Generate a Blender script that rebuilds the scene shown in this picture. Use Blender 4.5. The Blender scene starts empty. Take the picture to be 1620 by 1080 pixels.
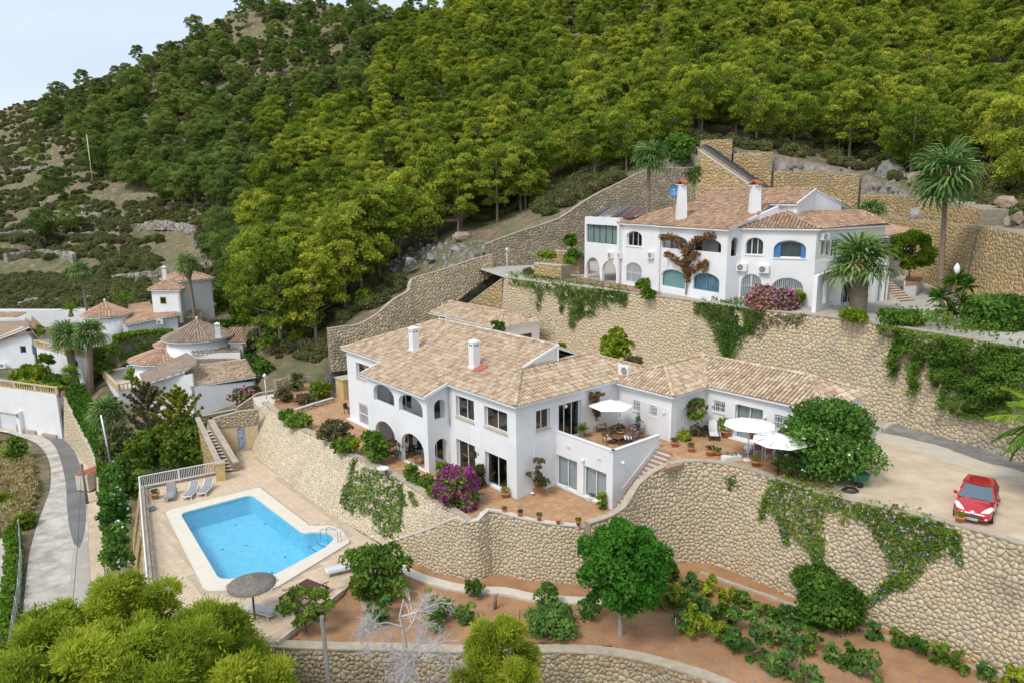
import bpy,bmesh,math,random
import numpy as np
from math import sin,cos,tan,pi,radians,sqrt,atan2
from mathutils import Vector,Matrix
from mathutils.bvhtree import BVHTree
from mathutils.geometry import tessellate_polygon
rng = np.random.default_rng(7)
random.seed(7)
scene = bpy.context.scene
col = scene.collection
# camera
FOC,CAM_H,PITCH,ROLL = 1150.0,20.0,radians(11.7),-0.0131
_R0 = Vector((1,0,0)); _F = Vector((0,cos(PITCH),-sin(PITCH))); _D0 = Vector((0,-sin(PITCH),-cos(PITCH)))
_R = cos(ROLL) * _R0 - sin(ROLL) * _D0
_D = sin(ROLL) * _R0 + cos(ROLL) * _D0
CAM = Vector((0,0,CAM_H))
cd = bpy.data.cameras.new('camera')
cam = bpy.data.objects.new('camera',cd)
col.objects.link(cam)
cd.sensor_width = 36.0
cd.lens = 36.0 * 1150.0 / 1620.0
cd.clip_start = 0.5
cd.clip_end = 6000
cam.matrix_world = Matrix(((_R.x,-_D.x,-_F.x,0),(_R.y,-_D.y,-_F.y,0),(_R.z,-_D.z,-_F.z,CAM_H),(0,0,0,1)))
scene.camera = cam
# world, sun, exposure
SUN_AZ_VEC = Vector((-0.50,-0.56,1.05)).normalized()      # towards the sun
world = bpy.data.worlds.new('World')
scene.world = world
world.use_nodes = True
wn = world.node_tree
wn.nodes.clear()
sky = wn.nodes.new('ShaderNodeTexSky')
sky.sky_type = 'NISHITA'
sky.sun_disc = False
sky.sun_elevation = math.asin(SUN_AZ_VEC.z)
sky.sun_rotation = math.atan2(SUN_AZ_VEC.x,SUN_AZ_VEC.y)
sky.air_density = 1.0
sky.dust_density = 3.0
sky.ozone_density = 1.5
bg = wn.nodes.new('ShaderNodeBackground')
bg.inputs['Strength'].default_value = 0.15
wo = wn.nodes.new('ShaderNodeOutputWorld')
mixc = wn.nodes.new('ShaderNodeMixRGB')
mixc.inputs['Fac'].default_value = 0.55
mixc.inputs['Color2'].default_value = (4.3,4.75,5.35,1)
tc = wn.nodes.new('ShaderNodeTexCoord')
nz = wn.nodes.new('ShaderNodeTexNoise'); nz.inputs['Scale'].default_value = 3.2; nz.inputs['Detail'].default_value = 5
mp = wn.nodes.new('ShaderNodeMapping'); mp.inputs['Scale'].default_value = (1,1,3.5)
rmp = wn.nodes.new('ShaderNodeMapRange')
rmp.inputs['From Min'].default_value = 0.35; rmp.inputs['From Max'].default_value = 0.75
rmp.inputs['To Min'].default_value = 0.55; rmp.inputs['To Max'].default_value = 0.85
wn.links.new(tc.outputs['Generated'],mp.inputs[0]); wn.links.new(mp.outputs[0],nz.inputs['Vector'])
wn.links.new(nz.outputs['Fac'],rmp.inputs['Value']); wn.links.new(rmp.outputs[0],mixc.inputs['Fac'])
wn.links.new(sky.outputs[0],mixc.inputs['Color1'])
wn.links.new(mixc.outputs[0],bg.inputs['Color'])
wn.links.new(bg.outputs[0],wo.inputs['Surface'])
sl = bpy.data.lights.new('sun','SUN')
sun = bpy.data.objects.new('sun',sl)
col.objects.link(sun)
sl.energy = 1.5
sl.angle = radians(16)
sl.color = (1.0,0.955,0.88)
sun.rotation_euler = SUN_AZ_VEC.to_track_quat('Z','Y').to_euler()
scene.view_settings.view_transform = 'Standard'
scene.view_settings.look = 'None'
scene.view_settings.exposure = 0.46
scene.view_settings.gamma = 1.0
scene.view_settings.use_curve_mapping = False
scene.render.engine = 'CYCLES'
scene.cycles.max_bounces = 5
scene.cycles.diffuse_bounces = 3
scene.cycles.transparent_max_bounces = 6
# survey helpers: from picture measurements to places
def ray(x,y):
 return _F + (x - 810) / FOC * _R + (y - 540) / FOC * _D
def P(x,y,z=0.0):
 r = ray(x,y); return CAM + r * ((z - CAM_H) / r.z)
def Dp(x,y,d):
 r = ray(x,y); return CAM + r * (d / r.y)
def xat(px,d,z):
 """world x of picture column px at distance d and height z"""
 lo,hi = -400.0,400.0
 for _ in range(50):
  m = (lo + hi) / 2; v = Vector((m,d,z)) - CAM
  if 810 + FOC * v.dot(_R) / v.dot(_F) < px: lo = m
  else: hi = m
 return lo
def pix(p):
 v = Vector(p) - CAM; q = v.dot(_F); return 810 + FOC * v.dot(_R) / q,540 + FOC * v.dot(_D) / q
# scene-graph helpers
def tag(o,label=None,cat=None,group=None,kind=None):
 if label: o['label'] = label
 if cat: o['category'] = cat
 if group: o['group'] = group
 if kind: o['kind'] = kind
 return o
def thing(name,label,cat,loc=(0,0,0),group=None,rz=0.0):
 o = bpy.data.objects.new(name,None)
 o.empty_display_size = 0.3
 col.objects.link(o)
 o.location = loc; o.rotation_euler = (0,0,rz)
 return tag(o,label,cat,group)
def root_of(o):
 while o.parent: o = o.parent
 return o
def copy_tree(o,parent=None):
 c = o.copy(); col.objects.link(c); c.parent = parent
 for ch in o.children: copy_tree(ch,c)
 return c
def np_mesh(name,V,F,nper,mats,rnd=None,midx=None,smooth=False):
 """fast mesh from arrays: F is (n, nper)"""
 me = bpy.data.meshes.new(name)
 V = np.asarray(V,dtype=np.float32); F = np.asarray(F,dtype=np.int32)
 me.vertices.add(len(V)); me.vertices.foreach_set('co',V.ravel())
 me.loops.add(F.size); me.loops.foreach_set('vertex_index',F.ravel())
 me.polygons.add(len(F)); me.polygons.foreach_set('loop_start',np.arange(0,F.size,nper,dtype=np.int32))
 if midx is not None: me.polygons.foreach_set('material_index',np.asarray(midx,dtype=np.int32))
 me.update(calc_edges=True)
 if smooth: me.polygons.foreach_set('use_smooth',np.ones(len(F),dtype=bool))
 if rnd is not None:
  at = me.attributes.new('rnd','FLOAT','FACE'); at.data.foreach_set('value',np.asarray(rnd,dtype=np.float32))
 for m in (mats if isinstance(mats,(list,tuple)) else [mats]): me.materials.append(m)
 return me
def link(name,me,parent=None,loc=None):
 o = bpy.data.objects.new(name,me); col.objects.link(o)
 if parent: o.parent = parent
 if loc is not None: o.location = loc
 return o
class MB:
 """collects shapes (world coordinates unless the parent is still at the origin) into ONE mesh object"""
 def __init__(s): s.v = []; s.f = []; s.m = []; s.r = []; s.cm = 0; s.cr = 0.5; s.sm = []; s.cs = False
 def vert(s,p): s.v.append(tuple(p)); return len(s.v) - 1
 def face(s,idx): s.f.append(tuple(idx)); s.m.append(s.cm); s.r.append(s.cr); s.sm.append(s.cs)
 def poly(s,pts): b = len(s.v); s.v += [tuple(p) for p in pts]; s.face(range(b,b + len(pts)))
 def hexa(s,c):
  b = len(s.v); s.v += [tuple(p) for p in c]
  for q in ((0,3,2,1),(4,5,6,7),(0,1,5,4),(1,2,6,5),(2,3,7,6),(3,0,4,7)): s.face([b + i for i in q])
 def box(s,c,size,rz=0.0,U=None):
  c = Vector(c); hx,hy,hz = size[0] / 2,size[1] / 2,size[2] / 2
  ux = Vector((cos(rz),sin(rz),0)) if U is None else Vector(U).normalized()
  uy = Vector((-ux.y,ux.x,0)); uz = Vector((0,0,1))
  s.hexa([c + ux * a * hx + uy * b * hy + uz * e * hz for e in (-1,1) for a,b in ((-1,-1),(1,-1),(1,1),(-1,1))])
 def bar(s,a,b,w,h=None):
  """square bar from a to b"""
  a = Vector(a); b = Vector(b); h = h or w; d = (b - a)
  if d.length < 1e-6: return
  d.normalize(); x = d.cross(Vector((0,0,1)))
  if x.length < 1e-3: x = Vector((1,0,0))
  x.normalize(); y = d.cross(x)
  s.hexa([p + x * i * w / 2 + y * j * h / 2 for p in (a,b) for i,j in ((-1,-1),(1,-1),(1,1),(-1,1))])
 def tube(s,pts,rad,n=6,cap=True):
  pts = [Vector(p) for p in pts]
  rads = rad if isinstance(rad,(list,tuple)) else [rad] * len(pts)
  rings = []; px_ = None
  for i,p in enumerate(pts):
   d = (pts[min(i + 1,len(pts) - 1)] - pts[max(i - 1,0)])
   if d.length < 1e-9: d = Vector((0,0,1))
   d.normalize()
   x = px_ - d * px_.dot(d) if px_ is not None else d.orthogonal()
   if x.length < 1e-4: x = d.orthogonal()
   x.normalize(); px_ = x; y = d.cross(x)
   rings.append([s.vert(p + (x * cos(2 * pi * k / n) + y * sin(2 * pi * k / n)) * rads[i]) for k in range(n)])
  o = s.cs; s.cs = n > 4
  for a,b in zip(rings,rings[1:]):
   for k in range(n): s.face((a[k],a[(k + 1) % n],b[(k + 1) % n],b[k]))
  s.cs = o
  if cap: s.face(rings[0][::-1]); s.face(rings[-1])
 def lathe(s,c,prof,n=12,sx=1,sy=1,cap=True):
  c = Vector(c); rings = [[s.vert(c + Vector((r * cos(2 * pi * k / n) * sx,r * sin(2 * pi * k / n) * sy,z))) for k in range(n)] for r,z in prof]
  o = s.cs; s.cs = True
  for a,b in zip(rings,rings[1:]):
   for k in range(n): s.face((a[k],a[(k + 1) % n],b[(k + 1) % n],b[k]))
  s.cs = o
  if cap: s.face(rings[0][::-1]); s.face(rings[-1])
 def prism(s,pts,h):
  """pts: 3D polygon (any orientation up), extruded down by vector h"""
  n = len(pts); b = len(s.v); h = Vector(h)
  s.v += [tuple(p) for p in pts] + [tuple(Vector(p) + h) for p in pts]
  tri = tessellate_polygon([[Vector(p) for p in pts]])
  for t in tri: s.face([b + i for i in t]); s.face([b + n + i for i in t[::-1]])
  for i in range(n): j = (i + 1) % n; s.face((b + i,b + j,b + n + j,b + n + i))
 def sheet(s,pts):
  b = len(s.v); s.v += [tuple(p) for p in pts]
  for t in tessellate_polygon([[Vector(p) for p in pts]]):
   a,c,d = (Vector(pts[i]) for i in t)
   s.face([b + i for i in (t if (c - a).cross(d - a).z > 0 else t[::-1])])
 def mesh(s,name,mats,off=(0,0,0)):
  me = bpy.data.meshes.new(name)
  o = Vector(off)
  me.from_pydata([(x - o.x,y - o.y,z - o.z) for x,y,z in s.v],[],s.f)
  mats = mats if isinstance(mats,(list,tuple)) else [mats]
  for m in mats: me.materials.append(m)
  me.polygons.foreach_set('material_index',s.m)
  me.polygons.foreach_set('use_smooth',s.sm)
  at = me.attributes.new('rnd','FLOAT','FACE'); at.data.foreach_set('value',s.r)
  me.update(); return me
 def fix(s,me):
  bm = bmesh.new(); bm.from_mesh(me); bmesh.ops.recalc_face_normals(bm,faces=bm.faces); bm.to_mesh(me); bm.free()
 def build(s,name,mats,parent=None,**kw):
  off = root_of(parent).location if parent else (0,0,0)
  me = s.mesh(name,mats,off)
  if kw.pop('fix',True): s.fix(me)
  o = link(name,me,parent)
  return tag(o,**kw) if kw else o
# materials
M = {}
def nodes(m): m.use_nodes = True; t = m.node_tree; return t,t.nodes['Principled BSDF']
def mat(name,rgb,rough=0.8,var=0.0,scale=4.0,bump=0.0,bscale=None,metal=0.0,spec=None,coat=0.0,rgb2=None,detail=5,objrand=0.0):
 """principled with a noise between two tones and noise bump"""
 m = bpy.data.materials.new(name); t,b = nodes(m); M[name] = m
 b.inputs['Roughness'].default_value = rough; b.inputs['Metallic'].default_value = metal
 b.inputs['Base Color'].default_value = (*rgb,1)
 if spec is not None: b.inputs['Specular IOR Level'].default_value = spec
 if coat: b.inputs['Coat Weight'].default_value = coat; b.inputs['Coat Roughness'].default_value = 0.05
 if var or rgb2:
  g = t.nodes.new('ShaderNodeNewGeometry'); n = t.nodes.new('ShaderNodeTexNoise')
  n.inputs['Scale'].default_value = scale; n.inputs['Detail'].default_value = detail; n.inputs['Roughness'].default_value = 0.62
  r = t.nodes.new('ShaderNodeValToRGB'); r.color_ramp.elements[0].position = 0.32; r.color_ramp.elements[1].position = 0.68
  c2 = rgb2 or tuple(min(1,c * (1 + var)) for c in rgb); c1 = rgb if rgb2 else tuple(c * (1 - var) for c in rgb)
  r.color_ramp.elements[0].color = (*c1,1); r.color_ramp.elements[1].color = (*c2,1)
  t.links.new(g.outputs['Position'],n.inputs['Vector']); t.links.new(n.outputs['Fac'],r.inputs[0]); t.links.new(r.outputs[0],b.inputs['Base Color'])
 if bump:
  g = t.nodes.new('ShaderNodeNewGeometry'); n = t.nodes.new('ShaderNodeTexNoise'); n.inputs['Scale'].default_value = bscale or scale * 4; n.inputs['Detail'].default_value = 4
  k = t.nodes.new('ShaderNodeBump'); k.inputs['Strength'].default_value = bump; k.inputs['Distance'].default_value = 0.05
  t.links.new(g.outputs['Position'],n.inputs['Vector']); t.links.new(n.outputs['Fac'],k.inputs['Height']); t.links.new(k.outputs[0],b.inputs['Normal'])
 return m
def ramp_mat(name,cols,rough=0.9,stain=None,sscale=0.25,grain=0.25,gscale=9.0,stain_pos=(0.52,0.72),bump=0.4):
 """colour per piece from the 'rnd' attribute, grain noise and optional weather staining with its own shape"""
 m = bpy.data.materials.new(name); t,b = nodes(m); M[name] = m
 b.inputs['Roughness'].default_value = rough; b.inputs['Specular IOR Level'].default_value = 0.2
 a = t.nodes.new('ShaderNodeAttribute'); a.attribute_name = 'rnd'
 r = t.nodes.new('ShaderNodeValToRGB'); e = r.color_ramp.elements
 e[0].position = 0; e[0].color = (*cols[0],1); e[1].position = 1; e[1].color = (*cols[-1],1)
 for i,c in enumerate(cols[1:-1]): q = e.new((i + 1) / (len(cols) - 1)); q.color = (*c,1)
 g = t.nodes.new('ShaderNodeNewGeometry')
 n = t.nodes.new('ShaderNodeTexNoise'); n.inputs['Scale'].default_value = gscale; n.inputs['Detail'].default_value = 6
 mr = t.nodes.new('ShaderNodeMapRange'); mr.inputs['From Min'].default_value = 0.3; mr.inputs['From Max'].default_value = 0.7
 mr.inputs['To Min'].default_value = 1 - grain; mr.inputs['To Max'].default_value = 1 + grain
 mu = t.nodes.new('ShaderNodeVectorMath'); mu.operation = 'SCALE'
 t.links.new(a.outputs['Fac'],r.inputs[0]); t.links.new(g.outputs['Position'],n.inputs['Vector'])
 t.links.new(n.outputs['Fac'],mr.inputs['Value']); t.links.new(r.outputs[0],mu.inputs[0]); t.links.new(mr.outputs[0],mu.inputs['Scale'])
 out = mu.outputs[0]
 if stain:
  n2 = t.nodes.new('ShaderNodeTexNoise'); n2.inputs['Scale'].default_value = sscale; n2.inputs['Detail'].default_value = 7; n2.inputs['Roughness'].default_value = 0.66
  r2 = t.nodes.new('ShaderNodeMapRange'); r2.inputs['From Min'].default_value = stain_pos[0]; r2.inputs['From Max'].default_value = stain_pos[1]; r2.inputs['To Max'].default_value = 0.72
  mx = t.nodes.new('ShaderNodeMixRGB'); mx.inputs['Color2'].default_value = (*stain,1)
  t.links.new(g.outputs['Position'],n2.inputs['Vector']); t.links.new(n2.outputs['Fac'],r2.inputs['Value'])
  t.links.new(r2.outputs[0],mx.inputs['Fac']); t.links.new(out,mx.inputs['Color1']); out = mx.outputs[0]
 t.links.new(out,b.inputs['Base Color'])
 if bump:
  k = t.nodes.new('ShaderNodeBump'); k.inputs['Strength'].default_value = bump; k.inputs['Distance'].default_value = 0.03
  t.links.new(n.outputs['Fac'],k.inputs['Height']); t.links.new(k.outputs[0],b.inputs['Normal'])
 return m
def leaf_mat(name,c1,c2,c3=None,trans=0.35,objvar=0.25):
 m = bpy.data.materials.new(name); m.use_nodes = True; t = m.node_tree; t.nodes.clear(); M[name] = m
 o = t.nodes.new('ShaderNodeOutputMaterial'); d = t.nodes.new('ShaderNodeBsdfDiffuse'); tr = t.nodes.new('ShaderNodeBsdfTranslucent'); mx = t.nodes.new('ShaderNodeMixShader')
 a = t.nodes.new('ShaderNodeAttribute'); a.attribute_name = 'rnd'
 r = t.nodes.new('ShaderNodeValToRGB'); e = r.color_ramp.elements
 e[0].position = 0.05; e[0].color = (*c1,1); e[1].position = 0.95; e[1].color = (*(c3 or c2),1)
 q = e.new(0.5); q.color = (*(c2 if c3 else tuple((x + y) / 2 for x,y in zip(c1,c2))),1)
 oi = t.nodes.new('ShaderNodeObjectInfo'); mr = t.nodes.new('ShaderNodeMapRange'); mr.inputs['To Min'].default_value = 1 - objvar; mr.inputs['To Max'].default_value = 1 + objvar
 h = t.nodes.new('ShaderNodeHueSaturation')
 mh = t.nodes.new('ShaderNodeMapRange'); mh.inputs['To Min'].default_value = 0.5 + objvar * 0.09; mh.inputs['To Max'].default_value = 0.5 - objvar * 0.07
 t.links.new(a.outputs['Fac'],r.inputs[0]); t.links.new(oi.outputs['Random'],mr.inputs['Value']); t.links.new(oi.outputs['Random'],mh.inputs['Value'])
 t.links.new(mh.outputs[0],h.inputs['Hue']); t.links.new(mr.outputs[0],h.inputs['Value']); t.links.new(r.outputs[0],h.inputs['Color'])
 t.links.new(h.outputs[0],d.inputs['Color']); t.links.new(h.outputs[0],tr.inputs['Color'])
 mx.inputs[0].default_value = trans; t.links.new(d.outputs[0],mx.inputs[1]); t.links.new(tr.outputs[0],mx.inputs[2]); t.links.new(mx.outputs[0],o.inputs[0])
 return m
mat('stucco',(0.75,0.76,0.77),0.85,rgb2=(0.84,0.845,0.85),scale=0.6,detail=9,bump=0.15,bscale=14,spec=0.2)
mat('stucco_warm',(0.70,0.685,0.655),0.9,rgb2=(0.79,0.78,0.755),scale=0.7,bump=0.1,bscale=10,spec=0.2)
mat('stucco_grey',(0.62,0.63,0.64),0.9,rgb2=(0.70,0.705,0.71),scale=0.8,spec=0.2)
mat('white_paint',(0.80,0.80,0.80),0.45)
mat('white_cloth',(0.82,0.82,0.81),0.9)
mat('sill_stone',(0.55,0.47,0.37),0.8,var=0.1,scale=6)
mat('cream_stone',(0.60,0.48,0.30),0.85,var=0.12,scale=5)
mat('coping',(0.36,0.305,0.225),0.92,rgb2=(0.50,0.43,0.33),scale=2.2,bump=0.5,bscale=11)
mat('coping_pale',(0.55,0.49,0.40),0.92,rgb2=(0.64,0.58,0.49),scale=2.0,bump=0.3)
mat('mortar',(0.24,0.20,0.14),0.95,rgb2=(0.36,0.305,0.22),scale=3,bump=0.3)
mat('mortar_dark',(0.17,0.145,0.10),0.95,rgb2=(0.26,0.215,0.15),scale=3,bump=0.3)
ramp_mat('stone_front',[(0.58,0.47,0.31),(0.54,0.45,0.30),(0.61,0.51,0.35),(0.50,0.44,0.34),(0.57,0.45,0.28),(0.60,0.51,0.37)],stain=(0.19,0.185,0.165),sscale=0.17,stain_pos=(0.57,0.72))
ramp_mat('stone_mid',[(0.50,0.39,0.23),(0.42,0.345,0.225),(0.56,0.46,0.29),(0.34,0.30,0.225),(0.46,0.35,0.195),(0.52,0.45,0.33)],stain=(0.15,0.135,0.11),sscale=0.16,stain_pos=(0.5,0.72))
ramp_mat('stone_pale',[(0.66,0.55,0.38),(0.58,0.49,0.35),(0.70,0.60,0.44),(0.50,0.44,0.34),(0.62,0.50,0.33)],stain=(0.34,0.30,0.24),sscale=0.2,stain_pos=(0.58,0.8))
ramp_mat('stone_dark',[(0.38,0.31,0.20),(0.30,0.25,0.17),(0.46,0.38,0.25),(0.25,0.22,0.17),(0.35,0.28,0.17)],stain=(0.10,0.095,0.085),sscale=0.12,stain_pos=(0.46,0.7))
ramp_mat('stone_amber',[(0.52,0.365,0.165),(0.44,0.315,0.16),(0.58,0.43,0.21),(0.36,0.28,0.165),(0.48,0.34,0.15)],stain=(0.26,0.21,0.14),sscale=0.12,stain_pos=(0.5,0.75))
ramp_mat('rubble',[(0.34,0.31,0.27),(0.44,0.41,0.36),(0.26,0.24,0.21),(0.38,0.33,0.27)],grain=0.3,gscale=5)
ramp_mat('roof_tile',[(0.56,0.43,0.295),(0.46,0.33,0.215),(0.62,0.50,0.36),(0.35,0.245,0.16),(0.58,0.44,0.30),(0.65,0.55,0.42),(0.48,0.32,0.20)],stain=(0.30,0.235,0.165),sscale=1.0,stain_pos=(0.5,0.74),grain=0.22,gscale=12,bump=0.1)
ramp_mat('roof_tile_old',[(0.42,0.27,0.17),(0.34,0.21,0.135),(0.50,0.35,0.235),(0.27,0.165,0.105),(0.46,0.285,0.18),(0.54,0.40,0.28)],stain=(0.20,0.155,0.115),sscale=0.9,stain_pos=(0.48,0.74),grain=0.25,gscale=12,bump=0.1)
ramp_mat('roof_tile_red',[(0.50,0.32,0.21),(0.42,0.26,0.17),(0.56,0.39,0.27),(0.50,0.33,0.22)],stain=(0.28,0.19,0.14),sscale=0.9,grain=0.2,gscale=12,bump=0.1)
ramp_mat('roof_tile_grey',[(0.33,0.25,0.19),(0.28,0.22,0.17),(0.40,0.31,0.23),(0.24,0.19,0.15)],stain=(0.20,0.18,0.15),sscale=0.8,grain=0.2,gscale=12,bump=0.1)
mat('roof_bed',(0.30,0.21,0.14),0.95,var=0.2,scale=3)
mat('roof_bed_old',(0.19,0.13,0.09),0.95,var=0.2,scale=3)
ramp_mat('floor_tile',[(0.46,0.27,0.145),(0.52,0.33,0.19),(0.42,0.235,0.12),(0.50,0.30,0.16)],rough=0.7,stain=(0.33,0.22,0.14),sscale=0.5,stain_pos=(0.5,0.8),grain=0.12,gscale=3,bump=0)
ramp_mat('deck_tile',[(0.60,0.47,0.33),(0.63,0.50,0.36),(0.57,0.44,0.31),(0.61,0.485,0.35)],rough=0.85,stain=(0.44,0.36,0.27),sscale=0.35,stain_pos=(0.5,0.78),grain=0.08,gscale=4,bump=0)
mat('grout',(0.36,0.23,0.14),0.95,var=0.15,scale=2)
mat('deck_grout',(0.46,0.37,0.27),0.95,var=0.12,scale=2)
mat('pool_coping',(0.66,0.60,0.50),0.8,rgb2=(0.72,0.66,0.56),scale=1.5)
mat('pool_liner',(0.15,0.51,0.69),0.6,rgb2=(0.26,0.62,0.77),scale=3.4)  # ripple brightness put into the liner colour as mottled tones
mat('pool_step_edge',(0.03,0.16,0.34),0.6)
mat('soil',(0.30,0.155,0.075),0.98,rgb2=(0.42,0.24,0.125),scale=0.8,bump=0.8,bscale=6,detail=9)
mat('gravel',(0.49,0.38,0.25),0.98,rgb2=(0.68,0.56,0.41),scale=0.6,bump=0.6,bscale=12,detail=10)
mat('concrete',(0.36,0.335,0.29),0.95,rgb2=(0.48,0.45,0.40),scale=0.7,bump=0.3,bscale=8,detail=9)
mat('concrete_dark',(0.22,0.215,0.20),0.95,rgb2=(0.33,0.32,0.30),scale=0.35,bump=0.3,bscale=10,detail=9)
mat('asphalt_old',(0.13,0.13,0.125),0.95,rgb2=(0.22,0.215,0.205),scale=0.4,bump=0.3,bscale=14,detail=9)
mat('track',(0.31,0.29,0.26),0.98,rgb2=(0.66,0.61,0.53),scale=0.7,bump=0.5,bscale=6,detail=10)
mat('rock',(0.15,0.145,0.13),0.95,rgb2=(0.38,0.365,0.33),scale=0.9,bump=1.0,bscale=3,detail=9)
mat('rock_warm',(0.19,0.13,0.09),0.95,rgb2=(0.40,0.31,0.22),scale=0.9,bump=1.0,bscale=3,detail=9)
mat('bark',(0.16,0.12,0.09),0.95,rgb2=(0.27,0.22,0.18),scale=3,bump=0.8,bscale=9)
mat('bark_dead',(0.40,0.37,0.35),0.95,rgb2=(0.56,0.53,0.50),scale=3,bump=0.6,bscale=9)
mat('palm_trunk',(0.17,0.125,0.09),0.95,rgb2=(0.30,0.23,0.17),scale=4,bump=1.0,bscale=8)
mat('palm_boot',(0.26,0.125,0.06),0.95,rgb2=(0.38,0.20,0.10),scale=6)
mat('tread',(0.33,0.20,0.13),0.8,var=0.15,scale=5)
mat('terracotta',(0.50,0.215,0.10),0.85,var=0.15,scale=4)
mat('wood_dark',(0.115,0.045,0.028),0.6,var=0.2,scale=8)
mat('wood_mid',(0.20,0.10,0.055),0.6,var=0.2,scale=8)
mat('wood_pole',(0.20,0.185,0.165),0.9,var=0.2,scale=5)
mat('thatch',(0.17,0.145,0.125),1.0,rgb2=(0.30,0.27,0.235),scale=7,bump=1.0,bscale=20)
mat('grey_fabric',(0.30,0.295,0.30),0.9,var=0.08,scale=9)
mat('dark_fabric',(0.06,0.06,0.065),0.9,var=0.1,scale=9)
mat('black_metal',(0.025,0.025,0.027),0.5)
mat('dark_metal',(0.07,0.07,0.075),0.5,metal=0.5)
mat('steel',(0.55,0.56,0.58),0.3,metal=0.9)
mat('alu_white',(0.72,0.73,0.74),0.4)
mat('curtain',(0.55,0.57,0.60),0.9,rgb2=(0.66,0.68,0.70),scale=5)
mat('curtain_teal',(0.34,0.55,0.53),0.8,rgb2=(0.44,0.64,0.61),scale=3)
mat('curtain_blue',(0.13,0.27,0.42),0.6,rgb2=(0.20,0.36,0.52),scale=2)
mat('curtain_grey',(0.42,0.47,0.46),0.8,rgb2=(0.50,0.55,0.53),scale=3)
mat('shutter_white',(0.66,0.68,0.70),0.7)
mat('blue_paint',(0.05,0.19,0.42),0.5)
mat('blue_pale',(0.24,0.33,0.42),0.7)
mat('car_glass',(0.16,0.21,0.24),0.05,spec=1.0,metal=.55)
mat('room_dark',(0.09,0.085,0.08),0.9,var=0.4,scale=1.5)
mat('garage_red',(0.13,0.035,0.028),0.7,var=0.1,scale=3)
mat('mural_blue',(0.10,0.20,0.38),0.6,rgb2=(0.55,0.60,0.62),scale=3.5,detail=8)
mat('brick_red',(0.42,0.13,0.07),0.9,var=0.2,scale=4)
mat('jacaranda_bark',(0.34,0.32,0.29),0.95,var=0.15,scale=5)
mat('skin',(0.46,0.25,0.17),0.6); mat('shirt_green',(0.035,0.13,0.09),0.85); mat('jeans',(0.06,0.10,0.18),0.9); mat('hair_grey',(0.30,0.27,0.24),0.9)
mat('green_plastic',(0.02,0.14,0.07),0.5); mat('cushion_white',(0.76,0.75,0.73),0.9)
mat('cushion_olive',(0.42,0.36,0.19),0.9,var=0.1,scale=6)
mat('car_red',(0.52,0.008,0.022),0.28,coat=1.0,metal=0.15); mat('rubber',(0.02,0.02,0.02),0.8); mat('car_black',(0.02,0.02,0.022),0.35)
mat('plate',(0.75,0.75,0.74),0.4); mat('lamp_glass',(0.75,0.76,0.78),0.1); mat('seat',(0.12,0.115,0.11),0.8)
mat('teak',(0.36,0.27,0.19),0.7,var=0.12,scale=6)
ramp_mat('bloom_purple',[(0.28,0.015,0.22),(0.36,0.02,0.30),(0.22,0.012,0.15),(0.42,0.05,0.34)],grain=0.1,bump=0)
ramp_mat('bloom_mauve',[(0.36,0.17,0.20),(0.42,0.26,0.24),(0.38,0.10,0.27),(0.42,0.33,0.22)],grain=0.1,bump=0)
ramp_mat('bloom_white',[(0.75,0.72,0.70),(0.62,0.66,0.78)],grain=0.05,bump=0)
ramp_mat('bloom_blue',[(0.26,0.30,0.72),(0.42,0.46,0.80)],grain=0.05,bump=0)
def glassy(name,tint,rough=0.03,extra=.06):
 m = bpy.data.materials.new(name); m.use_nodes = True; t = m.node_tree; t.nodes.clear(); M[name] = m
 o = t.nodes.new('ShaderNodeOutputMaterial'); tr = t.nodes.new('ShaderNodeBsdfTransparent'); gl = t.nodes.new('ShaderNodeBsdfGlossy'); mx = t.nodes.new('ShaderNodeMixShader'); fr = t.nodes.new('ShaderNodeFresnel')
 tr.inputs[0].default_value = (*tint,1); gl.inputs['Roughness'].default_value = rough; fr.inputs[0].default_value = 1.5
 gb = t.nodes.new('ShaderNodeNewGeometry'); ib = t.nodes.new('ShaderNodeMath'); ib.operation = 'SUBTRACT'; ib.inputs[0].default_value = 1.0
 mu = t.nodes.new('ShaderNodeMath'); mu.operation = 'MULTIPLY'; t.links.new(gb.outputs['Backfacing'],ib.inputs[1]); t.links.new(ib.outputs[0],mu.inputs[0]); ma = t.nodes.new('ShaderNodeMath'); ma.operation = 'MULTIPLY_ADD'; ma.inputs[1].default_value = 1.3; ma.inputs[2].default_value = extra; t.links.new(fr.outputs[0],ma.inputs[0]); t.links.new(ma.outputs[0],mu.inputs[1])
 t.links.new(mu.outputs[0],mx.inputs[0]); t.links.new(tr.outputs[0],mx.inputs[1]); t.links.new(gl.outputs[0],mx.inputs[2]); t.links.new(mx.outputs[0],o.inputs[0])
 return m,t,gl,fr
glassy('glass',(0.55,0.60,0.62)); glassy('glass_dark',(0.30,0.34,0.36)); glassy('glass_clear',(0.85,0.9,0.9))
_w,t_,gl_,fr_ = glassy('water',(0.74,0.93,0.97),.03,0.0); fr_.inputs[0].default_value = 1.33
n1 = t_.nodes.new('ShaderNodeTexNoise'); n1.inputs['Scale'].default_value = 2.6; n1.inputs['Detail'].default_value = 3
b1 = t_.nodes.new('ShaderNodeBump'); b1.inputs['Strength'].default_value = 0.5; b1.inputs['Distance'].default_value = 0.05
g1 = t_.nodes.new('ShaderNodeNewGeometry'); t_.links.new(g1.outputs['Position'],n1.inputs['Vector']); t_.links.new(n1.outputs['Fac'],b1.inputs['Height'])
t_.links.new(b1.outputs[0],gl_.inputs['Normal']); t_.links.new(b1.outputs[0],fr_.inputs['Normal'])
leaf_mat('pine_leaf',(0.12,0.165,0.026),(0.265,0.335,0.04),(0.46,0.52,0.07),trans=.4,objvar=.28)
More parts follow.
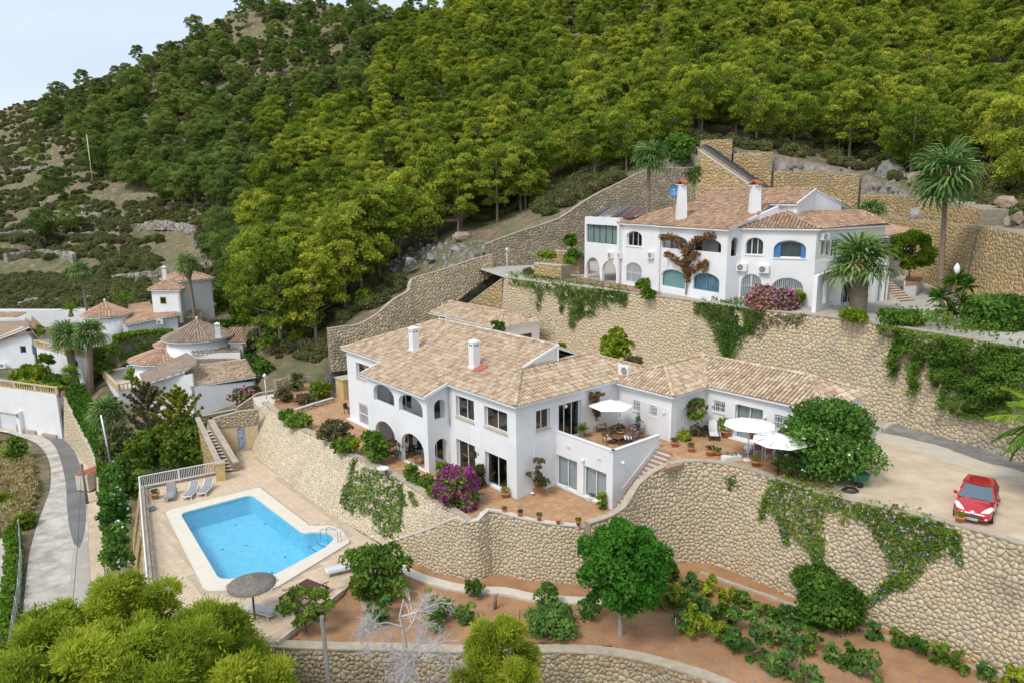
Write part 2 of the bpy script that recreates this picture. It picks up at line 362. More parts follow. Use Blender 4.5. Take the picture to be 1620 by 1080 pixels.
leaf_mat('pine_shaded',(0.10,0.15,0.04),(0.19,0.265,0.065),(0.30,0.39,0.09),trans=.5)  # pine leaves with cloud shade of the left flank put into the colour
leaf_mat('pine_near',(0.16,0.23,0.025),(0.32,0.41,0.04),(0.48,0.56,0.07),trans=.5)
leaf_mat('scrub',(0.11,0.13,0.05),(0.20,0.225,0.08),(0.31,0.32,0.13),objvar=0.1)
leaf_mat('bush',(0.06,0.12,0.02),(0.13,0.23,0.035),(0.22,0.33,0.06))
leaf_mat('bush_lime',(0.13,0.20,0.02),(0.25,0.33,0.03),(0.37,0.44,0.055))
leaf_mat('bush_dry',(0.10,0.10,0.045),(0.17,0.155,0.075),(0.24,0.21,0.11))
leaf_mat('vine',(0.07,0.14,0.025),(0.15,0.255,0.04),(0.26,0.37,0.07))
leaf_mat('vineyard',(0.08,0.17,0.05),(0.15,0.29,0.075),(0.27,0.43,0.09),trans=.45)
leaf_mat('hedge',(0.08,0.16,0.018),(0.14,0.25,0.028),(0.21,0.32,0.04))
leaf_mat('jacaranda',(0.07,0.19,0.025),(0.13,0.30,0.035),(0.22,0.41,0.06))
leaf_mat('oleander',(0.06,0.14,0.03),(0.12,0.25,0.045),(0.22,0.37,0.08))
leaf_mat('cypress',(0.12,0.15,0.018),(0.24,0.27,0.03),(0.36,0.37,0.05))
leaf_mat('palm_leaf',(0.09,0.17,0.045),(0.17,0.28,0.08),(0.30,0.40,0.15))
leaf_mat('palm_green',(0.09,0.19,0.02),(0.17,0.30,0.035),(0.28,0.41,0.06))
leaf_mat('dry_grass',(0.40,0.31,0.14),(0.52,0.42,0.21),(0.62,0.52,0.30),trans=0.2)
leaf_mat('twig',(0.30,0.27,0.25),(0.42,0.39,0.37),(0.52,0.49,0.47),trans=0.0)
leaf_mat('bougain_dry',(0.20,0.09,0.05),(0.30,0.17,0.09),(0.34,0.26,0.12))
# house frame (a: along the garden front to the left, b: along the side front to the right)
C0 = P(817.8,789.3,0.0)
UA = Vector((cos(radians(129.6)),sin(radians(129.6)),0)); UB = Vector((cos(radians(40)),sin(radians(40)),0))
def AB(a,b,z=0.0): return Vector((C0.x,C0.y,0)) + UA * a + UB * b + Vector((0,0,z))
Z1,ZD,ZO = 3.05,-3.3,-3.5          # upper terrace and car park, pool deck, orchard
BVH = {}
def reg(key,V,F):
 BVH.setdefault(key,[[],[]]); v,f = BVH[key]; o = len(v)
 v += [tuple(p) for p in V]; f += [tuple(i + o for i in q) for q in F]
_trees = {}
def tree_of(keys):
 k = tuple(keys)
 if k not in _trees:
  v = []; f = []
  for q in keys:
   o = len(v); v += BVH[q][0]; f += [tuple(i + o for i in t) for t in BVH[q][1]]
  _trees[k] = BVHTree.FromPolygons(v,f)
 return _trees[k]
def hit(px,py,keys=('terrain',)):
 r = ray(px,py).normalized(); h = tree_of(keys).ray_cast(CAM,r,900)
 return (h[0],h[1]) if h[0] is not None else (None,None)
def ground_z(x,y,keys=('terrain',)):
 h = tree_of(keys).ray_cast(Vector((x,y,400)),Vector((0,0,-1)),900)
 return h[0].z if h[0] is not None else -9.0
# terrain: one sheet, surveyed as profiles running away from the viewpoint
def zrow(px,py,d): return Dp(px,py,d).z
PROF = {
 -420: [('z',14,-10),('z',35,-9.6),('z',55,-9.4),('z',80,-8.8),('z',92,-6),('z',105,-4),('y',128,505),('y',160,450),('y',200,390),('y',250,330),('y',310,270),('y',370,225),('z',460,20)],
 -150: [('z',14,-9.8),('z',35,-9.4),('z',55,-9.3),('z',92,-8.7),('z',96,-3.4),('z',106,-1.8),('y',126,492),('y',152,435),('y',190,370),('y',235,305),('y',290,250),('y',345,203),('z',430,25)],
 0: [('z',14,-9.5),('z',35,-9.3),('z',55,-9.2),('z',91,-8.7),('z',94,-3.2),('z',105,-1.5),('y',125,488),('y',150,430),('y',185,360),('y',230,290),('y',280,235),('y',335,181),('z',400,30)],
 100: [('z',14,-9.8),('z',35,-9.3),('z',55,-9),('z',85.5,-8.7),('z',88,-3.8),('z',105,-1.6),('y',122,485),('y',150,425),('y',185,345),('y',230,270),('y',280,205),('y',335,146),('z',410,30)],
 128: [('z',14,-9.8),('z',35,-9.3),('z',60,-9.2),('z',78,-9.0),('z',81.5,-6.0),('z',104,-1.6),('y',121.5,484),('y',149.5,422),('y',184,342),('y',229,263),('y',280,196),('y',336,136),('z',410,32)],
 150: [('z',14,-9.8),('z',35,-9.3),('z',58,-9.2),('z',70,-9.0),('z',73,-6.6),('z',104,-1.5),('y',121,482),('y',149,418),('y',183,338),('y',228,256),('y',280,186),('y',337,128),('z',410,35)],
 166: [('z',14,-9.8),('z',30,-9.4),('z',46,-9.2),('z',55,-9.0),('z',58.5,-7.0),('z',104,-1.5),('y',120.5,480),('y',149,415),('y',182,335),('y',227,251),('y',280,178),('y',338,122),('z',410,37)],
 200: [('z',14,-9.8),('z',35,-8.9),('z',46,-7.6),('z',60,-6.6),('z',78,-6.4),('z',104,-1.2),('y',120,478),('y',148,410),('y',180,330),('y',225,240),('y',280,165),('y',340,112),('z',410,40)],
 300: [('z',14,-9.8),('z',35,-8.8),('z',50,-7.6),('z',62,-6),('z',76,-5.0),('z',102,-0.8),('y',118,480),('y',142,410),('y',175,330),('y',220,240),('y',280,150),('y',350,60),('z',430,60)],
 385: [('z',14,-9.8),('z',35,-9),('z',50,-8),('z',64,-6),('z',72,-4.2),('z',95,-0.4),('y',108,500),('y',132,415),('y',165,335),('y',214,235),('y',280,125),('y',358,12),('z',430,85)],
 430: [('z',14,-9.8),('z',35,-9),('z',50,-8),('z',66,-6),('z',72,-0.6),('y',84,575),('y',102,495),('y',128,400),('y',160,320),('y',208,225),('y',275,115),('y',358,0),('z',430,90)],
 505: [('z',14,-9.8),('z',35,-9),('z',50,-8),('z',66,-6),('z',76,-0.4),('y',84,565),('y',97,492),('y',125,400),('y',155,310),('y',205,210),('y',270,110),('y',350,0),('z',430,90)],
 540: [('z',14,-9.8),('z',35,-9),('z',50,-8),('z',66,-6),('z',83,-3),('y',84.3,520),('y',97,478),('y',125,390),('y',155,300),('y',200,200),('y',262,105),('y',338,16),('z',420,85)],
 600: [('z',14,-9.8),('z',35,-9),('z',50,-8),('z',66,-6),('z',85,-3),('y',86,494),('y',98,456),('y',125,380),('y',155,290),('y',200,190),('y',260,100),('y',330,27),('z',400,80)],
 700: [('z',14,-9.8),('z',35,-9),('z',50,-8),('z',66,-6),('z',90,-3),('y',91,430),('y',101,402),('y',125,340),('y',155,250),('y',200,155),('y',255,75),('y',310,34),('z',380,80)],
 770: [('z',14,-9.8),('z',35,-9),('z',50,-8),('z',66,-6),('z',94.7,-3),('y',96,392),('y',106,366),('y',128,315),('y',153,235),('y',195,140),('y',245,60),('y',300,0),('z',380,90)],
 900: [('z',14,-9.8),('z',35,-9),('z',50,-8),('z',66,-6),('z',100,-3),('y',101,330),('y',113,300),('y',138,258),('y',163,195),('y',200,115),('y',250,30),('y',320,-60),('z',400,110)],
 1000: [('z',14,-9.8),('z',35,-9),('z',50,-8),('z',66,-6),('z',103.5,-3),('y',104.5,279),('y',117,250),('y',142,215),('y',168,158),('y',205,85),('y',255,0),('y',330,-90),('z',410,130)],
 1095: [('z',14,-9.8),('z',35,-9),('z',50,-8),('z',66,-6),('z',104.5,-3),('y',105.5,232),('y',118,212),('y',140,180),('y',168,122),('y',205,55),('y',255,-30),('y',330,-120),('z',410,140)],
 1200: [('z',14,-9.8),('z',35,-9),('z',50,-8),('z',66,-6),('z',103,-3),('y',104,240),('y',120,215),('y',140,165),('y',168,105),('y',205,38),('y',255,-45),('y',330,-140),('z',410,150)],
 1355: [('z',14,-9.8),('z',35,-9),('z',50,-8),('z',66,-6),('z',99.5,-3),('y',100.5,272),('y',110,246),('y',130,195),('y',156,135),('y',192,65),('y',242,-30),('y',310,-130),('z',400,150)],
 1480: [('z',14,-9.8),('z',35,-9),('z',50,-8),('z',66,-6),('z',83,-3),('y',84,318),('y',93,292),('y',118,235),('y',145,170),('y',180,90),('y',230,-10),('y',300,-120),('z',390,140)],
 1620: [('z',14,-9.8),('z',35,-9),('z',50,-8),('z',56,-6),('z',60.5,-3),('y',61.3,370),('y',71,335),('y',92,265),('y',128,185),('y',165,95),('y',220,-20),('y',290,-130),('z',380,130)],
 1900: [('z',14,-9.8),('z',30,-9),('z',40,-8),('z',45,-6),('z',50,-3),('y',51,480),('y',62,400),('y',85,300),('y',115,200),('y',155,90),('y',210,-40),('y',280,-150),('z',370,120)],
}
kx = sorted(PROF)
KD = np.array([[e[1] for e in PROF[k]] for k in kx]); KZ = np.array([[e[2] if e[0] == 'z' else zrow(k,e[2],e[1]) for e in PROF[k]] for k in kx])
def px_to_x(px,d,z):
 zh = z - CAM_H
 return ((px - 810) / FOC * (d * cos(PITCH) - zh * sin(PITCH)) + sin(ROLL) * (-d * sin(PITCH) - zh * cos(PITCH))) / cos(ROLL)
pxs = np.concatenate([np.linspace(-420,-60,16,endpoint=False),np.linspace(-60,1680,290),np.linspace(1690,1900,12)])
SUB = [6,8,8,10,3,10,14,16,18,20,20,8]
tt = np.concatenate([np.linspace(i,i + 1,s,endpoint=False) for i,s in enumerate(SUB)] + [[12.0]])
def vnoise(x,y,s,seed=0):
 """smooth value noise"""
 r = np.random.default_rng(seed).random((64,64)); x = x / s; y = y / s
 xi = np.floor(x).astype(int); yi = np.floor(y).astype(int); fx = x - xi; fy = y - yi
 fx = fx * fx * (3 - 2 * fx); fy = fy * fy * (3 - 2 * fy)
 a = r[xi % 64,yi % 64]; b = r[(xi + 1) % 64,yi % 64]; c = r[xi % 64,(yi + 1) % 64]; d = r[(xi + 1) % 64,(yi + 1) % 64]
 return (a * (1 - fx) + b * fx) * (1 - fy) + (c * (1 - fx) + d * fx) * fy - 0.5
DD = np.zeros((len(pxs),len(tt))); ZZ = np.zeros_like(DD)
for j,t in enumerate(tt):
 i = min(int(t),11); f = t - i
 dr = KD[:,i] * (1 - f) + KD[:,i + 1] * f; zr = KZ[:,i] * (1 - f) + KZ[:,i + 1] * f
 DD[:,j] = np.interp(pxs,kx,dr); ZZ[:,j] = np.interp(pxs,kx,zr)
XX = px_to_x(pxs[:,None],DD,ZZ)
wgt = np.clip((tt[None,:] - 5.3) / 1.5,0,1) * np.ones_like(DD)
ZZ = ZZ + wgt * (vnoise(XX,DD,17,1) * 3.0 + vnoise(XX,DD,6,2) * 1.3 + vnoise(XX,DD,2.3,3) * 0.5)
left = np.clip((420 - pxs[:,None]) / 120,0,1) * np.clip((tt[None,:] - 6.0) / 0.3,0,1) * np.clip((10.3 - tt[None,:]) / 1.0,0,1)
st = 3.4; q = ZZ / st; fr = q - np.floor(q); stepped = (np.floor(q) + np.clip((fr - 0.55) / 0.45,0,1)) * st
ZZ = ZZ * (1 - 0.75 * left) + stepped * 0.75 * left
nc,nr = DD.shape
TV = np.stack([XX,DD,ZZ],-1).reshape(-1,3)
ii,jj = np.meshgrid(np.arange(nc - 1),np.arange(nr - 1),indexing='ij')
a_ = (ii * nr + jj).ravel(); TF = np.stack([a_,a_ + nr,a_ + nr + 1,a_ + 1],-1)
def hill_material():
 m = bpy.data.materials.new('hillside'); t,b = nodes(m)
 b.inputs['Roughness'].default_value = 1; b.inputs['Specular IOR Level'].default_value = 0.1
 g = t.nodes.new('ShaderNodeNewGeometry')
 def noise(s,d=8,r=0.6):
  n = t.nodes.new('ShaderNodeTexNoise'); n.inputs['Scale'].default_value = s; n.inputs['Detail'].default_value = d; n.inputs['Roughness'].default_value = r
  t.links.new(g.outputs['Position'],n.inputs['Vector']); return n.outputs['Fac']
 def ramp(f,stops):
  r = t.nodes.new('ShaderNodeValToRGB'); e = r.color_ramp.elements
  e[0].position,e[0].color = stops[0][0],(*stops[0][1],1); e[1].position,e[1].color = stops[-1][0],(*stops[-1][1],1)
  for p_,c in stops[1:-1]: k = e.new(p_); k.color = (*c,1)
  t.links.new(f,r.inputs[0]); return r.outputs[0]
 def mix(f,a,c):
  x = t.nodes.new('ShaderNodeMixRGB'); t.links.new(f,x.inputs[0]); t.links.new(a,x.inputs[1]); t.links.new(c,x.inputs[2]); return x.outputs[0]
 grass = ramp(noise(0.12),[(0.32,(0.10,0.12,0.055)),(0.5,(0.155,0.165,0.08)),(0.68,(0.235,0.215,0.12))])
 soil = ramp(noise(0.9,9,0.7),[(0.3,(0.12,0.085,0.055)),(0.52,(0.24,0.18,0.115)),(0.7,(0.40,0.34,0.27))])
 f1 = t.nodes.new('ShaderNodeMapRange'); f1.inputs['From Min'].default_value = 0.42; f1.inputs['From Max'].default_value = 0.58; t.links.new(noise(0.3,8,0.65),f1.inputs[0])
 c = mix(f1.outputs[0],grass,soil)
 sx = t.nodes.new('ShaderNodeSeparateXYZ'); t.links.new(g.outputs['Normal'],sx.inputs[0])
 f2 = t.nodes.new('ShaderNodeMapRange'); f2.inputs['From Min'].default_value = 0.78; f2.inputs['From Max'].default_value = 0.55; t.links.new(sx.outputs['Z'],f2.inputs[0])
 rockc = ramp(noise(1.1,10,0.75),[(0.35,(0.13,0.115,0.10)),(0.5,(0.29,0.26,0.225)),(0.65,(0.44,0.40,0.35))])
 c = mix(f2.outputs[0],c,rockc)
 t.links.new(c,b.inputs['Base Color'])
 k = t.nodes.new('ShaderNodeBump'); k.inputs['Strength'].default_value = 0.9; k.inputs['Distance'].default_value = 0.4
 t.links.new(noise(1.4,9,0.7),k.inputs['Height']); t.links.new(k.outputs[0],b.inputs['Normal'])
 return m
M['hillside'] = hill_material()
me = np_mesh('hillside_terrain',TV,TF,4,M['hillside'],smooth=True)
tag(link('hillside_terrain',me),kind='structure')
reg('terrain',TV.tolist(),TF.tolist())
mb = MB()
mb.lathe((0,0,0),[(12,-11.0),(500,-12),(4000,-60)],n=48,cap=False)
mb.build('distant_ground',M['hillside'],kind='structure')
# stone walls
def clip(poly,nx,ny,c):
 out = []
 for i in range(len(poly)):
  x0,y0 = poly[i]; x1,y1 = poly[(i + 1) % len(poly)]
  d0 = nx * x0 + ny * y0 - c; d1 = nx * x1 + ny * y1 - c
  if d0 <= 0: out.append((x0,y0))
  if (d0 < 0) != (d1 < 0) and d0 != d1:
   t = d0 / (d0 - d1); out.append((x0 + (x1 - x0) * t,y0 + (y1 - y0) * t))
 return out
def voronoi_patch(n_side,seed,K=8):
 r = random.Random(seed); n = n_side
 pts = [((i + 0.5 + r.uniform(-.46,.46)) ,(j + 0.5 + r.uniform(-.42,.42))) for i in range(n) for j in range(n)]
 pts = [p for p in pts if r.random() > 0.17]
 cen = []; rays = []
 for (px,py) in pts:
  poly = [(px - 2,py - 2),(px + 2,py - 2),(px + 2,py + 2),(px - 2,py + 2)]
  for (qx,qy) in pts:
   dx = (qx - px + n / 2) % n - n / 2; dy = (qy - py + n / 2) % n - n / 2
   if (dx or dy) and dx * dx + dy * dy < 7:
    mx_,my_ = px + dx / 2,py + dy / 2
    poly = clip(poly,dx,dy,dx * mx_ + dy * my_)
  cx = sum(p[0] for p in poly) / len(poly); cy = sum(p[1] for p in poly) / len(poly)
  while len(poly) > K:
   ls = [math.hypot(poly[q][0] - poly[q - 1][0],poly[q][1] - poly[q - 1][1]) for q in range(len(poly))]
   q = ls.index(min(ls)); a_,b_ = poly[q - 1],poly[q]; poly[q - 1] = ((a_[0] + b_[0]) / 2,(a_[1] + b_[1]) / 2); poly.pop(q)
  while len(poly) < K:
   ls = [math.hypot(poly[q][0] - poly[q - 1][0],poly[q][1] - poly[q - 1][1]) for q in range(len(poly))]
   q = ls.index(max(ls)); a_,b_ = poly[q - 1],poly[q]; poly.insert(q,((a_[0] + b_[0]) / 2,(a_[1] + b_[1]) / 2))
  pr = []
  for q in range(K):
   x_,y_ = poly[q][0] - cx,poly[q][1] - cy; d_ = math.hypot(x_,y_)
   pa,pb = poly[q - 1],poly[(q + 1) % K]; v1 = (pa[0] - poly[q][0],pa[1] - poly[q][1]); v2 = (pb[0] - poly[q][0],pb[1] - poly[q][1])
   cs_ = (v1[0] * v2[0] + v1[1] * v2[1]) / (math.hypot(*v1) * math.hypot(*v2) + 1e-9)
   s_ = max(0.3,(d_ - (0.018 if cs_ < -0.95 else 0.042)) / d_); pr.append((x_ * s_,y_ * s_))
  cen.append((cx,cy)); rays.append(pr)
 return n,np.array(cen),np.array(rays)
PATCH = voronoi_patch(20,3)
def resample(pts,step):
 """Catmull-Rom through pts, about one point per step metres"""
 pts = [Vector(p) for p in pts]; out = []
 for i in range(len(pts) - 1):
  p0 = pts[max(i - 1,0)]; p1 = pts[i]; p2 = pts[i + 1]; p3 = pts[min(i + 2,len(pts) - 1)]
  n = max(1,int((p2 - p1).length / step))
  for k in range(n):
   t = k / n
   out.append(0.5 * ((2 * p1) + (p2 - p0) * t + (2 * p0 - 5 * p1 + 4 * p2 - p3) * t * t + (3 * p1 - p0 - 3 * p2 + p3) * t ** 3))
 out.append(pts[-1]); return out
STONE_Q = None
def stone_arrays(cen3,R3,Nn,depth):
 """cen3 (n,3), R3 (n,8,3) ring offsets, Nn (n,3) normals -> verts (n,16,3)"""
 outer = cen3[:,None,:] + R3 - Nn[:,None,:] * 0.02
 inner = cen3[:,None,:] + R3 * 0.88 + Nn[:,None,:] * depth[:,None,None]
 return np.concatenate([outer,inner],1)
QS = [(k,(k + 1) % 8,8 + (k + 1) % 8,8 + k) for k in range(8)] + [(8,9,10,11),(8,11,12,15),(12,13,14,15)]
QS = np.array(QS,dtype=np.int32)
def stone_wall(label,top,zbase,batter=0.08,size=0.34,stone='stone_front',mortar='mortar',sep=0,cop='coping',cw=0.42,ch=0.10,smooth=True,side=None,
               name='stone_wall',cat='stone wall',group=None,kind=None,thick=0.5,depth=0.038,key='walls',base=None):
 T = resample(top,0.5) if smooth else sum([[Vector(a).lerp(Vector(b),k / max(1,int((Vector(b) - Vector(a)).length / 0.6))) for k in range(max(1,int((Vector(b) - Vector(a)).length / 0.6)))] for a,b in zip(top,top[1:])],[]) + [Vector(top[-1])]
 n = len(T); T = np.array([tuple(p) for p in T])
 tan_ = np.gradient(T,axis=0); tan_[:,2] = 0; tan_ /= np.maximum(1e-6,np.linalg.norm(tan_,axis=1))[:,None]
 nrm = np.stack([tan_[:,1],-tan_[:,0],np.zeros(n)],1)
 mid = T.mean(0); want = np.array(side if side is not None else (-mid[0],-mid[1],0.0))[:3]
 if side is not None: want = np.array((side[0],side[1],0.0))
 if (nrm @ want).mean() < 0: nrm = -nrm
 u = np.concatenate([[0],np.cumsum(np.linalg.norm(np.diff(T[:,:2],axis=0),axis=1))])
 if isinstance(zbase,(list,tuple)): zb = np.interp(u / u[-1],np.linspace(0,1,len(zbase)),zbase)
 else: zb = np.full(n,float(zbase))
 bt = np.interp(u / u[-1],np.linspace(0,1,len(batter)),batter) if isinstance(batter,(list,tuple)) else np.full(n,batter)
 H_ = np.maximum(0.05,T[:,2] - zb)
 if base is not None:
  BP = resample(base,0.5); BP = np.array([tuple(p) for p in BP]); ub = np.linspace(0,1,len(BP))
  B = np.stack([np.interp(u / u[-1],ub,BP[:,k]) for k in range(3)],1)
 else:
  B = T.copy(); B[:,2] = zb; B += nrm * (bt * H_)[:,None]
 up = T - B; hl = np.linalg.norm(up,axis=1); upn = up / hl[:,None]
 N3 = np.cross(tan_,upn); N3 *= np.sign((N3 * nrm).sum(1))[:,None]
 org = Vector((T[0][0],T[0][1],float(zb[0])))
 root = thing(name,label,cat,org,group)
 mb = MB(); rows = 5
 for i in range(n):
  for k in range(rows + 1): mb.vert(B[i] + (T[i] - B[i]) * k / rows)
  bk = T[i] - nrm[i] * thick; mb.vert(bk); mb.vert((bk[0],bk[1],max(zb[i],T[i][2] - 6.0)))
 w = rows + 3
 for i in range(n - 1):
  for k in range(w - 1): mb.face((i * w + k,(i + 1) * w + k,(i + 1) * w + k + 1,i * w + k + 1))
 mb.face([k for k in range(w)]); mb.face([(n - 1) * w + k for k in range(w)][::-1])
 reg(key,mb.v,[f for f in mb.f if len(f) == 4])
 mb.build('mortar_bed',M[mortar],root)
 if cop:
  mb = MB()
  for i in range(n):
   jz = ch
   f_ = T[i] + nrm[i] * 0.05; b_ = T[i] - nrm[i] * (cw)
   for p,z in ((f_,0.0),(f_,jz),(b_,jz),(b_,-0.02)): mb.vert((p[0],p[1],p[2] + z))
  for i in range(n - 1):
   for k in range(4): mb.face((i * 4 + k,i * 4 + (k + 1) % 4,(i + 1) * 4 + (k + 1) % 4,(i + 1) * 4 + k))
  mb.face((0,1,2,3)); mb.face([(n - 1) * 4 + k for k in (3,2,1,0)])
  reg('coping',mb.v,mb.f)
  mb.build('coping',M[cop],root)
 side_n,cen,rays = PATCH; L = side_n * size
 nu = int(u[-1] // L) + 1; nv = int(hl.max() // L) + 1
 ou = rng.uniform(0,L); cs = []; rs = []
 for iu in range(-1,nu + 1):
  for iv in range(nv):
   c = cen * size + np.array([iu * L + ou,iv * L]); cs.append(c); rs.append(rays * size * np.array([1,1]))
 cs = np.concatenate(cs); rs = np.concatenate(rs)
 hh = np.interp(cs[:,0],u,hl)
 ok = (cs[:,0] > 0.05) & (cs[:,0] < u[-1] - 0.05) & (cs[:,1] < hh - size * 0.25)
 cs = cs[ok]; rs = rs[ok]
 if not len(cs): return root
 def at(arr,q): return np.stack([np.interp(q,u,arr[:,k]) for k in range(3)],-1)
 def surf(uu,vv):
  h_ = np.interp(uu,u,hl); return at(B,uu) + (at(T,uu) - at(B,uu)) * (vv / h_)[...,None]
 c3 = surf(cs[:,0],cs[:,1])
 ru = np.clip(cs[:,None,0] + rs[:,:,0],0,u[-1]); rv = np.minimum(cs[:,None,1] + rs[:,:,1],np.interp(ru,u,hl))
 R3 = surf(ru,rv) - c3[:,None,:]
 Nn = at(N3,cs[:,0]); Nn /= np.linalg.norm(Nn,axis=1)[:,None]
 dep = rng.uniform(0.5,1.25,len(cs)) * depth
 VV = stone_arrays(c3,R3,Nn,dep) - np.array(tuple(org))
 VV[:,8:,:] += Nn[:,None,:] * (rng.uniform(-0.008,0.008,(len(cs),8))[:,:,None])
 rn = rng.random(len(cs))
 v0 = VV[0]; fn = np.cross(v0[QS[0][1]] - v0[QS[0][0]],v0[QS[0][2]] - v0[QS[0][0]])
 cap = np.cross(v0[9] - v0[8],v0[10] - v0[9]); Q = QS if cap @ Nn[0] > 0 else QS[:,::-1]
 keep = np.ones(len(cs),bool)
 if sep:
  dist = np.linalg.norm(c3 - np.array(tuple(CAM)),axis=1)
  v = c3 - np.array(tuple(CAM)); qf = v @ np.array(tuple(_F)); X = 810 + FOC * (v @ np.array(tuple(_R))) / qf; Y = 540 + FOC * (v @ np.array(tuple(_D))) / qf
  area = np.abs(np.ptp(rs[:,:,0],axis=1) * np.ptp(rs[:,:,1],axis=1))
  sc = area / dist ** 2 * ((X > 0) & (X < 1620) & (Y > 0) & (Y < 1080))
  idx = np.argsort(-sc)[:sep]; keep[idx] = False
  for i in idx:
   me = np_mesh('stone',VV[i],Q,4,M[stone],rnd=np.full(11,rn[i])); link('stone',me,root)
 VV = VV[keep]; rn = rn[keep]; m_ = len(VV)
 if m_:
  F_ = (Q[None] + (np.arange(m_) * 16)[:,None,None]).reshape(-1,4)
  me = np_mesh('stones',VV.reshape(-1,3),F_,4,M[stone],rnd=np.repeat(rn,11))
  o = link('stones' if sep or True else 'stones',me,root); o['kind'] = 'stuff'
 return root
def pz(l): return [P(*q) for q in l]
def pd(l): return [Dp(*q) for q in l]
W1top = pz([(933,829,0.55),(965,818,0.6),(989,803,0.9),(1002,782,1.5),(1012,766,2.0),(1030,751,2.45),(1052,739,2.85),(1085,731,3.1),(1130,732,3.15),(1180,742,3.15),(1240,762,3.15),(1290,778,3.15),(1350,793,3.15),(1400,804,3.15),(1500,828,3.15),(1620,863,3.15),(1740,902,3.15),(1850,940,3.15)])
stone_wall('tall curved sand-coloured retaining wall with hanging creepers below the gravel car park',W1top,[ZO - .2] * 5,0.07,0.245,sep=300)
W2top = pz([(596,866,-3.15),(640,850,-2.0),(679,837,-0.95),(708,825,-0.1),(722,820,0.2),(740,827,0.1),(757,824,0.2),(766,814,0.45),(773,808,0.55),(792,811,0.4),(827,821,0.25),(864,828,0.15),(900,832,0.12),(926,834,0.1)])
stone_wall('retaining wall with a bulging corner and pale coping below the tiled terrace, above the red soil',W2top,ZO - .2,[0.05,0.10,0.13,0.10,0.12,0.13,0.10],0.215,sep=300,cop='coping_pale',cw=0.32)
W3top = pz([(415,636,0.45),(430,648,0.3),(447,663,0.2),(480,681,0.2),(513,697,0.2),(547,717,0.2),(580,732,0.2),(620,752,0.2),(655,773,0.2),(700,801,0.25),(740,826,0.15)])
W3base = pz([(399,712,ZD-.02),(412,727,ZD-.02),(430,743,ZD-.02),(463,770,ZD-.02),(490,790,ZD-.02),(513,807,ZD-.02),(540,824,ZD-.02),(575,843,ZD-.02),(600,858,ZD-.02),(640,872,ZD-.02),(700,885,ZD-.02)])
stone_wall('long pale sloping stone wall rising from the pool deck to the garden terrace',W3top,ZD,0.5,0.21,stone='stone_pale',sep=300,base=W3base,cop='coping',cw=0.5)
W0top = pz([(180,1005,-3.45),(430,1024,-3.45),(600,1029,-3.45),(760,1033,-3.45),(870,1032,-3.45),(940,1034,-3.45),(1000,1042,-3.45),(1060,1057,-3.45),(1130,1080,-3.45),(1210,1118,-3.45),(1300,1165,-3.45),(1380,1215,-3.45)])
stone_wall('lowest stone wall with a broad concrete coping holding up the red soil',W0top,-8.8,0.06,0.25,stone='stone_mid',sep=300,cw=0.6)
W4top = pz([(797,440,9.95),(850,447,9.95),(905,453,9.95),(990,463,9.95),(1060,472,9.95),(1125,481,9.95),(1180,489,9.95),(1230,494,9.95),(1290,500,9.95),(1345,507,9.95),(1400,515,9.95),(1500,531,9.95),(1620,552,9.95),(1760,585,9.95)])
stone_wall('huge sand-coloured retaining wall between the two white villas, ivy spilling over its top',W4top,Z1 - .05,0.10,0.285,stone='stone_front',sep=0)
W4b = pd([(724,493,93),(745,478,91),(795,441,86.5)])
stone_wall('triangular amber wall with sloping coping behind the garage',W4b,2,0.03,0.38,stone='stone_amber',smooth=False,cop='coping_pale')
W5top = pd([(518,521,82),(545,517,82.8),(565,515,83.4),(594,500,84.6),(622,476,86),(648,460,87.5),(652,443,88),(690,431,89.5),(721,421,91),(750,411,92.5),(779,404,94)])
stone_wall('weathered stone wall climbing behind the lower villa to a stepped top',W5top,[-0.2,0,1.5,3,4,6,8,9.5],0.16,0.33,stone='stone_mid',sep=0)
W5b = pd([(437,602,73),(455,597,74.5),(480,596,77),(506,594,80)])
stone_wall('low wall of rough boulders behind the garden lamp post',W5b,[-0.6,-.3],0.1,0.38,stone='stone_mid',cop=None)
W6top = pd([(768,387,95),(820,368,96.5),(849,359,97.5),(887,345,99),(932,315,101),(984,288,102.7),(1029,268,104),(1065,266,104),(1100,266,103.5),(1136,266,102)])
stone_wall('dark weathered wall climbing the slope behind the left end of the upper villa',W6top,9,0.10,0.34,stone='stone_dark',mortar='mortar_dark')
W6b = pd([(1104,238,102.5),(1125,252,101),(1145,266,99.5),(1175,286,97.5),(1210,309,95)])
stone_wall('stone parapet along the lower side of the hillside stairs',W6b,9,0.04,0.40,stone='stone_amber',smooth=False,cop='coping_pale',cw=0.3)
def stepped_wall(segs,label,**kw):
 for (s,l) in zip(segs,label): stone_wall(l,pd(s),9,smooth=False,stone='stone_amber',cop=None,thick=2.2,**kw)
stepped_wall([[(1108,222,104),(1159,220,103)],[(1161,243,102.5),(1223,240,101.5)],[(1225,270,101),(1290,272,100.5),(1361,274,99)],[(1362,307,97.5),(1420,309,90),(1469,313,83),(1520,323,74),(1552,332,67)]],
             ['topmost amber wall segment beside the head of the hillside stairs','second amber wall segment down beside the hillside stairs','long amber wall segment with level top under the pines, right of the stairs','amber wall segment between the grey crag and the leaning boulder'],size=0.34,batter=0.02)
W7 = pd([(1549,358,64.5),(1585,364,61),(1620,371,57.5),(1680,385,53),(1760,405,49)])
stone_wall('tall amber wall along the upper driveway at the right edge',W7,[9.9,9.8,9.7],0.10,0.34,stone='stone_amber',smooth=False,cop=None,thick=2.0)
W7b = pd([(1362,330,95.5),(1420,345,87),(1480,352,76.5),(1548,358,64.8)])
stone_wall('broad amber wall beneath the boulder beside the upper driveway',W7b,[10.2,10.1,10,9.9],[0.06,0.1,0.12],0.34,stone='stone_amber',smooth=False,cop=None,thick=1.2)
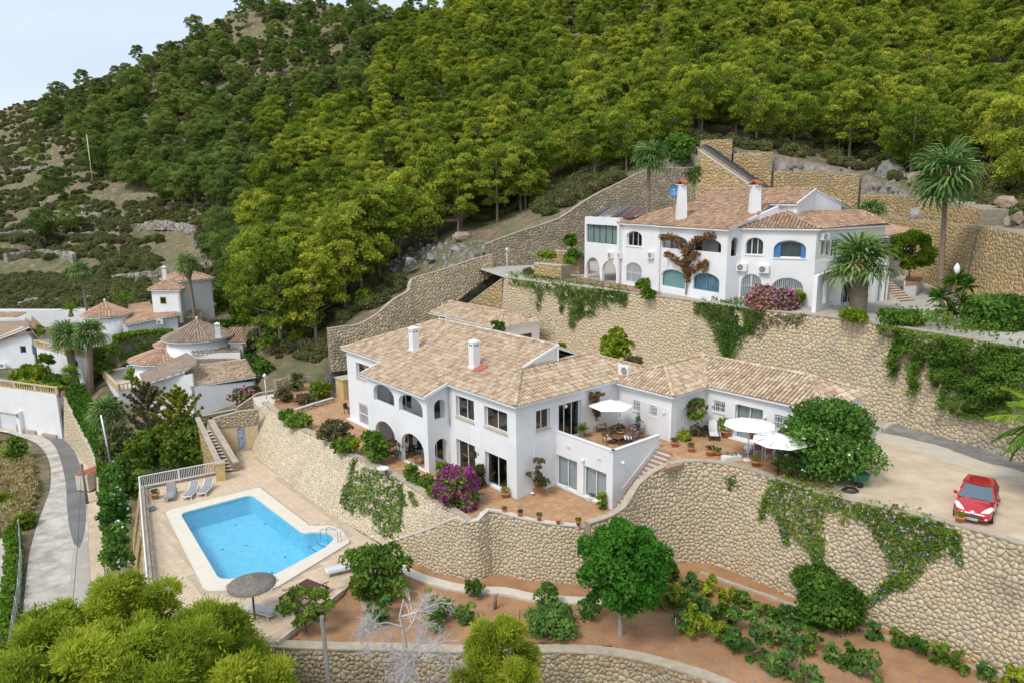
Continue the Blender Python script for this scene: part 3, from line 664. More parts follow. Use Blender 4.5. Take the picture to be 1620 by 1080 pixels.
# platforms
def platform(name,pts,m,zt=None,dz=-0.3,kind='structure',key='floor',label=None,parent=None):
 mb = MB(); mb.prism([Vector((p[0],p[1],p[2] if zt is None else zt)) for p in pts],(0,0,dz))
 n = len(pts); tri = [f for f in mb.f if len(f) == 3]; reg(key,mb.v,tri)
 o = mb.build(name,m,parent)
 if kind: o['kind'] = kind
 return o
def inpoly(x,y,poly):
 c = False; n = len(poly); j = n - 1
 for i in range(n):
  xi,yi = poly[i][0],poly[i][1]; xj,yj = poly[j][0],poly[j][1]
  if (yi > y) != (yj > y) and x < (xj - xi) * (y - yi) / (yj - yi) + xi: c = not c
  j = i
 return c
def tiled(root,poly,z,size,m,ang,gap=0.012,th=0.02,sep=300,piece='tile',exclude=None):
 """square floor tiles, joints left open between them; the largest in the picture as pieces of their own"""
 ux = Vector((cos(ang),sin(ang),0)); uy = Vector((-ux.y,ux.x,0))
 xs = [Vector((p[0],p[1],0)).dot(ux) for p in poly]; ys = [Vector((p[0],p[1],0)).dot(uy) for p in poly]
 cells = []
 for i in range(int(min(xs) // size),int(max(xs) // size) + 1):
  for j in range(int(min(ys) // size),int(max(ys) // size) + 1):
   c = ux * ((i + .5) * size) + uy * ((j + .5) * size); h = size / 2 - gap / 2
   if all(inpoly((c + ux * a * h + uy * b * h).x,(c + ux * a * h + uy * b * h).y,poly) for a in (-1,1) for b in (-1,1)) and not (exclude and any(inpoly((c + ux * a * h + uy * b * h).x,(c + ux * a * h + uy * b * h).y,exclude) for a in (-1,0,1) for b in (-1,0,1))):
    X,Y = pix((c.x,c.y,z)); cells.append((c,(X > 0 and X < 1620 and Y > 0 and Y < 1080) and 1 / (c - CAM).length or 0))
 cells.sort(key=lambda q: -q[1]); h = size / 2 - gap / 2; off = root.location
 protos = []
 for k in range(8):
  mb = MB(); mb.cr = (k + .5) / 8; mb.box((0,0,th / 2),(2 * h,2 * h,th),ang); me = mb.mesh(piece,m); protos.append(me)
 for n_,(c,s) in enumerate(cells[:sep]):
  o = link(piece,random.choice(protos),root,(c.x - off.x,c.y - off.y,z - off.z + random.uniform(-.002,.002)))
 if len(cells) > sep:
  mb = MB()
  for c,s in cells[sep:]: mb.cr = random.random(); mb.box((c.x,c.y,z + th / 2),(2 * h,2 * h,th),ang)
  mb.build(piece + 's',m,root,kind='stuff',fix=False)
ox = np.linspace(-16,40,150); oy = np.linspace(20,50,90)
V = []; gx,gy = np.meshgrid(ox,oy,indexing='ij')
gz = ZO + vnoise(gx,gy,2.4,5) * 0.16 + vnoise(gx,gy,0.8,6) * 0.07
front = np.interp(gx.ravel(),[p.x for p in W0top],[p.y for p in W0top]).reshape(gx.shape)
_l0,_l1 = P(600,866,ZD),P(436,1022,ZD)
m_in = (gy > front + 0.55) & (((_l1.x - _l0.x) * (gy - _l0.y) - (_l1.y - _l0.y) * (gx - _l0.x)) > 0.1 * 0)
idx = -np.ones(gx.shape,int); idx[m_in] = np.arange(m_in.sum())
SV = np.stack([gx[m_in],gy[m_in],gz[m_in]],-1); SF = []
for i in range(len(ox) - 1):
 for j in range(len(oy) - 1):
  q = (idx[i,j],idx[i + 1,j],idx[i + 1,j + 1],idx[i,j + 1])
  if min(q) >= 0:
   c = Vector((ox[i],oy[j],0))
   SF.append(q)
me = np_mesh('orchard_soil',SV,SF,4,M['soil'],smooth=True); tag(link('orchard_soil',me),kind='structure'); reg('floor',SV.tolist(),SF)
platform('orchard_edge',[Vector((p.x,p.y,0)) for p in W0top] + [Vector((p.x,p.y + 1.2,0)) for p in reversed(W0top)],M['soil'],ZO - 0.02,-2)
POOL_IN = pz([(285,813,ZD),(398,783,ZD),(480,845,ZD),(500,842,ZD),(520,844,ZD),(530,853,ZD),(517,866,ZD),(430,913,ZD),(347,918,ZD)])
deck = pz([(222,770,ZD),(345,745,ZD),(352,740,ZD),(380,744,ZD),(372,714,ZD),(399,711,ZD),(430,743,ZD),(463,770,ZD),(513,807,ZD),(563,837,ZD),(598,858,ZD),(606,870,ZD),(575,900,ZD),(540,938,ZD),(500,975,ZD),(440,1016,ZD),(300,1012,ZD),(180,1004,ZD),(228,930,ZD)])
def sheet_hole(name,outer,hole,z,m,dz,kind='structure'):
 mb = MB(); o = [Vector((p.x,p.y,z)) for p in outer]; h = [Vector((p.x,p.y,z)) for p in hole]
 allp = o + h; b = len(mb.v); mb.v += [tuple(p) for p in allp]
 for t in tessellate_polygon([o,h]): mb.face(t)
 for L,s in ((o,0),(h,len(o))):
  n = len(L); bb = len(mb.v); mb.v += [(p.x,p.y,z + dz) for p in L]
  for i in range(n): j = (i + 1) % n; mb.face((s + i,s + j,bb + j,bb + i))
 reg('floor',[tuple(p) for p in allp],[f for f in mb.f if len(f) == 3])
 ob = mb.build(name,m); 
 if kind: ob['kind'] = kind
 return ob
POOL_SM = []
cin = [Vector((p.x,p.y,ZD)) for p in POOL_IN]
def rounded(poly,r,idxs,seg=5):
 out = []
 n = len(poly)
 for i,p in enumerate(poly):
  if i in idxs:
   a = (poly[i - 1] - p); b = (poly[(i + 1) % n] - p); ra = min(r,a.length * .45); rb = min(r,b.length * .45)
   A = p + a.normalized() * ra; B_ = p + b.normalized() * rb
   for k in range(seg + 1): t = k / seg; out.append(A * (1 - t) ** 2 + p * 2 * t * (1 - t) + B_ * t * t)
  else: out.append(p)
 return out
pool_edge = rounded(cin,0.6,[0,1,2,3,4,5,6,7,8])
cout = [Vector((p.x,p.y,ZD)) for p in pz([(262,812,ZD),(268,808,ZD),(408,772,ZD),(412,773,ZD),(489,832,ZD),(500,833,ZD),(520,832,ZD),(540,839,ZD),(553,856,ZD),(552,860,ZD),(442,928,ZD),(430,934,ZD),(330,936,ZD),(322,932,ZD)])]
deck_o = sheet_hole('pool_deck',deck,cout,ZD,M['deck_grout'],-0.5)
tiled(deck_o,deck,ZD,0.5,M['deck_tile'],radians(-50),gap=0.014,th=0.012,exclude=cout)
# swimming pool
pool = thing('swimming_pool','turquoise swimming pool with pale stone coping and curved corner steps','swimming pool',cin[0])
mb = MB(); zt = ZD + 0.10
b = len(mb.v); A = [Vector((p.x,p.y,zt)) for p in cout]; B_ = [Vector((p.x,p.y,zt)) for p in pool_edge]
mb.v += [tuple(p) for p in A + B_]
for t in tessellate_polygon([A,B_]): mb.face(t)
for L,s,dz in ((A,0,-0.45),(B_,len(A),-0.10)):
 n = len(L); bb = len(mb.v); mb.v += [(p.x,p.y,zt + dz) for p in L]
 for i in range(n): j = (i + 1) % n; mb.face((s + i,s + j,bb + j,bb + i))
mb.build('coping',M['pool_coping'],pool)
mb = MB(); n = len(pool_edge); ctr = sum(pool_edge,Vector()) / n
L = [Vector((p.x,p.y,0)) + (p - ctr).normalized() * 0.03 for p in pool_edge]
mb.v = [(p.x,p.y,zt - 0.08) for p in L] + [(p.x,p.y,ZD - 1.5) for p in L]
for i in range(n): j = (i + 1) % n; mb.face((i,j,n + j,n + i))
bot = [Vector((p.x,p.y,ZD - 1.5)) for p in L]
for t in tessellate_polygon([bot]): mb.face([n + i for i in t])
mb.build('basin',M['pool_liner'],pool)
mb = MB(); mb.sheet([Vector((p.x,p.y,zt - 0.17)) for p in L]); mb.build('water',M['water'],pool,fix=False)
sc = P(537,846,ZD - .6); sc.z = 0
for k,r in enumerate((2.1,1.6,1.15,0.7)):
 mb = MB(); me_ = MB(); z = ZD - 0.95 + 0.22 * k; ring = []; poly = []
 for i in range(25):
  th = radians(95 + 165 * i / 24); poly.append(sc + Vector((cos(th) * r,sin(th) * r,0)))
 poly = [p for p in poly]
 mb.prism([Vector((p.x,p.y,z)) for p in poly],(0,0,-0.8)); st_ = mb.build('step',M['pool_liner'],pool)
 for p0,p1 in zip(poly,poly[1:]): me_.bar((p0.x,p0.y,z + 0.012),(p1.x,p1.y,z + 0.012),0.06,0.03)
 me_.build('nosing',M['pool_step_edge'],st_)
h0 = P(507,846,ZD + .1); h1 = P(535,857,ZD + .1)
for off in (Vector((0,0,0)),):
 mb = MB(); d = (h1 - h0)
 mb.tube([h0 + Vector((0,0,-.3)),h0 + Vector((0,0,.35)),h0 + d * .15 + Vector((0,0,.55)),h0 + d * .9 + Vector((0,0,.85)),h1 + Vector((0,0,.8)),h1],0.028,8)
 q = Vector((0.35,0.25,0)); mb.tube([h0 + q,h0 + q + Vector((0,0,.35)),h0 + q + d * .15 + Vector((0,0,.55)),h1 + q * .5 + Vector((0,0,.8)),h1 + q * .5],0.028,8)
 mb.build('handrail',M['steel'],pool)
for (x,y) in ((392,800),(420,828),(470,856),(373,829),(389,862),(352,868),(430,905),(451,880)):
 p = P(x,y,ZD - 1.48); mb = MB(); mb.lathe((p.x,p.y,ZD - 1.495),[(0.10,0),(0.10,0.012)],10); mb.build('drain',M['pool_step_edge'],pool)
# terrace floors
T0poly = pz([(447,664,0),(470,650,0),(500,640,0),(528,634,0),(534,606,0),(560,596,0)]) + [AB(24,8.5),AB(0,13),AB(-5.2,9.5)] + [AB(-5.3,3.6),AB(-6.5,3.6)] + pz([(936,826,0),(926,833,0),(864,827,0),(792,810,0),(773,806,0),(762,818,0),(740,825,0),(700,800,0),(655,772,0),(620,751,0),(580,731,0),(547,716,0),(513,696,0),(480,680,0)])
t0 = platform('garden_terrace',T0poly,M['grout'],0.0,-0.4)
housefoot = [AB(0.1,0.1),AB(7.6,0.1),AB(16.3,0.1),AB(23.3,0.1),AB(23.3,9),AB(-5.2,12),AB(-5.2,3.6),AB(0.1,3.6)]
tiled(t0,T0poly,0.0,0.45,M['floor_tile'],radians(37),gap=0.012,th=0.012,exclude=housefoot)
for o in list(t0.children): pass
patio = [AB(-5.35,8.0),AB(-6.5,8.0)] + pz([(1052,741,Z1),(1085,732,Z1),(1130,733,Z1),(1180,743,Z1),(1240,763,Z1),(1290,779,Z1),(1320,770,Z1)]) + [AB(-13.8,14.0),AB(-13.8,18),AB(-6,18),AB(0.2,18),AB(0.2,10),AB(0,8.0)]
pt = platform('upper_patio',patio + [] ,M['grout'],Z1,-0.3)
ann_foot = [AB(-5.05,9.7),AB(-5.2,13.45),AB(-13.3,13.75),AB(-13.3,20),AB(0,20),AB(0,9.7)]
tiled(pt,patio,Z1,0.45,M['floor_tile'],radians(37),gap=0.012,th=0.012,exclude=ann_foot)
rt = platform('roof_terrace_floor',[AB(0.05,3.6),AB(-5.2,3.6),AB(-5.2,9.7),AB(0.05,9.9)],M['grout'],Z1 + 0.004,-0.25)
tiled(rt,[AB(0.05,3.65),AB(-5.15,3.65),AB(-5.1,9.55),AB(0.05,9.75)],Z1 + 0.004,0.42,M['floor_tile'],radians(37),gap=0.012,th=0.012,sep=200)
BK = [Vector((p.x,p.y + 1,Z1)) for p in reversed(W4top[1:])]
park = [Vector((p.x,p.y,Z1)) for p in pz([(1250,768,Z1),(1287,780,Z1),(1350,795,Z1),(1400,806,Z1),(1500,830,Z1),(1620,865,Z1),(1740,904,Z1),(1850,942,Z1)])] + [Vector((46,40,Z1))] + BK + [AB(34,17,Z1),AB(22,13,Z1),AB(0.2,13.5,Z1),AB(0.2,18,Z1),AB(-13.9,18,Z1),AB(-13.9,14,Z1)]
def wavy(mm,pts,step=0.5,amp=0.35,seed=1):
 r = random.Random(seed); out = []
 for a,b in zip(pts,pts[1:] + pts[:1]):
  n = max(1,int((b - a).length / step)); nn = Vector((-(b - a).y,(b - a).x,0)).normalized()
  for k in range(n): out.append(a.lerp(b,k / n) + nn * r.uniform(-amp,amp) * (0.4 + 0.6 * sin(k * .7)))
 return out
platform('gravel_car_park',park,M['gravel'],Z1 - 0.006,-0.3)
def blend_mat(name,A,B_,scale,p0,p1):
 """two ground colours meeting in a broken edge"""
 m = bpy.data.materials.new(name); t,b = nodes(m); M[name] = m; b.inputs['Roughness'].default_value = .97
 g = t.nodes.new('ShaderNodeNewGeometry'); n = t.nodes.new('ShaderNodeTexNoise'); n.inputs['Scale'].default_value = scale; n.inputs['Detail'].default_value = 9; n.inputs['Roughness'].default_value = .68
 r = t.nodes.new('ShaderNodeValToRGB'); r.color_ramp.elements[0].position = p0; r.color_ramp.elements[1].position = p1; r.color_ramp.elements[0].color = (*A,1); r.color_ramp.elements[1].color = (*B_,1)
 t.links.new(g.outputs['Position'],n.inputs['Vector']); t.links.new(n.outputs['Fac'],r.inputs[0]); t.links.new(r.outputs[0],b.inputs['Base Color']); return m
blend_mat('road_edge',(0.50,0.46,0.39),(0.60,0.52,0.40),0.9,0.42,0.6)
blend_mat('old_tarmac',(0.175,0.17,0.165),(0.31,0.30,0.28),0.8,0.42,0.68)
def front_edge(pts,amp,seed):
 r = random.Random(seed); q = [Vector((p.x,p.y,0)) for p in pz([(x,y,Z1) for x,y in pts])]; out = []
 for a,b in zip(q,q[1:]):
  n = max(1,int((b - a).length / .5)); nn = Vector((-(b - a).y,(b - a).x,0)).normalized()
  out += [a.lerp(b,k / n) + nn * r.uniform(-amp,amp) for k in range(n)]
 return out + [q[-1]]
rear = [Vector((p.x - .25,p.y - .65,0)) for p in pz([(1760,740,Z1),(1620,701,Z1),(1500,676,Z1),(1421,663,Z1)])]
platform('pale_concrete_margin',front_edge([(1352,668),(1390,697),(1440,712),(1500,731),(1560,752),(1620,770),(1760,815)],.25,3) + rear,M['road_edge'],Z1 + 0.006,-0.004)
platform('driveway_tarmac',front_edge([(1394,683),(1440,692),(1500,710),(1560,730),(1620,748),(1760,790)],.18,4) + [p + Vector((.1,.35,0)) for p in rear],M['old_tarmac'],Z1 + 0.012,-0.004)
e3 = [Vector((p.x,p.y,0)) for p in pz([(1342,650,Z1),(1340,668,Z1),(1388,683,Z1),(1416,661,Z1),(1380,652,Z1)])]
platform('driveway_apron',e3,M['concrete'],Z1 + 0.012,-0.004)
mb = MB(); mb.bar(P(1391,682,Z1+.03),P(1420,661,Z1+.03),0.16,0.1); k1 = mb.build('drain_kerb',M['coping_pale']); k1['kind'] = 'structure'
kb = [P(x,y,Z1 + .04) for x,y in ((1420,660),(1460,667),(1500,674),(1560,687),(1620,699),(1700,718))]
mb = MB()
for a,b in zip(kb,kb[1:]): mb.bar(a,b,0.22,0.12)
mb.build('kerb',M['coping_pale'],kind='structure')
t2 = [Vector((p.x,p.y + .25,9.98)) for p in W4top]
t2back = [Vector((52,58,9.7)),Vector((60,85,10)),Vector((47,100,10.2)),Vector((28,104,10.3)),Vector((5,103,10.4)),Vector((-6,97,10.4))]
mb = MB(); mb.sheet(t2 + t2back); reg('floor',mb.v,mb.f); mb.build('upper_terrace_ground',M['concrete'],kind='structure')
walk = pz([(880,443,10),(930,450,10),(990,460,10),(1046,468,10),(1046,463,10),(977,449,10),(919,440,10),(880,436,10)])
walk = [Vector((p.x,p.y,p.z + .06)) for p in walk]
mb = MB(); mb.sheet(walk); mb.build('villa_walk',M['tread'],kind='structure')
def kerb_strip(name,px,z,w,m,h=.35):
 q = resample([P(x,y,z) for x,y in px],.6); mb = MB()
 for i,p in enumerate(q):
  d = (q[min(i + 1,len(q) - 1)] - q[max(i - 1,0)]).normalized(); nn = Vector((d.y,-d.x,0)) * w
  for v in (p - UPV_ * h,p,p + nn,p + nn - UPV_ * h): mb.vert(v)
 for i in range(len(q) - 1):
  for k in range(4): mb.face((i * 4 + k,i * 4 + (k + 1) % 4,i * 4 + 4 + (k + 1) % 4,i * 4 + 4 + k))
 mb.build(name,M[m],kind='structure')
UPV_ = Vector((0,0,1))
kerb_strip('footpath',[(606,868),(654,900),(700,916),(750,926),(800,928),(847,938),(900,942),(960,945)],ZO + .14,.75,'coping_pale')
kerb_strip('wall_footing',[(1110,902),(1190,930),(1290,965),(1400,1003),(1500,1038),(1620,1078),(1700,1105)],ZO + .1,.3,'coping')
mb = MB(); mb.bar(P(542,935,ZD+.02),P(438,1018,ZD+.02),0.18,0.3); mb.build('deck_kerb',M['coping_pale'],kind='structure')
# road on the left
def strip_mesh(name,lpts,rpts,m,z_off=0.06,nn=50,kind='structure',cols=6):
 L_ = resample(lpts,1.2); R_ = resample(rpts,1.2); mb = MB()
 def s(Q,t): x = t * (len(Q) - 1); i = min(int(x),len(Q) - 2); return Q[i].lerp(Q[i + 1],x - i)
 for i in range(nn + 1):
  a = s(L_,i / nn); b = s(R_,i / nn)
  for k in range(cols + 1):
   p = a.lerp(b,k / cols); mb.vert((p.x,p.y,p.z + z_off))
 for i in range(nn):
  for k in range(cols): q = i * (cols + 1) + k; mb.face((q,q + 1,q + cols + 2,q + cols + 1))
 mb.cs = True; o = mb.build(name,m); o['kind'] = kind; reg('floor',mb.v,mb.f); return o
def road_pt(x,y):
 return P(x,y,-8.5)
ledge = [(-60,672),(0,682),(30,690),(60,703),(78,730),(80,770),(70,800),(56,840),(46,880),(40,930),(34,1000),(22,1100),(0,1250)]
redge = [(-60,655),(0,663),(60,672),(100,688),(122,715),(133,750),(138,800),(140,850),(142,900),(146,960),(150,1040),(156,1120),(170,1250)]
road = strip_mesh('concrete_road',[road_pt(*q) for q in ledge],[road_pt(*q) for q in redge],M['track'],0.05)
band_l = [(-60,666),(0,675),(50,683),(82,700),(96,728),(104,765),(106,800),(110,835),(117,860)]
band_r = [(-60,660),(0,666),(55,673),(98,689),(119,716),(131,755),(136,800),(134,840),(126,868)]
strip_mesh('tarmac_patch',[road_pt(*q) for q in band_l],[road_pt(*q) for q in band_r],M['asphalt_old'],0.068,40)
strip_mesh('road_shoulder',[road_pt(*q) for q in redge[2:11]],[road_pt(*q) for q in [(66,664),(106,680),(134,706),(148,745),(156,800),(160,850),(165,905),(172,960),(178,1040)]],M['gravel'],0.03,30)
strip_mesh('road_shadow_strip',[road_pt(*q) for q in [(118,860),(112,900),(110,950),(118,1010)]],[road_pt(*q) for q in [(138,855),(141,900),(145,950),(148,1010)]],M['concrete'],0.062,16)  # shadow on the lower road edge, laid in as a darker strip
verge = pz([(0,700,-8.5),(30,706,-8.5),(50,735,-8.5),(60,770,-8.5),(50,800,-8.5),(30,830,-8.5),(0,834,-8.5),(-80,830,-8.5),(-80,690,-8.5)])
platform('dry_verge',[Vector((p.x,p.y,-8.47)) for p in verge],M['gravel'],-8.47,-.05)
drv_l = [(-60,850),(-10,900),(-14,1000),(-30,1100)]; drv_r = [(-10,790),(12,880),(10,960),(-8,1070)]
strip_mesh('side_track',[road_pt(*q) for q in drv_l],[road_pt(*q) for q in drv_r],M['track'],0.04,20)
mb = MB(); mb.sheet([Vector((-90,20,-8.56)),Vector((-20,20,-8.56)),Vector((-27.5,45,-8.56)),Vector((-36,58,-8.56)),Vector((-41,70,-8.56)),Vector((-52,84.5,-8.56)),Vector((-110,88,-8.56))])
reg('floor',mb.v,mb.f); mb.build('verge_ground',M['hillside'],kind='structure')
Wr = pd([(101,628,83.5),(112,652,81),(128,684,77),(143,712,73),(152,745,69),(157,800,62.5),(160,850,57),(163,905,52),(170,960,47)])
stone_wall('tapering sand-coloured wall along the bend of the road on the left',Wr,-8.6,[0.12,.12,.14,0.1,.08,.05],0.34,stone='stone_front',cop='coping_pale',cw=0.25,key='walls')
Wd = pz([(345,746,ZD+.1),(222,770,ZD+.1)]); stone_wall('low parapet with white railing along the far end of the pool deck',Wd,-6,0.05,0.3,stone='stone_pale',smooth=False,cop='coping',cw=.3,side=(-0.5,1))
Wd = pz([(221,770,ZD+.3),(223,800,ZD+.3),(226,840,ZD+.3),(231,900,ZD+.3),(236,960,ZD+.3)]); stone_wall('bulging outer wall on the road side of the pool deck',Wd,-8.5,0.22,0.34,stone='stone_amber',smooth=True,cop='coping',cw=.3,side=(-1,-.3))
# building kit
UPV = Vector((0,0,1))
def onplane(px,py,P0,U):
 """(u, z) of a picture point on the vertical plane through P0 along U"""
 U = Vector(U).normalized(); N = Vector((U.y,-U.x,0)); r = ray(px,py)
 t = N.dot(Vector(P0) - CAM) / N.dot(r); p = CAM + r * t
 return (p - Vector(P0)).dot(U),p.z
def rect(u0,u1,z0,z1): return [(u0,z0),(u1,z0),(u1,z1),(u0,z1)]
def arch(u0,u1,z0,z1,rise=None,n=10):
 c = (u0 + u1) / 2; hw = (u1 - u0) / 2; rise = hw if rise is None else rise; zs = z1 - rise
 return [(u0,z0),(u1,z0)] + [(c + hw * cos(pi * k / n),zs + rise * sin(pi * k / n)) for k in range(n + 1)]
def hpx(P0,U,xl,xr,yt,yb=None,zb=None,kind='rect',rise=None):
 """opening measured in the picture: xl,xr columns, (yt) top row at its middle, yb bottom row or height zb"""
 xm = (xl + xr) / 2
 u0 = onplane(xl,yt if kind == 'rect' else (yt + (yb or yt + 20)) / 2,P0,U)[0]; u1 = onplane(xr,yt if kind == 'rect' else (yt + (yb or yt + 20)) / 2,P0,U)[0]
 zt = onplane(xm,yt,P0,U)[1]; z0 = zb if zb is not None else onplane(xm,yb,P0,U)[1]
 if u0 > u1: u0,u1 = u1,u0
 return rect(u0,u1,z0,zt) if kind == 'rect' else arch(u0,u1,z0,zt,rise)
from mathutils.geometry import delaunay_2d_cdt
def wall_tris(loops,allp):
 ed = []; o = 0
 for l in loops: ed += [(o + i,o + (i + 1) % len(l)) for i in range(len(l))]; o += len(l)
 vo,_,fo,ov,_,_ = delaunay_2d_cdt([Vector(p) for p in allp],ed,[],0,1e-5)
 mp = [v[0] if v else -1 for v in ov]; out = []
 for f in fo:
  cx = sum(vo[i].x for i in f) / 3; cz = sum(vo[i].y for i in f) / 3
  if inpoly(cx,cz,loops[0]) and not any(inpoly(cx,cz,h) for h in loops[1:]):
   q = [mp[i] for i in f]
   if min(q) >= 0: out.append(q)
 return out
class Wall:
 def __init__(s,root,P0,P1,outer,holes=(),t=0.28,m='stucco',inward=None,name='wall'):
  s.root = root; s.P0 = Vector((P0[0],P0[1],0)); d = Vector((P1[0] - P0[0],P1[1] - P0[1],0)); s.L = d.length; s.U = d.normalized()
  s.N = Vector((s.U.y,-s.U.x,0))                       # outward
  if inward is not None and s.N.dot(inward) > 0: s.N = -s.N
  elif inward is None and s.N.dot(CAM - s.P0) < 0: s.N = -s.N
  if callable(outer): outer = outer(s.L)
  s.outer = outer; mb = MB(); loops = [outer] + list(holes); allp = [p for l in loops for p in l]; n = len(allp)
  mb.v = [tuple(s.at(u,z,0)) for u,z in allp] + [tuple(s.at(u,z,-t)) for u,z in allp]
  for tr in wall_tris(loops,allp): mb.face(tr); mb.face([n + i for i in tr[::-1]])
  o = 0
  for l in loops:
   for i in range(len(l)): j = (i + 1) % len(l); mb.face((o + i,o + j,n + o + j,n + o + i))
   o += len(l)
  s.o = mb.build(name,M[m],root)
 def at(s,u,z,d=0.0): return s.P0 + s.U * u + Vector((0,0,z)) + s.N * d
def inset(outline,w):
 us = [p[0] for p in outline]; zs = [p[1] for p in outline]; cu = (min(us) + max(us)) / 2; cz = (min(zs) + max(zs)) / 2
 hu = (max(us) - min(us)) / 2; hz = (max(zs) - min(zs)) / 2
 return [(cu + (u - cu) * (hu - w) / hu,cz + (z - cz) * (hz - w) / hz) for u,z in outline]
def solid(mb,W,outline,d0,d1,hole=None):
 loops = [outline] + ([hole] if hole else []); allp = [p for l in loops for p in l]; n = len(allp); b = len(mb.v)
 mb.v += [tuple(W.at(u,z,d0)) for u,z in allp] + [tuple(W.at(u,z,d1)) for u,z in allp]
 for tr in tessellate_polygon([[Vector((u,z,0)) for u,z in l] for l in loops]): mb.face([b + i for i in tr]); mb.face([b + n + i for i in tr[::-1]])
 o = 0
 for l in loops:
  for i in range(len(l)): j = (i + 1) % len(l); mb.face((b + o + i,b + o + j,b + n + o + j,b + n + o + i))
  o += len(l)
def window(W,outline,depth=0.17,panes=2,fm='alu_white',glass='glass',curtain=None,sill=None,fw=0.07,name='window',label=None,bars=None,tr=None,curt_w=1.0):
 """frame with mullions (the part) carrying panes, curtain, sill and grille"""
 us = [p[0] for p in outline]; zs = [p[1] for p in outline]; u0,u1,z0,z1 = min(us),max(us),min(zs),max(zs)
 mb = MB(); solid(mb,W,outline,-depth,-depth - 0.06,inset(outline,fw))
 for k in range(1,panes):
  u = u0 + (u1 - u0) * k / panes; top = zin(outline,u) - fw * .5
  solid(mb,W,rect(u - fw * .5,u + fw * .5,z0 + fw,top),-depth + 0.004,-depth - 0.055)
 if tr:
  z = z0 + (z1 - z0) * tr; solid(mb,W,rect(u0 + fw * .6,u1 - fw * .6,z - fw * .45,z + fw * .45),-depth + 0.006,-depth - 0.05)
 f = mb.build(name,M[fm],W.root)
 if label: f['label'] = label
 for k in range(panes):
  a = u0 + (u1 - u0) * k / panes + fw * .5; b = u0 + (u1 - u0) * (k + 1) / panes - fw * .5
  pts = [(min(max(u,a),b),z) for u,z in clipu(inset(outline,fw * .9),a,b)]
  mb = MB(); solid(mb,W,pts,-depth - 0.025,-depth - 0.037); mb.build('pane',M[glass],f)
 if curtain:
  mb = MB(); n = max(10,int((u1 - u0) * 9)); ins = inset(outline,fw * .8)
  prev = None
  for i in range(n + 1):
   u = u0 + fw + (u1 - u0 - 2 * fw) * i / n * curt_w; d = -depth - 0.13 - 0.035 * (i % 2)
   zt_ = zin(outline,u) - fw; cur = (mb.vert(W.at(u,z0 + 0.04,d)),mb.vert(W.at(u,zt_,d)))
   if prev: mb.cr = random.random(); mb.face((prev[0],cur[0],cur[1],prev[1]))
   prev = cur
  mb.build('curtain',M[curtain],f)
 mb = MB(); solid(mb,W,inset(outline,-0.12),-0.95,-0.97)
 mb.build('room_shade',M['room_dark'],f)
 if sill:
  mb = MB(); solid(mb,W,rect(u0 - 0.06,u1 + 0.06,z0 - 0.07,z0 + 0.02),0.07,-depth); mb.build('sill',M[sill],f)
 if bars:
  mb = MB(); n = max(3,int((u1 - u0) / bars)); d = -0.03
  for k in range(n + 1):
   u = u0 + 0.03 + (u1 - u0 - 0.06) * k / n; mb.bar(W.at(u,z0,d),W.at(u,zin(outline,u),d),0.028)
  for z in (z0 + .06,(z0 + z1) / 2,z1 - .12): 
   if kindrect(outline) or z < z1 - .2: mb.bar(W.at(u0,z,d + .002),W.at(u1,z,d + .002),0.03)
  mb.build('grille',M['white_paint'],f)
 return f
def kindrect(o): return len(o) == 4
def zin(outline,u):
 """top height of the outline at u"""
 best = None; n = len(outline)
 for i in range(n):
  (a,za),(b,zb) = outline[i],outline[(i + 1) % n]
  if a != b and min(a,b) - 1e-9 <= u <= max(a,b) + 1e-9:
   z = za + (zb - za) * (u - a) / (b - a); best = z if best is None else max(best,z)
 return best if best is not None else max(z for _,z in outline)
def clipu(poly,a,b):
 def half(poly,c,sgn):
  out = []
  for i in range(len(poly)):
   p,q = poly[i],poly[(i + 1) % len(poly)]; dp = (p[0] - c) * sgn; dq = (q[0] - c) * sgn
   if dp >= 0: out.append(p)
   if (dp >= 0) != (dq >= 0): t = dp / (dp - dq); out.append((p[0] + (q[0] - p[0]) * t,p[1] + (q[1] - p[1]) * t))
  return out
 return half(half(poly,a,1),b,-1)
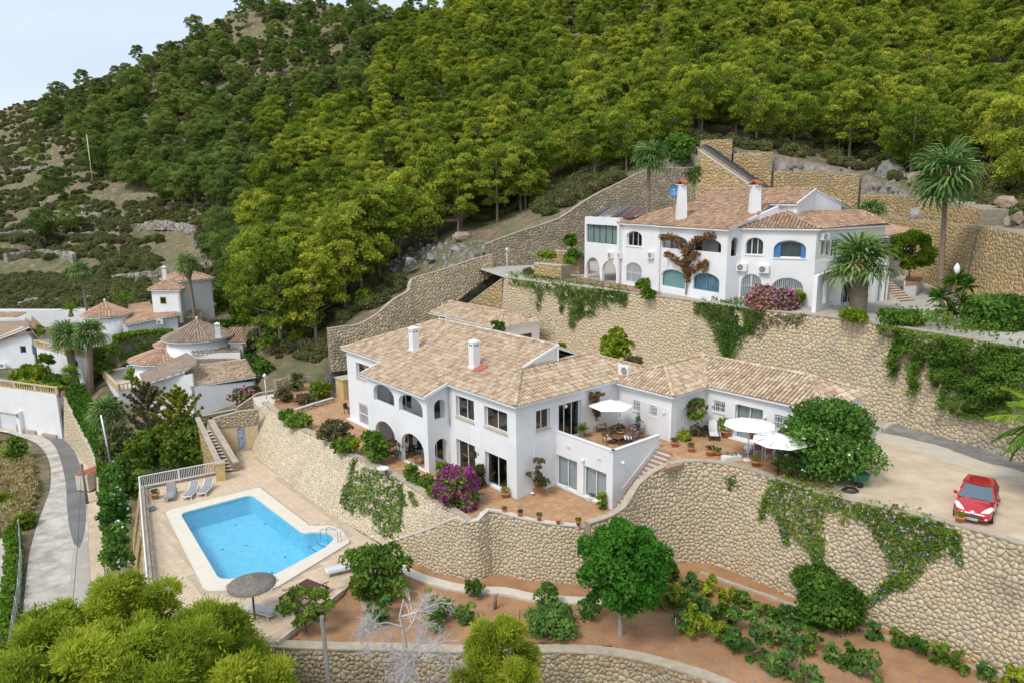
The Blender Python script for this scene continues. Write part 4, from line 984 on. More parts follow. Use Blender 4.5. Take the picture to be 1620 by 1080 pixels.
def roof(root,polys,mat='roof_tile',bed='roof_bed',thick=0.14,sp=0.27,tl=0.42,rad=0.105,under='stucco',ridges=(),seg=4,name='roof'):
 """pitched roof: a bed slab per plane (part), curved cover tiles laid course by course (joined) and ridge tiles"""
 mb = MB(); tiles = MB()
 for poly in polys:
  poly = [Vector(p) for p in poly]; n = Vector()
  for i in range(1,len(poly) - 1): n += (poly[i] - poly[0]).cross(poly[i + 1] - poly[0])
  n.normalize(); n = n if n.z > 0 else -n
  mb.cm = 0; b0 = len(mb.v); k = len(poly)
  mb.v += [tuple(p) for p in poly] + [tuple(p - Vector((0,0,thick))) for p in poly]
  for t in tessellate_polygon([poly]): mb.cm = 0; mb.face([b0 + i for i in t]); mb.cm = 1; mb.face([b0 + k + i for i in t[::-1]])
  mb.cm = 1
  for i in range(k): mb.face((b0 + i,b0 + (i + 1) % k,b0 + k + (i + 1) % k,b0 + k + i))
  s = Vector((n.x,n.y,0)); s = -(s - n * s.dot(n)); s.normalize(); s = s if s.z > 0 else -s     # up the slope
  e = n.cross(s); e.normalize()
  o = poly[0]; us = [(p - o).dot(e) for p in poly]; vs = [(p - o).dot(s) for p in poly]
  u = math.floor(min(us) / sp) * sp + sp / 2
  while u < max(us):
   xs = []
   for i in range(k):
    j = (i + 1) % k
    if (us[i] - u) * (us[j] - u) < 0: xs.append(vs[i] + (vs[j] - vs[i]) * (u - us[i]) / (us[j] - us[i]))
   xs.sort()
   for a,b in zip(xs[::2],xs[1::2]):
    v = a - 0.04 if True else a
    while v < b - 0.1:
     ln = min(tl + 0.03,b - v + 0.03); jit = random.uniform(-.008,.008); h0 = random.uniform(-.004,.006)
     tiles.cr = random.random(); b1 = len(tiles.v)
     for (vv,lift,r_) in ((v,0.030 + h0,rad),(v + ln,0.0,rad * .88)):
      c = o + e * (u + jit) + s * vv + n * lift
      for q in range(seg + 1):
       th = pi * q / seg; tiles.v.append(tuple(c + e * cos(th) * r_ + n * sin(th) * r_ * 0.78))
     for q in range(seg): tiles.face((b1 + q,b1 + q + 1,b1 + seg + 2 + q,b1 + seg + 1 + q))
     tiles.face([b1 + q for q in range(seg,-1,-1)])
     v += tl
   u += sp
 R_ = mb.build(name,[M[bed],M[under]],root)
 me = tiles.mesh('roof_tiles',M[mat],root_of(root).location); o = link('roof_tiles',me,R_); o['kind'] = 'stuff'
 if ridges:
  rt_ = MB()
  for (a,b) in ridges:
   a = Vector(a); b = Vector(b); d = (b - a); L = d.length; d.normalize(); x = d.cross(UPV).normalized(); y = x.cross(d); n_ = max(1,int(L / 0.4))
   for i in range(n_):
    p = a + d * (L * i / n_); q = a + d * (L * (i + 1) / n_ + 0.03); rt_.cr = random.random(); b1 = len(rt_.v)
    for c,r_,l in ((p,.15,.02),(q,.135,.0)):
     for k in range(6): th = pi * k / 5; rt_.v.append(tuple(c + x * cos(th) * r_ + y * (sin(th) * r_ * .8 + 0.05 + l)))
    for k in range(5): rt_.face((b1 + k,b1 + k + 1,b1 + 7 + k,b1 + 6 + k))
    rt_.face([b1 + k for k in range(6)])
  o = rt_.build('ridge_tiles',M[mat],R_); o['kind'] = 'stuff'
 return R_
def chimney(root,x,y,z0,z1,w=0.62,ang=0.0,cap='pyramid',m='stucco',parent=None,cap_mat='stucco'):
 mb = MB(); mb.box((x,y,(z0 + z1) / 2),(w,w,z1 - z0),ang)
 mb.box((x,y,z0 + (z1 - z0) * .08),(w * 1.18,w * 1.18,(z1 - z0) * .16),ang)
 c = mb.build('chimney',M[m],parent or root)
 mb = MB(); ux = Vector((cos(ang),sin(ang),0)); uy = Vector((-ux.y,ux.x,0)); C = Vector((x,y,z1 + .002)); h = w * .56
 base = [C + ux * a * h + uy * b * h for a,b in ((-1,-1),(1,-1),(1,1),(-1,1))]
 bt = len(mb.v); mb.v += [tuple(p) for p in base] + [tuple(p + Vector((0,0,.07))) for p in base] + [tuple(C + Vector((0,0,.07 + w * .32)))]
 for i in range(4): j = (i + 1) % 4; mb.face((bt + i,bt + j,bt + 4 + j,bt + 4 + i)); mb.face((bt + 4 + i,bt + 4 + j,bt + 8))
 mb.face((bt + 3,bt + 2,bt + 1,bt)); mb.build('cap',M[cap_mat],c)
 for f in (ux,-ux,uy,-uy):
  side = Vector((-f.y,f.x,0))
  for sgn in (-1,1):
   p = Vector((x,y,z1 - .2)) + f * (w / 2 + .004) + side * sgn * w * .2; mb = MB(); mb.tube([p - f * .05,p + f * .006],.075,8); mb.build('flue_hole',M['room_dark'],c)
 return c
def ac_unit(name_root,p,U,N,label,w=0.85,h=0.6,d=0.32,group=None):
 """split air conditioner outdoor unit; p centre of its back face"""
 t = thing('air_conditioner',label,'air conditioner',p,group)
 U = Vector(U).normalized(); N = Vector(N).normalized(); p = Vector(p); mb = MB()
 mb.hexa([p + U * a * w / 2 + N * (0 if e == 0 else d) + Vector((0,0,b * h / 2)) for e in (0,1) for a,b in ((-1,-1),(1,-1),(1,1),(-1,1))])
 mb.build('casing',M['white_paint'],t)
 c = p + N * (d + .006) - U * w * .12; mb = MB(); mb.tube([c - N * .03,c],h * .40,16); mb.build('fan_recess',M['dark_metal'],t)
 mb = MB()
 for r in (.14,.25,.36): 
  pts = [c + N * .018 + (U * cos(2 * pi * k / 12) + UPV * sin(2 * pi * k / 12)) * h * r for k in range(13)]
  for a,b in zip(pts,pts[1:]): mb.bar(a,b,.014)
 for k in range(6): th = 2 * pi * k / 6; mb.bar(c + N * .018,c + N * .018 + (U * cos(th) + UPV * sin(th)) * h * .39,.012)
 mb.build('fan_guard',M['alu_white'],t)
 for s in (-.3,.3):
  q = p + U * s * w - UPV * (h / 2 + .02); mb = MB(); mb.bar(q,q + N * d,.04); mb.build('bracket',M['steel'],t)
 return t
# lower villa
ZE,SL,ZR = 6.62,0.325,0
villa = thing('white_villa','two-storey white villa with broad pale tiled roof and arched loggia above the pool terrace','villa',AB(0,0))
INB,INA = UB,UA
def zm(b): return ZE + SL * b
A0 = AB(0,0)
w1 = hpx(A0,UA,721,749.3,629,663); w2 = hpx(A0,UA,766,802,647,680)
d1 = hpx(A0,UA,722,751,699,zb=0.12); d2 = hpx(A0,UA,767.4,801.5,720,zb=0.12)
W_A = Wall(villa,AB(0,0),AB(7.55,0),lambda L: rect(0,L,-0.3,ZE),[w1,w2,d1,d2],inward=INB)
window(W_A,w1,.24,2,sill='sill_stone'); window(W_A,w2,.24,2,sill='sill_stone')
window(W_A,d1,.24,2,glass='glass_dark',name='glass_door',curtain='wood_mid',curt_w=.55); window(W_A,d2,.24,2,glass='glass_dark',name='glass_door',curtain='wood_mid',curt_w=.5)
B0 = AB(0,0)
wb = hpx(B0,UB,848,870.5,647,679); sd = hpx(B0,UB,884,920,636,zb=Z1 + .05)
W_B = Wall(villa,AB(0,0.28),AB(0,9.9),lambda L: [(0,-0.3),(3.2,-.3),(3.2,Z1),(L,Z1),(L,ZE),(0,ZE)],[[(u - .28,z) for u,z in wb],[(u - .28,z) for u,z in sd]],inward=INA)
window(W_B,[(u - .28,z) for u,z in wb],.24,2,sill='sill_stone')
window(W_B,[(u - .28,z) for u,z in sd],.26,3,glass='glass_dark',name='sliding_door',curtain='curtain_blue',curt_w=1.0)
F0 = AB(7.55,-1.95)
def fz(L): return rect(0,L,-0.3,ZE - SL * 1.95)
o1 = hpx(F0,UA,631,668,624,655,kind='arch',rise=0.75); o2 = hpx(F0,UA,591,623,608,638,kind='arch',rise=0.75)
o1 = arch(min(p[0] for p in o1),max(p[0] for p in o1),3.95,5.45,.75); o2 = arch(min(p[0] for p in o2),max(p[0] for p in o2),3.95,5.45,.75)
g1 = arch(min(p[0] for p in o1),max(p[0] for p in o1) - .1,.02,2.5,1.1); g2 = arch(min(p[0] for p in o2) + .1,max(p[0] for p in o2),.02,2.5,1.1)
W_F = Wall(villa,AB(7.55,-1.95),AB(16.35,-1.95),fz,[o1,o2,g1,g2],inward=INB,t=.32)
so = [arch(.5,1.5,3.95,5.4,.5),arch(.45,1.55,0.02,2.45,.55)]
for a,nm in ((7.55,'r'),(16.35 - .0,'l')):
 Wall(villa,AB(a,-1.63),AB(a,-0.0),lambda L: [(0,-0.3),(L,-0.3),(L,ZE - .02),(0,ZE - SL * 1.63)],[[(u - .2,z) for u,z in so[0]],[(u - .2,z) for u,z in so[1]]] if nm == 'r' else [],inward=INA if nm == 'r' else -INA,t=.3)
lb = [rect(1.0,3.2,.12,2.2),rect(5.2,7.2,.12,2.2),rect(1.2,3.6,3.2,5.3),rect(5.2,7.4,3.2,5.3)]
W_L = Wall(villa,AB(7.6,0.02),AB(16.3,0.02),lambda L: rect(0,L,-0.3,ZE - .05),lb,inward=INB,m='stucco_grey')
for h in lb: window(W_L,h,.15,2,glass='glass_dark',name='glass_door',curtain='curtain')
mb = MB(); c_ = [AB(7.85,-1.62),AB(16.05,-1.62),AB(16.05,0),AB(7.85,0)]
mb.prism([p + Vector((0,0,3.1)) for p in c_],(0,0,-.25)); mb.build('loggia_floor',M['stucco_grey'],villa)
wl = hpx(A0,UA,563,585,576,600); dl = hpx(A0,UA,567.5,588,640,zb=0.1)
W_W = Wall(villa,AB(16.35,0),AB(23.4,0),lambda L: rect(0,L,-0.3,ZE),[[(u - 16.35,z) for u,z in wl],[(u - 16.35,z) for u,z in dl]],inward=INB)
window(W_W,[(u - 16.35,z) for u,z in wl],.24,2,glass='glass_dark',sill='sill_stone',curtain='curtain',curt_w=.4)
window(W_W,[(u - 16.35,z) for u,z in dl],.10,2,name='glass_door',curtain='curtain',bars=.14,tr=.5)
mb = MB(); mb.prism([AB(16.4,-.28,.1),AB(23.6,-.28,.1),AB(23.6,0,.1),AB(16.4,0,.1)],(0,0,-.3)); mb.build('plinth',M['stucco'],villa)
Wall(villa,AB(23.4,0.28),AB(23.4,12),lambda L: [(0,-.3),(L,-.3),(L,ZE),(0,ZE)],inward=-INA)
Wall(villa,AB(23.4,12),AB(0,12),lambda L: rect(0,L,-.3,ZE - .02),inward=-INB)
Wall(villa,AB(0,9.9),AB(0,12),lambda L: rect(0,L,Z1,ZE - .02),inward=INA)
T_0 = AB(0,3.5)
q1 = hpx(T_0,-UA,880,913,724,zb=.14); q2 = hpx(T_0,-UA,923,959.5,742,zb=.14)
W_T = Wall(villa,AB(0,3.5),AB(-5.3,3.5),lambda L: rect(0,L,-.3,3.93),[q1,q2],inward=INB,t=.22)
window(W_T,q1,.18,2,glass='glass_clear',name='glass_door',curtain='curtain'); window(W_T,q2,.18,2,glass='glass_clear',name='glass_door',curtain='curtain')
W_S = Wall(villa,AB(-5.3,3.5),AB(-5.3,8.1),lambda L: rect(0,L,-.3,3.93),inward=INA,t=.22)
Wall(villa,AB(-5.3,8.1),AB(-5.3,9.6),lambda L: rect(0,L,-.3,Z1 - .03),inward=INA,t=.22)
mb = MB()
for a,b in ((AB(.0,3.5,3.96),AB(-5.33,3.5,3.96)),(AB(-5.3,3.4,3.96),AB(-5.3,8.12,3.96))):
 d = (b - a).normalized(); inn = UB if abs(d.dot(UA)) > .7 else UA; mb.bar(a + inn * .1,b + inn * .1,.27,.05)
mb.build('parapet_cap',M['white_paint'],villa)
def RP(a,b,z): return AB(a,b,z)
e = .32; zr = zm(6.8)
main = [RP(-e,-e,zm(-e)),RP(7.3,-e,zm(-e)),RP(7.3,-2.3,zm(-2.3)),RP(16.65,-2.3,zm(-2.3)),RP(16.65,-e,zm(-e)),RP(23.75,-e,zm(-e)),RP(18.6,6.8,zr),RP(3.4,6.8,zr),RP(3.4,3.4,zm(3.4))]
zk = zm(3.4)
right = [RP(-e,-e,zm(-e)),RP(3.4,3.4,zk),RP(3.4,10.2,zk),RP(-e,13.7,zm(-e))]
lefth = [RP(23.75,-e,zm(-e)),RP(18.6,6.8,zr),RP(23.75,12.6,zm(-e))]
back = [RP(3.4,6.8,zr),RP(18.6,6.8,zr),RP(23.75,12.6,zm(-e)),RP(3.4,12.6,zm(-e))]
back2 = [RP(-e,13.7,zm(-e)),RP(3.4,10.2,zk),RP(3.4,13.7,zm(-e))]
R1 = roof(villa,[main,right,lefth,back,back2],ridges=[(main[0],main[8]),(main[6],main[7]),(right[2],right[3]),(right[1] + Vector((0,0,0.0)),right[2]),(lefth[0],lefth[1])])
Wall(villa,AB(3.38,3.45),AB(3.38,6.9),lambda L: [(0,zk - .1),(L,zk - .1),(L,zr - .05),(0,zm(3.45) - .05)],inward=INA,name='gable_wall')
mb = MB(); mb.bar(RP(3.28,3.4,zk + .05),RP(3.28,6.95,zr + .08),.12,.16); mb.bar(RP(3.3,6.85,zk),RP(3.3,6.85,zr + .12),.16,.16)
mb.build('verge',M['white_paint'],villa)
mb = MB(); mb.bar(RP(7.28,-2.32,zm(-2.32) - .02),RP(7.28,-.3,zm(-.3) - .02),.1,.2); mb.bar(RP(16.67,-2.32,zm(-2.32) - .02),RP(16.67,-.3,zm(-.3) - .02),.1,.2); mb.bar(RP(3.4,6.86,zr + .1),RP(18.6,6.86,zr + .1),.2,.12)
mb.build('verge',M['white_paint'],villa)
for (a,b,lab) in ((15.5,2.15,None),(7.25,2.15,None)):
 p = AB(a,b); chimney(villa,p.x,p.y,zm(b) - .2,zm(b) + (1.75 if a > 10 else 1.9),.60,radians(40),parent=R1)
mb = MB(); p0 = AB(6.5,2.1,zm(2.1) + .1); mb.prism([AB(6.9,2.6,zm(2.6) + .13),AB(6.1,2.6,zm(2.6) + .13),AB(6.1,1.7,zm(1.7) + .13),AB(6.9,1.7,zm(1.7) + .13)],(0,0,-.1)); mb.build('chimney_flashing',M['brick_red'],villa)
mb = MB(); p = AB(7.45,-.05); mb.tube([(p.x,p.y,ZE - .3),(p.x,p.y,3.3)],.045,6); mb.build('drainpipe',M['alu_white'],villa)
for i in range(9): pass
mb = MB(); mb.tube([AB(-5.4,4.3,.35 + .9),AB(-5.4,7.6,Z1 - .2 + .55)],.03,6); mb.build('handrail',M['white_paint'],villa)
for (a,b,z,N) in ((-5.3,4.35,3.0,-UA),(-2.75,3.5,2.65,-UB),(0,4.4,5.55,-UA)):
 p = AB(a,b,z) + N * .1; mb = MB(); mb.lathe(p,[(.03,.12),(.11,.06),(.12,-.05),(.05,-.14)],8); mb.build('wall_lamp',M['white_paint'],villa)
for (W,uu,zz) in ((W_T,1.15,3.05),(W_T,3.95,3.0)):
 mb = MB(); 
 for k in range(4): mb.bar(W.at(uu,zz + k * .05,.02),W.at(uu + .35,zz + k * .05,.02),.02)
 mb.build('vent',M['alu_white'],villa)
def trellis(root,W,u0,u1,z0,z1,name='trellis',step=.22,both=True):
 mb = MB(); L = z1 - z0; k = u0 - L
 while k < u1:
  for sgn in ((1,-1) if both else (1,)):
   a = max(u0,k) ; b = min(u1,k + L)
   if b > a:
    za,zb_ = z0 + (a - k),z0 + (b - k)
    if sgn < 0: za,zb_ = z1 - (a - k),z1 - (b - k)
    mb.bar(W.at(a,za,.03 if sgn > 0 else .045),W.at(b,zb_,.03 if sgn > 0 else .045),.025,.012)
  k += step
 mb.build(name,M['white_paint'],root)
trellis(villa,W_A,3.9,5.0,2.5,3.9,both=False); trellis(villa,W_B,1.2,2.4,2.3,3.7,both=False)
st = thing('outside_stairs','flight of pale steps with terracotta treads climbing beside the white terrace wing','stairs',AB(-5.4,3.7))
ns = 15; b0_,b1_ = 3.65,8.0
for k in range(ns):
 bb = b0_ + (b1_ - b0_) * k / ns; b2 = b0_ + (b1_ - b0_) * (k + 1) / ns; z = Z1 * (k + 1) / ns
 mb = MB(); mb.prism([AB(-5.34,bb,z - .035),AB(-6.5,bb,z - .035),AB(-6.5,b2,z - .035),AB(-5.34,b2,z - .035)],(0,0,-max(.25,.16))); s_ = mb.build('step',M['stucco_warm'],st)
 mb = MB(); mb.prism([AB(-5.34,bb - .03,z),AB(-6.52,bb - .03,z),AB(-6.52,b2 - .01,z),AB(-5.34,b2 - .01,z)],(0,0,-.034)); mb.build('tread',M['tread'],s_)
mb = MB(); mb.prism([AB(-5.36,b0_,-.1),AB(-6.48,b0_,-.1),AB(-6.48,b1_,Z1 - .3),AB(-5.36,b1_,Z1 - .3)],(0,0,-.6)); mb.build('stair_base',M['stucco_warm'],st)
sh = [(1.0,3.9,.02),(-0,0,0)]
mb = MB(); Lp = [AB(-6.52,b0_ + (b1_ - b0_) * k / 8,Z1 * k / 8 + .02) for k in range(9)]
Rp = [Vector((p.x,p.y,p.z + .05)) for p in (W1top[i] for i in (1,2,3,4,5,5,6,6,7))]
for i in range(8): b_ = len(mb.v); mb.v += [tuple(Lp[i]),tuple(Rp[i]),tuple(Rp[i + 1]),tuple(Lp[i + 1])]; mb.face((b_,b_ + 1,b_ + 2,b_ + 3))
mb.build('stair_shoulder',M['coping'],kind='structure')
# annex
annex = thing('guest_annex','single-storey white annex with hipped tiled roof behind the patio parasols','annex',AB(0,10,Z1))
ZA = 6.36
Q = [AB(0.05,9.8),AB(-5.05,9.6),AB(-5.2,13.35),AB(-13.35,13.7),AB(-13.35,19.5)]
U1 = (Q[1] - Q[0]).normalized()
h_d = hpx(Q[0],U1,964,977,624,zb=Z1 + .05); h_1 = hpx(Q[0],U1,1002,1013,633,650); h_2 = hpx(Q[0],U1,1027.6,1039.6,641,658)
X1 = Wall(annex,Q[0],Q[1],lambda L: rect(0,L,Z1 - .3,ZA),[h_d,h_1,h_2],inward=UB)
window(X1,h_d,.18,2,glass='glass_dark',name='glass_door',curtain='curtain_blue',curt_w=.5)
for h in (h_1,h_2): window(X1,h,.2,1,glass='glass_dark',bars=.16,sill='white_paint')
X2 = Wall(annex,Q[1],Q[2],lambda L: rect(0,L,Z1 - .3,ZA),inward=UA)
U3 = (Q[3] - Q[2]).normalized()
k1_ = hpx(Q[2],U3,1129,1147.5,634,652); k2_ = hpx(Q[2],U3,1163.5,1207.5,643,zb=Z1 + .08); k3_ = hpx(Q[2],U3,1225,1276,660,684)
X3 = Wall(annex,Q[2],Q[3],lambda L: rect(0,L,Z1 - .3,ZA),[k1_,k2_,k3_],inward=UB)
window(X3,k1_,.2,2,glass='glass_dark',bars=.15,sill='white_paint'); window(X3,k2_,.2,2,glass='glass_clear',name='sliding_door',curtain='curtain_grey')
window(X3,k3_,.2,4,glass='glass_clear',bars=.17,curtain='shutter_white',curt_w=.5)
X4 = Wall(annex,Q[3],Q[4],lambda L: rect(0,L,Z1 - .3,ZA),[rect(1.2,2.2,4.3,5.4)],inward=UA); window(X4,rect(1.2,2.2,4.3,5.4),.2,1)
Wall(annex,Q[4],AB(0,19.5),lambda L: rect(0,L,Z1 - .3,ZA - .02),inward=-UB); Wall(annex,AB(0,19.5),Q[0],lambda L: rect(0,L,Z1 - .3,ZA - .02),inward=-UA)
zb_ = ZA + .0; zt_ = 7.62; ov = .3
a0,a1,a2 = .3,-5.4,-13.7; b0,b1,b2 = 9.3,13.1,19.9; rm = (a0 + a1) / 2; rb = (b1 + b2) / 2
G = lambda a,b,z: AB(a,b,z)
r1 = [G(a0,b0,zb_),G(a1,b0,zb_),G(rm,b0 + 2.6,zt_)]
r2 = [G(a1,b0,zb_),G(a1,b1,zb_),G(rm,rb,zt_),G(rm,b0 + 2.6,zt_)]
r3 = [G(a1,b1,zb_),G(a2,b1 + .3,zb_),G(a2 + 2.6,rb,zt_),G(rm,rb,zt_)]
r4 = [G(a2,b1 + .3,zb_),G(a2,b2,zb_),G(a2 + 2.6,rb,zt_)]
r5 = [G(a2,b2,zb_),G(a0,b2,zb_),G(rm,rb,zt_),G(a2 + 2.6,rb,zt_)]
r6 = [G(a0,b0,zb_),G(rm,b0 + 2.6,zt_),G(rm,rb,zt_),G(a0,b2,zb_)]
R2 = roof(annex,[r1,r2,r3,r4,r5,r6],sp=.29,rad=.118,ridges=[(r1[0],r1[2]),(r1[1],r1[2]),(r2[3],r2[2]),(r3[0],r3[3]),(r3[3],r3[2]),(r4[0],r4[2]),(r4[1],r4[2])])
trellis(annex,X1,1.9,4.9,Z1 + .1,Z1 + 2.3); 
mb = MB()
for k in range(7): mb.bar(X2.at(.4 + k * .3,Z1 + .1,.03),X2.at(.4 + k * .3,Z1 + 2.0,.03),.025)
for k in range(9): mb.bar(X2.at(.3,Z1 + .2 + k * .22,.045),X2.at(2.4,Z1 + .2 + k * .22,.045),.02)
mb.build('trellis',M['white_paint'],annex)
for (W,u,z) in ((X3,.3,5.1),(X3,2.1,5.55),(X3,4.25,5.05),(X1,4.2,5.0)):
 p = W.at(u + .3,z,.08); mb = MB(); mb.lathe(p,[(.04,.12),(.1,.05),(.1,-.06),(.04,-.13)],8); mb.build('wall_lamp',M['alu_white'],annex)
mb = MB(); mb.prism([AB(-3.0,13.55,Z1 + .12),AB(-13.3,13.6,Z1 + .12),AB(-13.3,13.35,Z1 + .12),AB(-5.4,13.05,Z1 + .12)],(0,0,-.2)); mb.build('plinth',M['stucco'],annex)
# garage behind
gar = thing('garage','small white garage with brown-red door and hipped roof behind the lower villa','garage',AB(23,17,Z1))
g0,g1_,g2_,g3_ = AB(23.1,17.3),AB(23.1,22.9),AB(33,22.9),AB(33,17.3)
gd = hpx(g0,UB,815,842,522,zb=Z1)
gd = rect(max(.3,min(p[0] for p in gd)),max(p[0] for p in gd),Z1,5.0)
Wg = Wall(gar,g0,g1_,lambda L: rect(0,L,Z1 - .5,6.15),[gd],inward=UA)
mb = MB(); u0_,u1_ = gd[0][0],gd[1][0]
for k in range(8): zz = Z1 + (5.0 - Z1) * k / 8; solid(mb,Wg,rect(u0_,u1_,zz + .01,zz + (5.0 - Z1) / 8 - .01),-.15,-.2)
solid(mb,Wg,rect(u0_,u1_,Z1,5.0),-.2,-.24); mb.build('garage_door',M['garage_red'],gar)
Wall(gar,g1_,g2_,lambda L: rect(0,L,Z1 - .5,6.15),inward=-UB); Wall(gar,g3_,g0,lambda L: rect(0,L,Z1 - .5,6.15),inward=UB); Wall(gar,g2_,g3_,lambda L: rect(0,L,Z1 - .5,6.15),inward=-UA)
zg = 6.2; zgt = 7.2
s1 = [AB(22.8,17,zg),AB(22.8,23.2,zg),AB(25.8,20.1,zgt)]; s2 = [AB(22.8,17,zg),AB(36,17,zg),AB(36,20.1,zgt),AB(25.8,20.1,zgt)]; s3 = [AB(22.8,23.2,zg),AB(36,23.2,zg),AB(36,20.1,zgt),AB(25.8,20.1,zgt)]
roof(gar,[s1,s2,s3],mat='roof_tile',sp=.3,rad=.12,ridges=[(s1[0],s1[2]),(s1[1],s1[2]),(s1[2],s2[2])])
mb = MB(); p = P(839,520,7.0); 
def antenna(x,y,z0,h,label,frame=True):
 t = thing('tv_antenna',label,'antenna',(x,y,z0)); mb = MB(); mb.tube([(x,y,z0),(x,y,z0 + h)],.025,6); mb.build('mast',M['steel'],t)
 mb = MB(); mb.bar((x - .45,y - .2,z0 + h * .92),(x + .45,y + .2,z0 + h * .92),.03)
 for k in range(6): q = Vector((x - .4 + .16 * k,y - .18 + .07 * k,z0 + h * .92)); mb.bar(q + Vector((-.1,.22,0)),q + Vector((.1,-.22,0)),.015)
 mb.build('elements',M['steel'],t)
 if frame:
  mb = MB()
  for dx in (-.3,.3): mb.bar((x + dx,y,z0 - .05),(x + dx,y,z0 + .7),.04); mb.bar((x + dx,y + .5,z0 - .1),(x + dx,y,z0 + .7),.03)
  mb.bar((x - .3,y,z0 + .68),(x + .3,y,z0 + .68),.04); mb.build('support_frame',M['white_paint'],t)
p = AB(17.3,6.3); antenna(p.x,p.y,zm(6.3) + .1,1.9,'tv antenna on a white frame on the ridge of the lower villa, left end')
p = AB(3.6,6.7); antenna(p.x,p.y,zr + .1,1.9,'thin tv antenna at the right end of the lower villa\'s high ridge',False)
# upper villa
uv = thing('upper_villa','long two-storey white villa with arched windows and two tall chimneys on the upper terrace','villa',P(1284,485,10))
Z2 = 9.98; ZU = 16.62; ZM = 13.2
c1 = P(1284,485,10); cA = P(919,439,10); cB = P(977,448,10); cW0 = P(1072,466,10); cW1 = P(1146.5,480,10); cJ = P(1168,478,10)
UU = (cA - cW1); UU.z = 0; UU.normalize(); VV_ = Vector((-UU.y,UU.x,0)); VV_ = VV_ if VV_.y > 0 else -VV_      # UU to the left, VV_ to the back
O = Vector((cW1.x,cW1.y,0))
def UVp(u,v,z=0): return O + UU * u + VV_ * v + Vector((0,0,z))
def uvc(p): d = Vector((p.x,p.y,0)) - O; return d.dot(UU),d.dot(VV_)
pass
def rise(v): return 16.58 + SL * v
U0,U1_,U2_ = 9.2,16.1,22.7
def UW(u0,v0,u1,v1): return UVp(u0,v0),UVp(u1,v1)
Fp = UVp(0,0)
def uh(xl,xr,yt,yb=None,zb=None,kind='arch',rise_=.6,P0=None,U=None): return hpx(P0 if P0 is not None else Fp,U if U is not None else UU,xl,xr,yt,yb,zb,kind,rise_)
hA = uh(1096,1141,377,398.5); hB = uh(1047,1088,373.5,394); hC = uh(1046,1084,426.5,456,rise_=.7); hD = uh(1096,1138,432,461,rise_=.7)
WU = Wall(uv,UVp(0,0),UVp(U0,0),lambda L: rect(0,L,Z2 - .4,16.55),[hA,hB,hC,hD],inward=VV_)
window(WU,hC,.12,1,glass='glass_clear',curtain='curtain_teal',fm='alu_white',label='arched window with turquoise curtain'); window(WU,hD,.12,2,glass='glass_clear',curtain='curtain_blue',fm='blue_pale',label='arched window with blue blind')
WUi = Wall(uv,UVp(.3,1.9),UVp(U0,1.9),lambda L: rect(0,L,ZM,16.9),[rect(.8,3.0,ZM + .1,15.4),rect(5.0,7.2,ZM + .1,15.4)],inward=VV_,m='stucco_grey')
window(WUi,rect(.8,3.0,ZM + .1,15.4),.1,2,glass='glass_dark',name='glass_door',curtain='curtain_grey'); window(WUi,rect(5.0,7.2,ZM + .1,15.4),.1,2,glass='glass_dark',name='glass_door',curtain='curtain_grey')
mb = MB(); mb.prism([UVp(.2,.26,ZM + .1),UVp(U0,.26,ZM + .1),UVp(U0,1.9,ZM + .1),UVp(.2,1.9,ZM + .1)],(0,0,-.2)); mb.build('loggia_floor',M['stucco_grey'],uv)
side_top = lambda L: [(0,Z2 - .4),(L,Z2 - .4),(L,rise(L) - .05),(0,16.5)]
Jp = Vector((cJ.x,cJ.y,0)); ju,jv = uvc(cJ); print('J',ju,jv,'c1',uvc(c1))
Sd = (Jp - Fp); Sd.z = 0; sl_ = Sd.length
WJ = Wall(uv,Fp,Fp + Sd.normalized() * max(sl_,5.6),side_top,[arch(sl_ * .28,sl_ * .80,14.1,15.75,.45)],inward=UU)
q_ = UVp(U0,.35); W_m = None
hE = uh(991.4,1015.5,366,390,P0=q_); hF = uh(990,1015,415.5,447,P0=q_,rise_=.7); hG = uh(1031,1040,369,391,P0=q_); hH = uh(1030,1039.5,420,452,P0=q_,rise_=.6)
W_m = Wall(uv,q_,UVp(U1_,.35),lambda L: rect(0,L,Z2 - .4,16.6),[hE,hF],inward=VV_)
window(W_m,hE,.2,3,sill='stucco',glass='glass'); window(W_m,hF,.1,3,bars=.16,curtain='curtain_grey',tr=.45,glass='glass_clear')
mb = MB(); p = UVp(U1_ - .1,.28); mb.tube([(p.x,p.y,16.5),(p.x,p.y,Z2)],.05,6); mb.build('drainpipe',M['alu_white'],uv)
Wall(uv,UVp(U0,0),UVp(U0,.35),lambda L: rect(0,L,Z2 - .4,16.55),inward=-UU,t=.2)
q2_ = UVp(U1_,0)
hI = uh(923.6,974,356,385,kind='rect',P0=q2_); hK = arch(.35,3.0,Z2 - .3,12.35,1.2); hL_ = arch(3.5,6.2,Z2 - .3,12.5,1.25)
hI = rect(.3,6.3,min(p[1] for p in hI),max(p[1] for p in hI))
W_f = Wall(uv,q2_,UVp(U2_,0),lambda L: rect(0,L,Z2 - .4,17.0),[hI,hK,hL_],inward=VV_)
window(W_f,hI,.2,5,glass='glass_clear',fm='dark_metal',fw=.035,curtain='curtain_grey',label='wide glazed bay with vertical blinds')
Wall(uv,UVp(U2_,0.28),UVp(U2_,7),lambda L: [(0,12.8),(L,12.8),(L,17),(0,17)],inward=-UU); Wall(uv,UVp(U2_,7),UVp(0,12),lambda L: rect(0,L,Z2,16.9),inward=-VV_)
Wall(uv,UVp(U1_,.3),UVp(U1_,7),lambda L: rect(0,L,Z2 - .3,17),inward=UU,m='stucco_grey')
mb = MB(); mb.prism([UVp(U1_,0.3,16.75),UVp(U2_ - .28,0.3,16.75),UVp(U2_ - .28,7,16.75),UVp(U1_,7,16.75)],(0,0,-.2)); mb.build('flat_roof',M['stucco'],uv)
